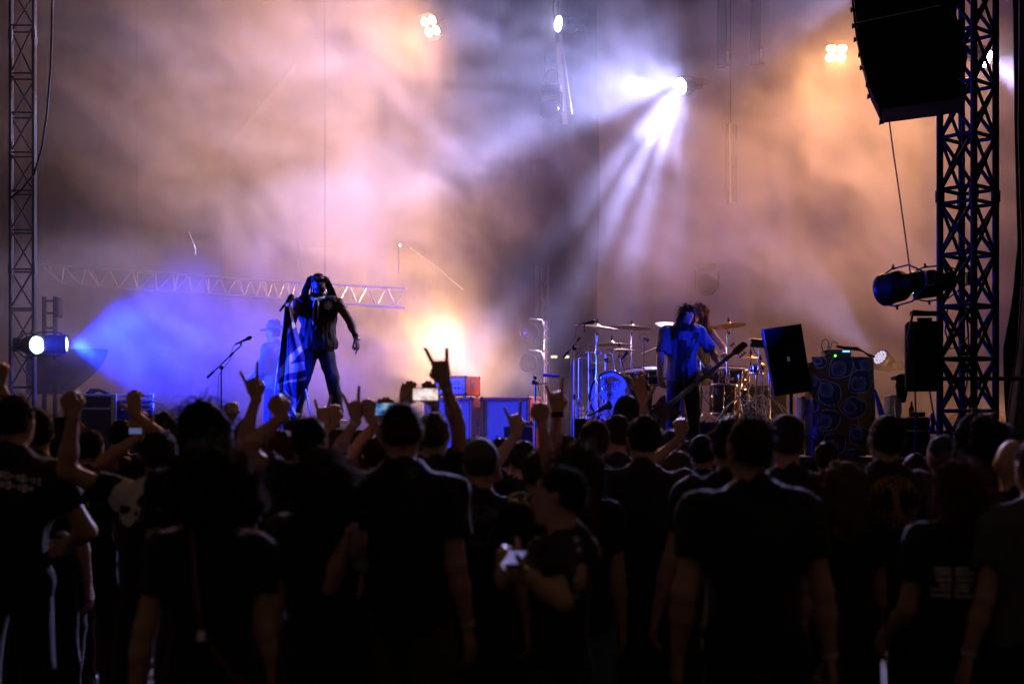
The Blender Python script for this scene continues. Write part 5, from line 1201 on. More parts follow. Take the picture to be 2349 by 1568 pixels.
# ------------------------------------------------------------------ the band
BAND = 'band on stage'
def tube_part(P, name, pts, r, m, n=8): return MB().tube(pts, r, n).build(name, m, P.o)
def wpt(P, p): return P.M @ Vector(p)
def make_singer():
    Y = 17.2; z0 = 1.884; base = (W(728, 0, Y).x, Y, z0)
    P = person('singer with dreadlocks in a black sleeveless vest, one fist raised with a microphone', base, 1.76, math.pi, 1.34, 'dark', None, 'black', 'black', 'trousers', 'charcoal', h=.012, group=BAND, face=True, sleeves=0, boots=True, hips=1.0, dz=.02,
               L={'at': W(826, 792, 16.95), 'pole': (-1, -.5, .3), 'pose': 'point', 'dir': (.15, -.05, -1), 'palm': (-.9, .3, 0)}, Rr={'at': W(663, 703, 16.8), 'pole': (.1, -.1, -1), 'pose': 'grip', 'dir': (-.05, -.2, 1), 'palm': (1, .3, .2)},
               head=(.08, 0, .42), lean=(-.03, .03), feet=[((-.09, 0, .84), (-.185, .05, .49), (-.25, -.02, .09), (-.29, .15, .035)), ((.09, 0, .84), (.16, .05, .49), (.25, -.06, .09), (.29, .10, .035))])
    # dreadlocks
    r = np.random.default_rng(5); hb = MB(); hm = HAIRM['black']
    v = Vol(); hr = rotm(.08, 0, .42); v.ell(P.HR(0, -.012, 1.675), np.array((.088, .106, .105)) * P.s, rot=hr)
    def cut(X, Y_, Z):
        q = P.J(0, 0, 1.545); i = hr.T; x, y, z = X - q[0], Y_ - q[1], Z - q[2]; yy = i[1, 0] * x + i[1, 1] * y + i[1, 2] * z; zz = i[2, 0] * x + i[2, 1] * y + i[2, 2] * z; return (yy - .075) * .8 - (zz - .165) * .55
    put('hair', npmesh('hair', *v.mesh(.009, [cut], fold_noise(3, .004, 3)), hm), P.o, False)
    for k in range(64):
        a = r.uniform(-1.8, 1.8); x, y = math.sin(a), -math.cos(a)
        p = np.array(P.HR(.078 * x, .088 * y - .01, 1.70 + r.uniform(-.02, .05))); L = r.uniform(.26, .48); pts = [p]
        out = np.array((x * .5, y * .5 - .1, 0.1)); 
        for i in range(7):
            t = i / 6; d = out * (.9 - .7 * t) + np.array((0, 0, -.5 - .9 * t)) + r.normal(0, .10, 3); d /= np.linalg.norm(d); pts.append(pts[-1] + d * L / 7)
        hb.tube([wpt(P, q) for q in pts], [.0095] * 6 + [.007, .003], 6)
    for k, (du, dv) in enumerate(((20, -4), (34, 12), (46, 26), (24, 20))):      # locks swinging out to the right
        hb.tube([W(745, 690 + 3 * k, 17.15), W(752 + du * .3, 688 + 3 * k, 17.1), W(752 + du * .7, 691 + dv * .3, 17.1), W(752 + du, 690 + dv * .6, 17.1)], [.010, .010, .008, .003], 6)
    hb.build('dreadlocks', hm, P.o)
    g = MB(); HRw = lambda x, y, z: wpt(P, P.HR(x, y, z)); fr = P.M.to_3x3() @ Matrix(hr.tolist())
    g.box(HRw(0, .118, 1.668), (.165 * P.s, .02, .045), fr, .006)
    for x in (-1, 1): g.box(HRw(.082 * x, .06, 1.672), (.012, .12, .022), fr, .003)
    for x in (-1, 1):
        for k in range(4): g.lathe([(.008, 0), (.003, .02), (0, .032)], frame(HRw(.05 * x + .018 * x * k, .125 - .02 * k, 1.695), fr @ Vector((.5 * x, .5, .8))), 6)
    g.build('spiked_glasses', mat('gloss_black', (0, 0, 0)), P.o)
    b = Vol(); b.ell(P.HR(0, .085, 1.565), np.array((.05, .045, .045)), rot=hr, k=.01); b.cap(P.HR(-.04, .06, 1.57), P.HR(.04, .06, 1.57), .03, k=.02); put('beard', npmesh('beard', *b.mesh(.008, (), fold_noise(8, .004, 4)), hm), P.o, False)
    MB().tube([HRw(.080, .012, 1.615) + Vector((0, 0, .018 * math.sin(a))) + fr @ Vector((0, .018 * math.cos(a), 0)) for a in np.linspace(0, 6.28, 13)], .004, 5, False).build('earring', M_CHROME, P.o)
    sm = mat('sequin_scarf', (0.45, 0.45, 0.48), .25, .7, var=.5, nscale=120, bump=.8, bscale=150)
    s = MB(); ring = [wpt(P, P.J(.085 * math.sin(a), .02 + .085 * math.cos(a), 1.485 - .035 * math.cos(a))) for a in np.linspace(0, 2 * math.pi, 21)]
    s.tube(ring, .026, 8, False); s.tube([wpt(P, P.J(.02, .125, 1.44)), wpt(P, P.J(.025, .145, 1.38)), wpt(P, P.J(.03, .155, 1.30)), wpt(P, P.J(.035, .155, 1.18)), wpt(P, P.J(.03, .15, 1.13))], [.035, .045, .04, .03, .008], 8, flat=.45)
    s.tube([wpt(P, P.J(-.01, .125, 1.44)), wpt(P, P.J(-.02, .15, 1.36)), wpt(P, P.J(-.02, .155, 1.26)), wpt(P, P.J(-.015, .15, 1.20))], [.03, .035, .03, .01], 8, flat=.45); s.build('scarf', sm, P.o)
    st = MB(); c = wpt(P, P.J(-.135, .125, 1.375)); pts = []
    for k in range(16): q = .062 if k % 2 == 0 else .036; pts.append((q * math.sin(k * math.pi / 8), q * math.cos(k * math.pi / 8)))
    st.prism(pts, .012, Matrix.Translation(c - Vector((0, .012, 0)))); st.lathe([(.03, 0), (.02, .012), (0, .014)], frame(c - Vector((0, .012, 0)), (0, -1, 0)), 12); st.build('star_badge', mat('star_metal', (0.55, 0.55, 0.58), .3, .8), P.o)
    MB().tube([wpt(P, P.J(.15 * math.cos(a) * 1.18, .128 * math.sin(a), .93)) for a in np.linspace(0, 2 * math.pi, 25)], .022, 8, False, flat=.4).build('belt', M_BLKC, P.o)
    _, sh, el, wr, A = P.arms[-1]; d = (wr - el) / np.linalg.norm(wr - el)
    MB().tube([wpt(P, wr - d * .05), wpt(P, wr - d * .015)], .037, 14).build('leather_cuff', M_BLKC, P.o); MB().tube([wpt(P, wr + d * .0), wpt(P, wr + d * .022)], .035, 14).build('wristwatch', M_CHROME, P.o)
    tl = MB()
    for k in range(9): tl.tube([wpt(P, P.J(.165 + .004 * k, .05 - .01 * k, 1.02 - .01 * k)), wpt(P, P.J(.19 + .008 * (k % 3), .06 - .014 * k, .85)), wpt(P, P.J(.185 + .012 * (k % 4), .05 - .014 * k, .70 - .02 * (k % 3)))], [.012, .010, .004], 5)
    tl.build('fringe', CLOTH['grey'], P.o)
    t = thing('microphone', W(655, 692, 16.75), 'black hand microphone in the raised fist of the singer', 'microphone'); mic_body(t, W(641, 714, 16.72), W(672, 674, 16.74), .02)
make_singer()
def make_flag():
    Y = 16.72; t = thing('flag', W(640, 960, Y), 'blue and white striped flag hanging from the raised hand of the singer', 'flag')
    MB().tube([W(656, 690, Y), W(648, 760, Y), W(630, 905, Y)], PX(1.6, Y), 8).build('pole', M_ALU, t)
    MB().tube([W(700, 892, Y), W(713, 955, Y)], PX(2.2, Y), 8).build('pole', M_ALU, t)
    Le = [(655, 702), (650, 745), (643, 800), (636, 860), (631, 905), (640, 930), (664, 948), (678, 962)]; Re = [(665, 702), (675, 735), (688, 785), (697, 815), (701, 850), (704, 884), (692, 905), (680, 926)]
    nv, nu = 150, 70; vs = []; fs = []; col = []
    Z = lambda x, y: (619.4 + .2122 * x, 619.4 + .2122 * y)
    light = [[(135, 760), (250, 550), (275, 610), (170, 720)], [(75, 1090), (150, 990), (325, 815), (345, 870), (225, 1015), (360, 985), (375, 1075), (130, 1140), (80, 1200)], [(80, 1225), (395, 1148), (398, 1180), (80, 1245)],
             [(72, 1225), (110, 1235), (135, 1270), (110, 1305), (75, 1280)], [(150, 1285), (285, 1400), (270, 1450), (135, 1320)], [(250, 1440), (285, 1420), (278, 1568), (230, 1530)]]
    light = [[Z(*p) for p in q] for q in light]
    def inside(p, poly):
        c = False; j = len(poly) - 1
        for i in range(len(poly)):
            if (poly[i][1] > p[1]) != (poly[j][1] > p[1]) and p[0] < (poly[j][0] - poly[i][0]) * (p[1] - poly[i][1]) / (poly[j][1] - poly[i][1]) + poly[i][0]: c = not c
            j = i
        return c
    def ev(E, s):
        k = min(len(E) - 2, int(s * (len(E) - 1))); f = s * (len(E) - 1) - k; return (E[k][0] * (1 - f) + E[k + 1][0] * f, E[k][1] * (1 - f) + E[k + 1][1] * f)
    for j in range(nv + 1):
        s = j / nv; a, b = ev(Le, s), ev(Re, s)
        for i in range(nu + 1):
            f = i / nu; u, v = a[0] + (b[0] - a[0]) * f, a[1] + (b[1] - a[1]) * f
            w = (b[0] - a[0]) / 70
            vs.append(W(u, v, Y) + Vector((0, w * (.07 * math.sin(f * 7 + s * 3.0) + .035 * math.sin(f * 15 - s * 5)), 0)))
            col.append(1.0 if any(inside((u, v), q) for q in light) else 0.0)
    for j in range(nv):
        for i in range(nu): k = j * (nu + 1) + i; fs.append((k, k + 1, k + nu + 2, k + nu + 1))
    me = MB().add(vs, fs, True).mesh('cloth'); c = np.array(col)[:, None]; c = c * np.array((.75, .75, .75)) + (1 - c) * np.array((.055, .05, .16))
    at_ = me.color_attributes.new('print', 'FLOAT_COLOR', 'POINT'); at_.data.foreach_set('color', np.concatenate([c, np.ones((len(c), 1))], 1).astype(np.float32).ravel())
    m = mat('flag_cloth', (.2, .2, .2), .75, var=0, bump=.2, bscale=200); va = m.node_tree.nodes.new('ShaderNodeVertexColor'); va.layer_name = 'print'; m.node_tree.links.new(va.outputs['Color'], m.node_tree.nodes['Principled BSDF'].inputs['Base Color'])
    me.materials.append(m); put('cloth', me, t)
make_flag()
def make_bassist():
    Y = 17.0; base = (W(1566, 0, Y).x, Y, STAGE_Z)
    P = person('long haired bass player in an open denim shirt, head bowed over the fretboard', base, 1.80, math.pi, 1.06, 'fair', None, 'brown', 'shirtblue', 'trousers', 'charcoal', h=.012, group=BAND, face=True, sleeves=.85, boots=True,
               L={'at': W(1650, 836, 16.62), 'pole': (-.8, -.2, -1), 'pose': 'fret', 'dir': (.55, -.35, .45), 'palm': (-.4, .3, .9)}, Rr={'at': W(1505, 915, 16.62), 'pole': (1, -.8, .2), 'pose': 'hold', 'dir': (.35, -.1, -1), 'palm': (.5, .9, 0)},
               head=(-.85, 0, .40), lean=(.04, .30))
    hr = rotm(-.85, 0, .40)
    v = Vol(); v.ell(P.HR(0, -.008, 1.668), np.array((.086, .106, .108)) * P.s, rot=hr, k=.02)
    for x in (-1, 1): v.cap(P.HR(.066 * x, .02, 1.66), P.HR(.085 * x, .055, 1.56) + np.array((0, .0, -.05)), .040, .036, k=.04); v.cap(P.HR(.085 * x, .055, 1.56) + np.array((0, .0, -.05)), P.HR(.085 * x, .06, 1.52) + np.array((0, .02, -.14)), .034, .018, k=.03)
    def fc(X, Y_, Z):
        q = P.J(0, 0, 1.545); i = hr.T; x, y, z = X - q[0], Y_ - q[1], Z - q[2]; yy = i[1, 0] * x + i[1, 1] * y + i[1, 2] * z; zz = i[2, 0] * x + i[2, 1] * y + i[2, 2] * z; xx = i[0, 0] * x + i[0, 1] * y + i[0, 2] * z
        return np.minimum((yy - .075) * .8 - (zz - .165) * .55, .062 - np.abs(xx))
    P.hair = put('hair', npmesh('hair', *v.mesh(.009, [fc], fold_noise(6, .006, 2.5)), HAIRM['brown']), P.o, False); add_strands(P, 260, 'long', HAIRM['brown'], 12)
    b = Vol(); b.ell(P.HR(0, .09, 1.565), np.array((.055, .05, .065)), rot=hr, k=.01); b.cap(P.HR(-.05, .05, 1.58), P.HR(.05, .05, 1.58), .032, k=.02); put('beard', npmesh('beard', *b.mesh(.008, (), fold_noise(8, .006, 4)), HAIRM['brown']), P.o, False)
    # black tee inside the open shirt, and the strap
    me = P.shirt.data
    decal(P, lambda x, z: abs(x - .03) < .055 + .05 * max(0, 1.3 - z) and .88 < z < 1.36, -.2, .2, .86, 1.42, .012, CLOTH['black'], 'under_shirt', side=1, off=.008)
    decal(P, lambda x, z: abs(x - (-.14 + (1.42 - z) * .42)) < .03 and .98 < z < 1.45, -.25, .25, .95, 1.46, .012, mat('strap_leather', (0.02, 0.015, 0.012), .5), 'guitar_strap', side=1, off=.016)
    decal(P, lambda x, z: .06 < -x < .15 and 1.16 < z < 1.28 and not (.07 < -x < .14 and 1.165 < z < 1.27), -.2, .2, 1.1, 1.3, .008, CLOTH['shirtblue'], 'pocket_seam', side=1, off=.007)
    # bass guitar
    a, bb = W(1500, 958, 16.62), W(1709, 788, 16.50); ax = (bb - a).normalized(); n = Vector((0, -1, 0)); n = (n - ax * n.dot(ax)).normalized(); sd = ax.cross(n)
    Mg = Matrix((ax, -n, sd)).transposed().to_4x4(); Mg.translation = a       # local: x along the neck, y away from the viewer, z across
    t = thing('bass_guitar', a, 'dark five string bass guitar held across the body of the bass player', 'bass guitar'); Lg = (bb - a).length
    out = [(-.16, .10), (-.10, .165), (.0, .17), (.08, .13), (.15, .12), (.24, .165), (.285, .15), (.25, .10), (.20, .045), (.20, -.045), (.23, -.09), (.25, -.125), (.19, -.14), (.10, -.115), (.02, -.135), (-.07, -.175), (-.15, -.13), (-.185, -.02)]
    MB().prism(out, .042, Mg @ Matrix.Translation((0.02, 0, 0))).build('body', mat('bass_lacquer', (0.02, 0.010, 0.010), .15, coat=.6, var=.2), t)
    Nk = Lg - .18; q = MB(); q.add([Mg @ Vector(p) for p in ((.16, -.012, .032), (Nk, -.012, .022), (Nk, .015, .020), (.16, .018, .028), (.16, -.012, -.032), (Nk, -.012, -.022), (Nk, .015, -.020), (.16, .018, -.028))], [(0, 1, 5, 4), (3, 2, 1, 0), (4, 5, 6, 7), (7, 6, 2, 3), (1, 2, 6, 5), (0, 4, 7, 3)]); q.build('neck', mat('fretboard', (0.022, 0.014, 0.012), .45), t)
    hs = [(Nk, .022), (Nk + .05, .045), (Nk + .19, .04), (Nk + .20, .0), (Nk + .17, -.038), (Nk + .05, -.04), (Nk, -.022)]
    MB().prism(hs, .018, Mg @ Matrix.Translation((0, -.002, 0))).build('headstock', mat('bass_lacquer', (0, 0, 0)), t)
    for k in range(22):
        x = Nk - (Nk - .02) * (1 - 2 ** (-(k + 1) / 12.)); 
        if x > .2: MB().bar(Mg @ Vector((x, -.0135, -.027)), Mg @ Vector((x, -.0135, .027)), .0018, 4).build('fret', M_CHROME, t)
    for k in range(5): MB().bar(Mg @ Vector((-.08, -.026, -.03 + .015 * k)), Mg @ Vector((Nk + .03, -.018, -.018 + .009 * k)), .0017, 4).build('string', M_CHROME, t)
    for k in range(5):
        x = Nk + .045 + .032 * (k if k < 3 else k - 3); s_ = 1 if k < 3 else -1; z = .045 * s_
        tb = MB(); tb.bar(Mg @ Vector((x, .004, z * .6)), Mg @ Vector((x, .004, z * 1.7)), .005, 6); tb.box(Mg @ Vector((x, .004, z * 1.9)), (.03, .008, .024), Mg.to_3x3(), .004); tb.bar(Mg @ Vector((x, -.002, z * .45)), Mg @ Vector((x, -.022, z * .45)), .006, 6); tb.build('tuning_peg', M_CHROME, t)
    MB().box(Mg @ Vector((-.09, -.012, 0)), (.05, .02, .085), Mg.to_3x3(), .004).build('bridge', M_CHROME, t)
    for x in (.02, .10): MB().box(Mg @ Vector((x, -.004, 0)), (.03, .014, .085), Mg.to_3x3(), .004).build('pickup', M_PLAST, t)
    for k in range(3): MB().lathe([(.011, 0), (.010, .018), (0, .019)], Mg @ frame((-.04 + .045 * k, 0, -.10), (0, -1, 0)), 10).build('knob', M_CHROME, t)
make_bassist()
def make_drummer():
    Y = 19.55; base = (W(1600, 0, Y).x, Y, RISER); lg = []
    for x in (-1, 1): lg.append(((.09 * x, 0, .72), (.22 * x, .40, .60), (.24 * x, .36, .10), (.26 * x, .52, .04)))
    P = person('drummer with wild curly hair behind the bass player', base, 1.80, math.pi, 1.0, 'tan', None, 'brown', 'black', 'trousers', 'charcoal', h=.015, group=BAND, face=True, sleeves=0, dz=.20, feet=lg, head=(-.1, 0, -.7),
               L={'at': W(1668, 812, 19.1), 'pole': (-1, -.4, -.2), 'pose': 'grip'}, Rr={'at': W(1512, 800, 19.1), 'pole': (1, -.4, -.2), 'pose': 'grip'})
    v = Vol(); hr = rotm(-.1, 0, -.7); v.ell(P.HR(0, -.03, 1.67), np.array((.135, .135, .125)), rot=hr, k=.04); v.ell(P.HR(.0, -.06, 1.57), np.array((.125, .10, .13)), rot=hr, k=.05); v.cap(P.HR(-.09, -.04, 1.6), P.HR(-.12, -.06, 1.47), .05, .03, k=.04)
    v.ell(P.HR(0, .13, 1.615), np.array((.062, .085, .085)), rot=hr, neg=True); P.hair = put('hair', npmesh('hair', *v.mesh(.012, (), fold_noise(4, .020, 2.2)), HAIRM['ginger']), P.o, False)
    add_strands(P, 420, 'curly', HAIRM['ginger'], 44, .0022)
    for k, (p, q) in enumerate(((W(1668, 806, 19.05), W(1705, 822, 18.8)), (W(1511, 795, 19.05), W(1470, 812, 18.8)))):
        o = MB().tube([p, q], [.008, .006], 6).build('drumstick', mat('drumstick_wood', (0.5, 0.34, 0.18), .5)); tag(o, 'wooden drumstick in the ' + ('hand nearer the tilted crash' if k == 0 else 'hand hidden by the bass player') + ' of the drummer', 'drumstick', 'drumsticks')
    t = thing('drum_throne', base, 'black drum stool under the drummer', 'stool'); bx = Vector(base)
    MB().lathe([(0, .60), (.17, .60), (.18, .57), (.17, .52), (0, .52)], Matrix.Translation(bx), 20).build('seat', M_BLKC, t); MB().tube([bx + Vector((0, 0, .05)), bx + Vector((0, 0, .53))], .02, 8).build('post', M_CHROME, t)
    for k in range(3): MB().bar(bx + Vector((0, 0, .2)), bx + Vector((.25 * math.cos(k * 2.09), .25 * math.sin(k * 2.09), .02)), .011, 6).build('leg', M_CHROME, t)
make_drummer()
def make_guitarist():
    Y = 19.0; base = (W(632, 0, Y).x, Y, STAGE_Z)
    P = person('musician in a jacket and brimmed hat, pale blue in the smoke behind the flag', base, 1.71, R(62), 1.05, 'fair', 'crop', 'brown', 'jacket', 'trousers', 'darkdenim', h=.015, group=BAND, face=True, sleeves=1.4,
               L={'rel': (-.22, .24, 1.0), 'pole': (-.6, -1, -.4)}, Rr={'rel': (.16, .30, .95), 'pole': (.8, -1, -.2)}, head=(-.12, 0, .25))
    hr = rotm(-.12, 0, .25); v = Vol(); v.ell(P.HR(0, 0, 1.755), np.array((.088, .108, .085)), rot=hr); v.ell(P.HR(0, 0, 1.72), np.array((.087, .107, .05)), rot=hr, k=.02)
    v2 = Vol(); v2.ell(P.HR(0, .012, 1.705), np.array((.155, .19, .014)), rot=hr); 
    put('hat', npmesh('hat', *join([v.mesh(.009), v2.mesh(.007)]), CLOTH['jacket']), P.o, False)
    t = thing('electric_guitar', wpt(P, P.J(0, .22, 1.05)), 'pale electric guitar worn by the musician in the hat', 'guitar')
    Mg = P.M @ Matrix.Translation(Vector(P.J(0, .21, 1.02))) @ Matrix.Rotation(R(158), 4, 'Y') @ Matrix.Rotation(R(180), 4, 'Z')
    MB().prism([(-.22, .05), (-.15, .16), (.0, .13), (.12, .15), (.16, .08), (.12, .03), (.12, -.03), (.18, -.10), (.08, -.12), (-.05, -.12), (-.16, -.15), (-.23, -.05)], .045, Mg).build('body', CLOTH['grey'], t)
    MB().box(Mg @ Vector((.42, -.005, 0)), (.62, .022, .05), Mg.to_3x3()).build('neck', mat('fretboard', (0, 0, 0)), t); MB().box(Mg @ Vector((.80, -.0, .01)), (.16, .015, .08), Mg.to_3x3(), .005).build('headstock', CLOTH['grey'], t)
make_guitarist()

# ------------------------------------------------------------------ the crowd, seen from behind
def crowd(u, vtop, Y, label, yaw=0, **k):
    H = EYE + (HV - vtop) / FPX * Y
    if k.get('hair') in ('short', None, 'long', 'messy'): H -= .02
    if k.get('hair') == 'curly': H -= .05
    rr = random.Random(int(u * 7 + vtop)); k.setdefault('head', (rr.uniform(-.16, .10), rr.uniform(-.07, .07), rr.uniform(-.4, .4))); k.setdefault('lean', (rr.uniform(-.03, .03), rr.uniform(-.06, .05))); yaw = yaw or rr.uniform(-13, 13)
    k.setdefault('strands', 140 if Y < 10.5 and k.get('hair') != 'bald' else 0); k['strands'] = int(k['strands'] * 1.5)
    k.setdefault('h', .014 if Y < 7 else .020); k['b'] = 1 + (k.get('b', 1.0) - 1) * .8 - .10
    return person(label, (W(u, 0, Y).x, Y, 0), H=H, yaw=R(yaw), **k)
BAND_M = mat('pale_wristband', (0.6, 0.58, 0.6), .5); PRW = mat('print_grey', (0.80, 0.80, 0.84), .8, var=.35, nscale=60); PRD = mat('print_dim', (0.10, 0.105, 0.115), .8, var=.4, nscale=60); PRG = mat('print_gold', (0.26, 0.16, 0.03), .8, var=.4, nscale=80)
def up(u, v, Y, pose='horns', **k): return dict(at=W(u, v, Y), pose=pose, **k)
def loc_of(P, u, v):                    # photo point on this person's back -> (x, z) of the body
    w = W(u, v, P.base.y - .12); q = P.M.inverted() @ w; return q.x, q.z
def blob(P, circles, holes=()):
    C = [(loc_of(P, u, v), r / FPX * P.base.y) for u, v, r in circles]; Hh = [(loc_of(P, u, v), r / FPX * P.base.y) for u, v, r in holes]
    def f(x, z): return any((x - c[0]) ** 2 + (z - c[1]) ** 2 < r * r for c, r in C) and not any((x - c[0]) ** 2 + (z - c[1]) ** 2 < r * r for c, r in Hh)
    xs = [c[0] for c, r in C]; zs = [c[1] for c, r in C]; R_ = max(r for c, r in C); return f, min(xs) - R_, max(xs) + R_, min(zs) - R_, max(zs) + R_
# nearest row
P = crowd(22, 905, 6.6, 'big short haired man at the left edge, black tee with pale lettering at the shoulder', hair='short', hcol='black', b=1.12, strands=300, Rr={'rel': (.20, .25, 1.10), 'pole': (1, -.8, -.5)})
lt = []
for r_ in range(2):
    for c_ in range(9 - 2 * r_): lt.append((loc_of(P, -8 + 12 * c_ + 5 * r_, 1086 + 2.2 * c_ + 22 * r_), .5 + .5 * ((c_ * 7 + r_ * 3) % 3) / 2))
decal(P, lambda x, z: any(abs(x - p[0]) < .0085 and abs(z - p[1]) < .017 * q and not (abs(x - p[0]) < .003 and abs(z - p[1]) < .008) for p, q in lt), -.3, .3, 1.2, 1.55, .005, PRW)
P = crowd(350, 985, 6.3, 'man in a black tee with a pale skull print, left fist thrown up', hair='short', hcol='brown', b=1.08, strands=200, L=up(168, 952, 6.2, 'fist', pole=(-1, -.3, -1), dir=(-.3, .1, .9)), Rr={'rel': (.18, .3, 1.15)}, yaw=0)
f, a, b_, c_, d_ = blob(P, [(286, 1142, 44), (262, 1150, 26), (300, 1118, 34), (286, 1182, 24), (318, 1176, 18), (332, 1166, 12), (288, 1200, 8), (272, 1190, 9)], [(272, 1170, 11), (284, 1168, 9), (322, 1150, 15), (308, 1178, 6)])
decal(P, f, a, b_, c_, d_, .007, PRW)
o_ = dict(strands=420)
P = crowd(462, 918, 6.05, 'tall person with a thick mane of dark hair falling over the shoulders', hair='long', hcol='black', longlen=.34, **o_)
P = crowd(490, 1020, 4.75, 'woman with a bush of curly dark hair and a bag strap across her back', hair='curly', hcol='brown', b=1.02, strands=1300, skin='fair', L={'rel': (-.30, .03, .80), 'pole': (-.6, -1, 0)}, Rr={'rel': (.20, .10, .80)}, legs='trousers', lcol='black', hips=1.08)
wristband(P, -1, BAND_M)
bs = thing('shoulder_bag', P.base + Vector((.22, -.16, .85)), 'thin brown bag strap and small bag across the back of the curly haired woman', 'bag')
me_ = P.shirt.data; bv_ = BVHTree.FromPolygons([v.co for v in me_.vertices], [p.vertices for p in me_.polygons]); pts = []
for k in range(25):
    s_ = k / 24; u_, v_ = 438 + 10 * s_ + 14 * s_ * s_, 1165 + 285 * s_; x_, z_ = loc_of(P, u_, v_); hit = bv_.ray_cast(Vector((x_, -1, z_)), Vector((0, 1, 0)))
    if hit[0] is not None: pts.append(P.M @ (hit[0] + Vector((0, -.008, 0))))
if len(pts) > 3:
    MB().tube(pts, .009, 6, flat=.5).build('strap', mat('strap_brown', (0.16, 0.07, 0.04), .6), bs)
    MB().tube([pts[-1], pts[-1] + Vector((0, -.012, -.03))], .016, 8).build('buckle', M_ALU, bs)
    MB().tube([pts[-1], pts[-1] + Vector((.10, -.02, -.14)), pts[-1] + Vector((.24, .0, -.22))], .009, 6, flat=.5).build('strap', mat('strap_brown', (0, 0, 0)), bs)
    MB().box(pts[-1] + Vector((.30, .03, -.26)), (.2, .07, .16), None, .02).build('pouch', M_BLKC, bs)
P = crowd(740, 1035, 5.6, 'woman with long straight hair hanging down her back, bottle in one hand', hair='long', hcol='brown', longlen=.48, strands=600, Rr=dict(at=W(806, 1222, 5.45), pose='grip', pole=(-.4, -.5, -1), dir=(.2, .3, -.2)), hips=1.06)
c = W(822, 1268, 5.40); t = thing('drink_bottle', c, 'clear plastic bottle hanging in the hand of the long haired woman', 'bottle'); G = Matrix.Translation(W(829, 1312, 5.40)) @ Matrix.Rotation(R(-8), 4, 'Y')
MB().lathe([(.026, 0), (.032, .008), (.031, .05), (.028, .055), (.031, .06), (.032, .12), (.022, .15), (.012, .165), (.012, .175)], G, 16).build('bottle', M_PET, t); MB().lathe([(.014, .172), (.014, .19), (0, .19)], G, 12).build('cap', mat('pink_cap', (0.6, 0.3, 0.5), .4), t)
P = crowd(930, 930, 5.7, 'tall broad man in a black tee with small pale neck badge and khaki shorts', hair='crop', hcol='brown', b=1.10, legs='shorts', lcol='khaki', strands=300, L={'rel': (-.20, .26, 1.08), 'pole': (-1, -.7, -.2)})
wristband(P, 1, BAND_M); f, a, b_, c_, d_ = blob(P, [(943, 1084, 12)], [(943, 1084, 6)]); f2, *_ = blob(P, [(943, 1084, 3)])
decal(P, lambda x, z: f(x, z) or f2(x, z), a, b_, c_, d_, .004, PRD)
P = crowd(1100, 1017, 6.3, 'person in a grey knitted cap, dim face print on the back of the black tee', hair='cap', hcol='grey', b=1.02)
ring, a, b_, c_, d_ = blob(P, [(1100, 1195, 36), (1100, 1225, 26)], [(1100, 1195, 33), (1100, 1225, 23)]); eyes, *_ = blob(P, [(1086, 1185, 9), (1114, 1185, 9), (1100, 1235, 10), (1070, 1175, 10), (1130, 1175, 10)], [(1086, 1187, 6), (1114, 1187, 6), (1100, 1232, 8)])
decal(P, lambda x, z: ring(x, z) or eyes(x, z), a - .05, b_ + .05, c_, d_, .006, PRD)
P = crowd(1283, 1070, 5.2, 'boy in profile with short dark hair, holding a lit phone low in front of him', yaw=62, hair='short', hcol='black', b=.88, strands=300, face=True, L=dict(at=W(1188, 1305, 5.0), pose='hold', pole=(-.2, -1, -.5)), Rr=dict(at=W(1200, 1318, 4.95), pose='hold', pole=(.3, -1, -.6)), lcol='darkdenim')
for k, (u_, v_, r_) in enumerate(((1325, 1180, 12), (1322, 1238, 14), (1330, 1262, 11), (1318, 1318, 12), (1322, 1358, 14), (1312, 1375, 8))):
    me = P.shirt.data; x0, z0 = None, None
    w_ = P.M.inverted() @ W(u_, v_, 5.1); dr_ = P.M.to_3x3().inverted() @ Vector((0, 1, 0)); bv = BVHTree.FromPolygons([q.co for q in me.vertices], [q.vertices for q in me.polygons])
    rr_ = PX(r_, 5.1); vs = []; fs = []; ok = True; hit0 = bv.ray_cast(w_ - dr_ * 1.0, dr_)
    if hit0[0] is None: continue
    vs.append(P.M @ (hit0[0] - dr_ * .005)); sx_ = P.M.to_3x3().inverted() @ Vector((1, 0, 0)); n_ = 11
    for q in range(n_):
        a_ = 2 * math.pi * q / n_; rq = rr_ * (.6 + .4 * math.sin(q * 2.7 + k)); hit = bv.ray_cast(w_ - dr_ + sx_ * rq * math.cos(a_) + Vector((0, 0, rq * math.sin(a_))), dr_)
        vs.append(P.M @ ((hit[0] if hit[0] is not None else hit0[0]) - dr_ * .005))
    for q in range(n_): fs.append((0, 1 + q, 1 + (q + 1) % n_))
    MB().add(vs, fs, True).build('shirt_print', PRW, P.o)
t = thing('phone', W(1180, 1281, 4.95), 'phone with a glowing violet screen held low by the boy', 'phone'); G = Euler((R(-74), 0, R(-14))).to_matrix()
MB().box(W(1180, 1281, 4.95), (.068, .009, .13), G, .003).build('phone_body', M_PLAST, t); MB().box(W(1180, 1281, 4.95) + G @ Vector((0, -.0056, 0)), (.058, .001, .118), G).build('screen', glow('violet_screen', (.42, .36, .9), .5), t)
P = crowd(1322, 1015, 6.4, 'woman with dark hair and a red streak, pale denim shorts', hair='long', hcol='brown', longlen=.34, strands=300, legs='shorts', lcol='denim', hips=1.06)
MB().tube([P.M @ Vector(P.HR(.05, -.11, 1.62)), P.M @ Vector(P.J(.075, -.17, 1.45)), P.M @ Vector(P.J(.085, -.18, 1.33)), P.M @ Vector(P.J(.08, -.17, 1.22))], [.02, .022, .018, .006], 8).build('hair_streak', HAIRM['red'], P.o)
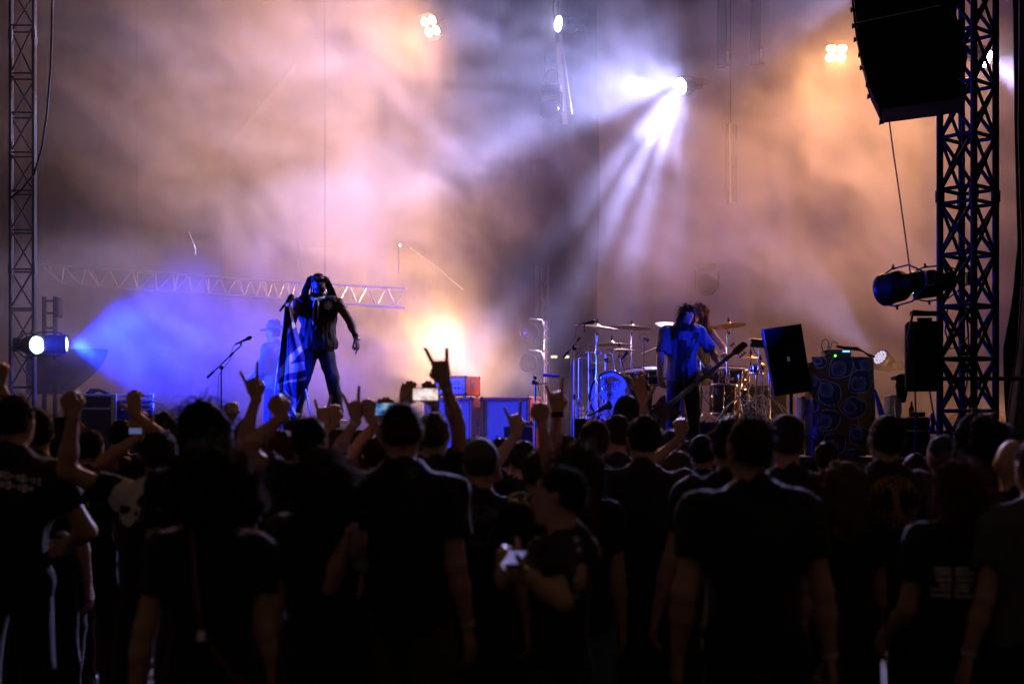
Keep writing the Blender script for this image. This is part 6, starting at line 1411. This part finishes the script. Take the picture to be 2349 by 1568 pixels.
P = crowd(1735, 963, 5.05, 'broad shouldered man in a plain black tee, wristband and bottle at his right side', hair='crop', hcol='brown', b=1.16, strands=500, legs='trousers', lcol='black', L={'rel': (-.27, .06, .90), 'pole': (-.5, -1, 0)}, Rr={'rel': (.30, .05, .81), 'pole': (.4, -1, 0), 'pose': 'grip'})
wristband(P, 1, BAND_M); _, sh_, el_, wr_, A_ = P.arms[1]; q = P.M @ Vector(wr_)
t = thing('drink_bottle', q + Vector((.02, -.02, -.2)), 'clear bottle dangling from the right hand of the broad shouldered man', 'bottle'); G = Matrix.Translation(q + Vector((.015, -.015, -.30)))
MB().lathe([(.026, 0), (.032, .008), (.031, .05), (.028, .055), (.031, .06), (.032, .12), (.022, .15), (.012, .165), (.012, .19)], G, 16).build('bottle', M_PET, t); MB().lathe([(.0325, .06), (.0325, .115)], G, 16).build('bottle_label', mat('paper_label', (0, 0, 0)), t)
P = crowd(1672, 958, 6.3, 'man half hidden behind the broad shouldered one, left arm bare', hair='short', hcol='black', b=1.12, strands=150, L={'rel': (-.33, .02, .86)}, legs='shorts', lcol='charcoal')
P = crowd(1812, 963, 6.6, 'man in a dark flat cap standing right of the broad shouldered one', yaw=18, hair='cap', hcol='black', b=1.12, face=True)
P = crowd(2030, 958, 6.65, 'man with cropped hair and a golden round tree print on his black tee', hair='crop', hcol='black', b=1.10, strands=200, L={'rel': (-.30, .0, .86)}, legs='shorts', lcol='darkdenim'); wristband(P, -1, BAND_M)
cc, rr = loc_of(P, 2054, 1150), 60 / FPX * 6.6; rnd = random.Random(4); br = []
for k in range(26):
    s_ = 1 if k < 16 else -1; a0 = math.radians(rnd.uniform(15, 165)) * s_; br.append((a0, rnd.uniform(.55, .95)))
def tree(x, z):
    x, z = (x - cc[0]) / rr, (z - cc[1]) / rr; d = math.hypot(x, z)
    if d > 1: return False
    if d > .93: return True
    if abs(x) < .13 + .25 * z * z and abs(z) < .62: return True
    return (abs(z) > .42 and (math.sin(x * 34 + z * 9) + math.sin(z * 29 - x * 13) > .1)) or (abs(z) > .30 and d > .5 and math.sin(x * 26) > .3)
decal(P, tree, cc[0] - rr, cc[0] + rr, cc[1] - rr, cc[1] + rr, .008, PRG)
P = crowd(2190, 1057, 5.55, 'woman with long dark red hair, rows of pale tour dates low on her black tee', hair='long', hcol='red', longlen=.44, strands=600, b=1.05, hips=1.06, L={'rel': (-.22, .22, .98)})
rows = []
for r_ in range(6):
    for q, (u0, u1) in enumerate(((2143 + 3 * (r_ * 5 % 4), 2178), (2186, 2218 + 4 * (r_ * 3 % 4)))): rows.append((loc_of(P, u0, 1302 + 12.5 * r_), loc_of(P, u1, 1302 + 12.5 * r_)))
rz_ = random.Random(9)
def text_rows(x, z): return any(a[0] < x < b[0] and abs(z - a[1]) < .0068 and math.sin(x * 410 + z * 800) > -.72 for a, b in rows)
decal(P, text_rows, -.25, .25, .8, 1.2, .0045, PRW)
P = crowd(2372, 1000, 5.4, 'person in a grey tee cut off by the right edge of the picture', hair='short', hcol='brown', shirt='grey', legs='shorts', lcol='charcoal', L={'rel': (-.27, .05, .84)}); wristband(P, -1, BAND_M)
# second and third rows
P = crowd(95, 938, 7.4, 'dark haired man behind the big man at the left edge', hair='short', hcol='black', strands=150)
P = crowd(992, 945, 7.4, 'person in a dark tee throwing a horned hand high beside the amplifier', hair='short', hcol='brown', strands=150, Rr=up(1017, 862, 7.1, 'horns', pole=(1, -.2, -.4), dir=(-.25, 0, 1))); wristband(P, 1, BAND_M)
P = crowd(1365, 968, 7.4, 'round headed man with a shaved neck in front of the bass drum', hair='crop', hcol='brown', strands=120, b=1.05)
P = crowd(1472, 953, 7.1, 'heavy man in a wide black tee below the bass player', hair='short', hcol='black', b=1.22, strands=120, L={'rel': (-.30, .05, .88)})
P = crowd(1615, 1002, 8.4, 'short haired man below the hip of the bass player', hair='crop', hcol='black')
P = crowd(1532, 985, 9.0, 'brown haired head between the heavy man and the bass player', hair='short', hcol='brown')
P = crowd(1552, 1033, 7.6, 'short person with pale rim-lit hair under the bass player', hair='short', hcol='blond')
P = crowd(1436, 907, 9.6, 'tallest head in the crowd, right in front of the bass drum', hair='short', hcol='black', strands=120)
P = crowd(1415, 952, 8.7, 'bun haired person just under the tallest head', hair='short', hcol='brown')
P = crowd(1512, 985, 9.2, 'person with one long arm stretched up in front of the bass player', hair='short', hcol='brown', L=up(1482, 852, 8.9, 'open', pole=(1, -.5, 0), dir=(-.25, 0, 1), palm=(.5, .8, 0)))
P = crowd(2163, 1003, 8.0, 'grey haired head in front of the right tower foot', hair='crop', hcol='grey')
P = crowd(2250, 946, 6.7, 'person with very long black hair in front of the right truss tower', hair='long', hcol='black', longlen=.40, strands=250)
P = crowd(2320, 1014, 6.2, 'bald man near the right edge', hair='bald', b=1.08)
P = crowd(2308, 982, 7.4, 'man in a low cap behind the bald man', hair='cap', hcol='black')
P = crowd(1936, 1055, 6.4, 'short woman with blond hair left of the tree print man', hair='long', hcol='blond', longlen=.30, hips=1.05)
P = crowd(1157, 1003, 8.7, 'head with short dark hair behind the grey knitted cap', hair='short', hcol='black')
P = crowd(720, 956, 6.95, 'dark haired man in front of the singer, left hand raised', hair='short', hcol='black', strands=200, L=up(650, 955, 6.9, 'fist', pole=(-.6, -.5, -1), dir=(-.5, .1, .8)))
P = crowd(650, 985, 7.7, 'ginger person in a tank top raising one horned hand at the left of the flag', hair='short', hcol='ginger', sleeves=0, L=up(588, 912, 7.5, 'horns', pole=(-1, -.4, -.2), dir=(-.25, 0, 1)))
P = crowd(345, 960, 8.4, 'person holding a small phone aloft left of the big mane of hair', hair='short', hcol='brown', L=up(318, 1000, 8.1, 'hold', dir=(-.2, .1, 1)), Rr=up(312, 950, 8.1, 'hold', pole=(1, -.3, -.3), dir=(-.2, .1, 1)))
phone(W(311, 988, 8.0), (0, -1, .05), 'small phone with a pale blue screen at the left of the crowd', glow('blue_screen', (.35, .4, .9), .3), k=.5)
P = crowd(865, 1000, 8.1, 'person with both hands up and a wristband, hidden behind the tall broad man', hair='short', hcol='black', L=up(818, 962, 7.9, 'horns', dir=(-.2, 0, 1)), Rr=up(848, 958, 7.9, 'fist', dir=(-.1, 0, 1)))
wristband(P, -1, BAND_M)
P = crowd(905, 985, 8.3, 'person filming the singer with a phone held sideways', hair='short', hcol='brown', L=up(868, 962, 8.05, 'hold', dir=(.3, .1, 1)))
def screen_mat(name, cols, s):
    m = bpy.data.materials.new(name); m.use_nodes = True; nt = m.node_tree; nt.nodes.remove(nt.nodes['Principled BSDF']); e = nt.nodes.new('ShaderNodeEmission'); e.inputs['Strength'].default_value = s
    tc = nt.nodes.new('ShaderNodeTexCoord'); n = nt.nodes.new('ShaderNodeTexNoise'); n.inputs['Scale'].default_value = 28; n.inputs['Detail'].default_value = 2; nt.links.new(tc.outputs['Object'], n.inputs['Vector'])
    cr = nt.nodes.new('ShaderNodeValToRGB'); cr.color_ramp.elements.remove(cr.color_ramp.elements[0])
    for i, c in enumerate(cols):
        el = cr.color_ramp.elements[0] if i == 0 else cr.color_ramp.elements.new(.3 + .4 * i / (len(cols) - 1)); el.position = .3 + .4 * i / (len(cols) - 1); el.color = (*c, 1)
    nt.links.new(n.outputs['Fac'], cr.inputs[0]); nt.links.new(cr.outputs[0], e.inputs['Color']); nt.links.new(e.outputs[0], nt.nodes['Material Output'].inputs['Surface']); m.cycles.emission_sampling = 'NONE'; return m
phone(W(884, 938, 7.95), (.05, -1, .05), 'phone showing a blue picture of the stage above the crowd', screen_mat('stage_on_screen', [(.01, .02, .05), (.05, .2, .6), (.5, .65, .8)], 1.0))
P = crowd(958, 962, 8.6, 'person filming with both hands above the head in front of the amplifier', hair='short', hcol='black', L=up(930, 918, 8.2, 'hold', dir=(.2, .1, 1)), Rr=up(996, 922, 8.2, 'hold', dir=(-.3, .1, 1)))
phone(W(976, 904, 8.1), (0, -1, .0), 'phone with a bright pinkish screen held up before the amplifier head', screen_mat('bright_screen', [(.5, .25, .2), (.9, .7, .7), (1, 1, 1)], 1.3))
P = crowd(1200, 1010, 8.3, 'dark head with a small horned hand in front of the right orange cabinet', hair='short', hcol='black', L=up(1186, 992, 8.1, 'horns', pole=(-1, -.5, -1), dir=(-.15, 0, 1)))
P = crowd(1300, 998, 7.8, 'person with a tattooed left arm high, horned fingers beside the gadget stand', hair='short', hcol='black', L=up(1285, 905, 7.5, 'horns', pole=(.5, -.5, 0), dir=(-.1, 0, 1)))
MB().tube([P.M @ Vector(P.arms[-1][3]) + Vector((0, 0, -.03)), P.M @ Vector(P.arms[-1][3]) + Vector((0, 0, .0))], .036, 12, False).build('wristband', M_BLKC, P.o)
P = crowd(1228, 1035, 7.0, 'person with a bare right forearm and closed fist raised below the gadget stand', hair='short', hcol='brown', Rr=up(1238, 950, 6.8, 'fist', pole=(-.5, -.5, -.4), dir=(0, 0, 1)))
P = crowd(1247, 1030, 7.9, 'pale haired head behind the boy in profile', hair='crop', hcol='grey')
P = crowd(1580, 1010, 8.6, 'person lifting a clenched right fist under the bass guitar', hair='short', hcol='brown', L=up(1562, 1000, 8.4, 'fist', pole=(-1, -.3, -.6), dir=(-.1, 0, 1)))
P = crowd(558, 962, 10.0, 'ginger tinted head left of the singer', hair='short', hcol='ginger', L=up(528, 960, 9.7, 'fist', dir=(0, 0, 1)))
P = crowd(748, 985, 9.4, 'person with a small red-lit horned hand at the feet of the singer', hair='short', hcol='black', L=up(741, 972, 9.2, 'horns', dir=(0, 0, 1)))
P = crowd(778, 982, 9.0, 'person with a fist up just right of the boots of the singer', hair='short', hcol='brown', L=up(766, 968, 8.8, 'fist', dir=(0, 0, 1)))
for u_, v_, Y_, lab, hc_, hh_ in ((150, 952, 9.4, 'brown wavy head behind the raised fist at the left', 'brown', 'long'), (208, 985, 9.0, 'small dark head below the flight case', 'black', 'short'), (276, 963, 10.2, 'dark head in front of the aluminium rails', 'black', 'short'), (368, 948, 10.2, 'messy head right of the flight case', 'brown', 'messy'),
                                    (58, 950, 10.6, 'head low between the two men at the left edge', 'brown', 'short'), (1060, 1008, 8.8, 'pink-lit person between the tall broad man and the grey cap', 'ginger', 'short'), (1095, 1000, 10.2, 'far head in front of the gap between the cabinets', 'black', 'short'),
                                    (1645, 985, 10.0, 'far head between the bass player and the speaker stand', 'black', 'short'), (1900, 1012, 9.4, 'head at the lower left corner of the printed cloth', 'brown', 'short'), (820, 985, 10.4, 'far head behind the raised hands right of the singer', 'black', 'short'), (600, 990, 9.6, 'head below the microphone stand of the singer', 'brown', 'short'),
                                    (1690, 1000, 9.0, 'head behind the broad shouldered man', 'brown', 'short'), (2100, 1040, 8.6, 'low head right of the tree print man', 'brown', 'short'), (430, 975, 9.0, 'head hidden behind the big mane of hair', 'black', 'short'), (-30, 955, 7.6, 'person cut by the left edge with one fist up', 'black', 'short'), (1775, 985, 9.2, 'head under the tilted loudspeaker', 'black', 'short'), (2205, 1000, 9.0, 'head between the grey hair and the long black hair', 'black', 'short')):
    k = {'L': None}
    if u_ == -30: k = {'Rr': up(-2, 880, 7.4, 'fist', dir=(0, 0, 1))}
    crowd(u_, v_, Y_, lab, hair=hh_, hcol=hc_, **k)
# ------------------------------------------------------------------ stage smoke: one volume grid
# (centre, radii, amount) clouds; the field is broken up by noise and stays behind the front of the stage
def smoke(lo, hi, res, base, blobs, holes):
    me = bpy.data.meshes.new('smoke'); me.from_pydata([(0, 0, 0)], [], [])
    o = bpy.data.objects.new('smoke', me); COL.objects.link(o)
    tag(o, 'drifting stage smoke lit amber, violet and blue between the back curtains and the singer', 'smoke', kind='stuff')
    ng = bpy.data.node_groups.new('smoke_field', 'GeometryNodeTree')
    ng.interface.new_socket('Geometry', in_out='INPUT', socket_type='NodeSocketGeometry')
    ng.interface.new_socket('Geometry', in_out='OUTPUT', socket_type='NodeSocketGeometry')
    N = ng.nodes; L = ng.links
    out = N.new('NodeGroupOutput'); vc = N.new('GeometryNodeVolumeCube'); sm = N.new('GeometryNodeSetMaterial')
    L.new(vc.outputs[0], sm.inputs['Geometry']); L.new(sm.outputs[0], out.inputs[0])
    vc.inputs['Min'].default_value = lo; vc.inputs['Max'].default_value = hi
    for k, a in zip('XYZ', res): vc.inputs['Resolution ' + k].default_value = a
    def M(op, a, b=None, c=None):
        k = N.new('ShaderNodeMath'); k.operation = op
        for i, q in enumerate((a, b, c)):
            if q is None: continue
            if isinstance(q, (int, float)): k.inputs[i].default_value = q
            else: L.new(q, k.inputs[i])
        return k.outputs[0]
    def VM(op, a, b=None):
        k = N.new('ShaderNodeVectorMath'); k.operation = op
        for i, q in enumerate((a, b)):
            if q is None: continue
            if isinstance(q, (tuple, list)): k.inputs[i].default_value = q
            else: L.new(q, k.inputs[i])
        return k
    pos = N.new('GeometryNodeInputPosition').outputs[0]
    def noise(vec, scale, detail, rough=0.55, dist=0.0):
        n = N.new('ShaderNodeTexNoise'); n.inputs['Scale'].default_value = scale; n.inputs['Detail'].default_value = detail
        n.inputs['Roughness'].default_value = rough; n.inputs['Distortion'].default_value = dist
        L.new(vec, n.inputs['Vector']); return n
    # swirl the sample point so that clouds have ragged edges
    wn = noise(pos, 0.42, 3.0)
    wv = VM('SUBTRACT', wn.outputs['Color'], (0.5, 0.5, 0.5)).outputs[0]
    sc = N.new('ShaderNodeVectorMath'); sc.operation = 'SCALE'; L.new(wv, sc.inputs[0]); sc.inputs['Scale'].default_value = 3.2
    wp = VM('ADD', pos, sc.outputs[0]).outputs[0]
    def gauss(c, r, p):
        d = VM('DIVIDE', VM('SUBTRACT', p, tuple(c)).outputs[0], tuple(r)).outputs[0]
        q = VM('DOT_PRODUCT', d, d).outputs['Value']
        return M('EXPONENT', M('MULTIPLY', q, -1.0))
    rt = N.new('ShaderNodeVectorRotate'); rt.rotation_type = 'AXIS_ANGLE'; rt.inputs['Axis'].default_value = (0, 1, 0); rt.inputs['Angle'].default_value = math.radians(-32); L.new(wp, rt.inputs['Vector'])
    st = VM('MULTIPLY', rt.outputs[0], (0.55, 0.8, 1.25)).outputs[0]      # drawn out along the drift, up to the left
    n1 = noise(st, 0.85, 7.0, 0.60, 0.8).outputs['Fac']
    puff = N.new('ShaderNodeMapRange'); puff.interpolation_type = 'SMOOTHSTEP'
    puff.inputs['From Min'].default_value = 0.40; puff.inputs['From Max'].default_value = 0.64
    puff.inputs['To Min'].default_value = 0.16; puff.inputs['To Max'].default_value = 1.8
    L.new(n1, puff.inputs['Value'])
    tot = None
    for (c, r, a) in blobs:
        g = M('MULTIPLY', gauss(c, r, wp), a); tot = g if tot is None else M('ADD', tot, g)
    den = M('MULTIPLY', tot, puff.outputs['Result'])
    den = M('ADD', den, M('MULTIPLY', base, M('ADD', 0.45, puff.outputs['Result'])))
    for (c, r, a) in holes:
        den = M('MULTIPLY', den, M('SUBTRACT', 1.0, M('MULTIPLY', gauss(c, r, wp), a)))
    # thin out at the front so that the people on stage stand clear
    sx = N.new('ShaderNodeSeparateXYZ'); L.new(pos, sx.inputs[0])
    fr = N.new('ShaderNodeMapRange'); fr.interpolation_type = 'SMOOTHSTEP'
    fr.inputs['From Min'].default_value = lo[1]; fr.inputs['From Max'].default_value = lo[1] + 1.8
    fr.inputs['To Min'].default_value = 0.0; fr.inputs['To Max'].default_value = 1.0
    sh = N.new('ShaderNodeMapRange'); sh.interpolation_type = 'SMOOTHSTEP'
    sh.inputs['From Min'].default_value = -4.6; sh.inputs['From Max'].default_value = -2.6; sh.inputs['To Min'].default_value = 0.6; sh.inputs['To Max'].default_value = 2.1
    L.new(sx.outputs[0], sh.inputs['Value'])
    L.new(M('SUBTRACT', sx.outputs[1], sh.outputs['Result']), fr.inputs['Value'])
    den = M('MULTIPLY', den, fr.outputs['Result'])
    L.new(den, vc.inputs['Density'])
    m = bpy.data.materials.new('smoke_volume'); m.use_nodes = True; nt = m.node_tree
    nt.nodes.remove(nt.nodes['Principled BSDF'])
    pv = nt.nodes.new('ShaderNodeVolumePrincipled')
    pv.inputs['Color'].default_value = (0.93, 0.93, 0.93, 1); pv.inputs['Density'].default_value = 1.0
    pv.inputs['Anisotropy'].default_value = 0.25
    nt.links.new(pv.outputs[0], nt.nodes['Material Output'].inputs['Volume'])
    m.cycles.volume_step_rate = 1.0
    sm.inputs['Material'].default_value = m; me.materials.append(m)
    md = o.modifiers.new('smoke', 'NODES'); md.node_group = ng
    return o
smoke_blobs = [
    (W(420, 120, 21.5), (2.4, 2.0, 1.6), 0.30),
    (W(660, 300, 21.5), (2.2, 2.0, 1.8), 0.33),
    (W(830, 480, 21.5), (1.6, 1.8, 1.2), 0.34),
    (W(960, 640, 21.0), (0.9, 1.2, 0.6), 0.08),
    (W(1105, 875, 21.4), (1.0, 0.9, 0.7), 0.85),
    (W(820, 740, 21.0), (1.6, 1.3, 1.0), 0.08),
    (W(1130, 430, 20.6), (1.0, 1.2, 0.55), 0.50),
    (W(1330, 170, 21.0), (2.0, 1.4, 1.2), 0.06),
    (W(1290, 560, 20.5), (0.6, 0.9, 0.5), 0.26),
    (W(1450, 360, 21.0), (1.5, 1.5, 1.4), 0.05),
    (W(1950, 480, 21.5), (2.4, 2.0, 2.2), 0.15),
    (W(2200, 250, 20.5), (1.6, 1.6, 2.2), 0.18),
    (W(1530, 560, 21.3), (1.2, 1.2, 1.3), 0.15),
    (W(1120, 55, 21.2), (1.3, 1.0, 0.5), 0.14),
    (W(260, 800, 17.8), (1.6, 1.2, 0.8), 0.08),
    (W(480, 780, 19.4), (3.4, 2.0, 1.0), 0.30),
    (W(1000, 800, 19.6), (1.4, 1.2, 0.6), 0.10),
]
smoke_holes = [
    (W(60, 60, 21.5), (1.5, 4.0, 1.2), 0.7),
    (W(975, 70, 22.8), (0.6, 1.0, 0.5), 0.8),
    (W(1290, 570, 22.0), (0.85, 5, 1.4), 0.98),
    (W(1310, 800, 22.0), (1.0, 4.5, 1.0), 0.97),
    (W(1180, 250, 22.0), (1.0, 3.4, 0.7), 0.60),
    (W(1200, 650, 22.0), (0.7, 4, 0.6), 0.93),
    (W(60, 500, 20.0), (1.0, 4.0, 2.5), 0.6),
]
smoke((-9.0, 15.25, 1.46), (9.4, 25.2, 10.2), (230, 110, 110), 0.010, smoke_blobs, smoke_holes)
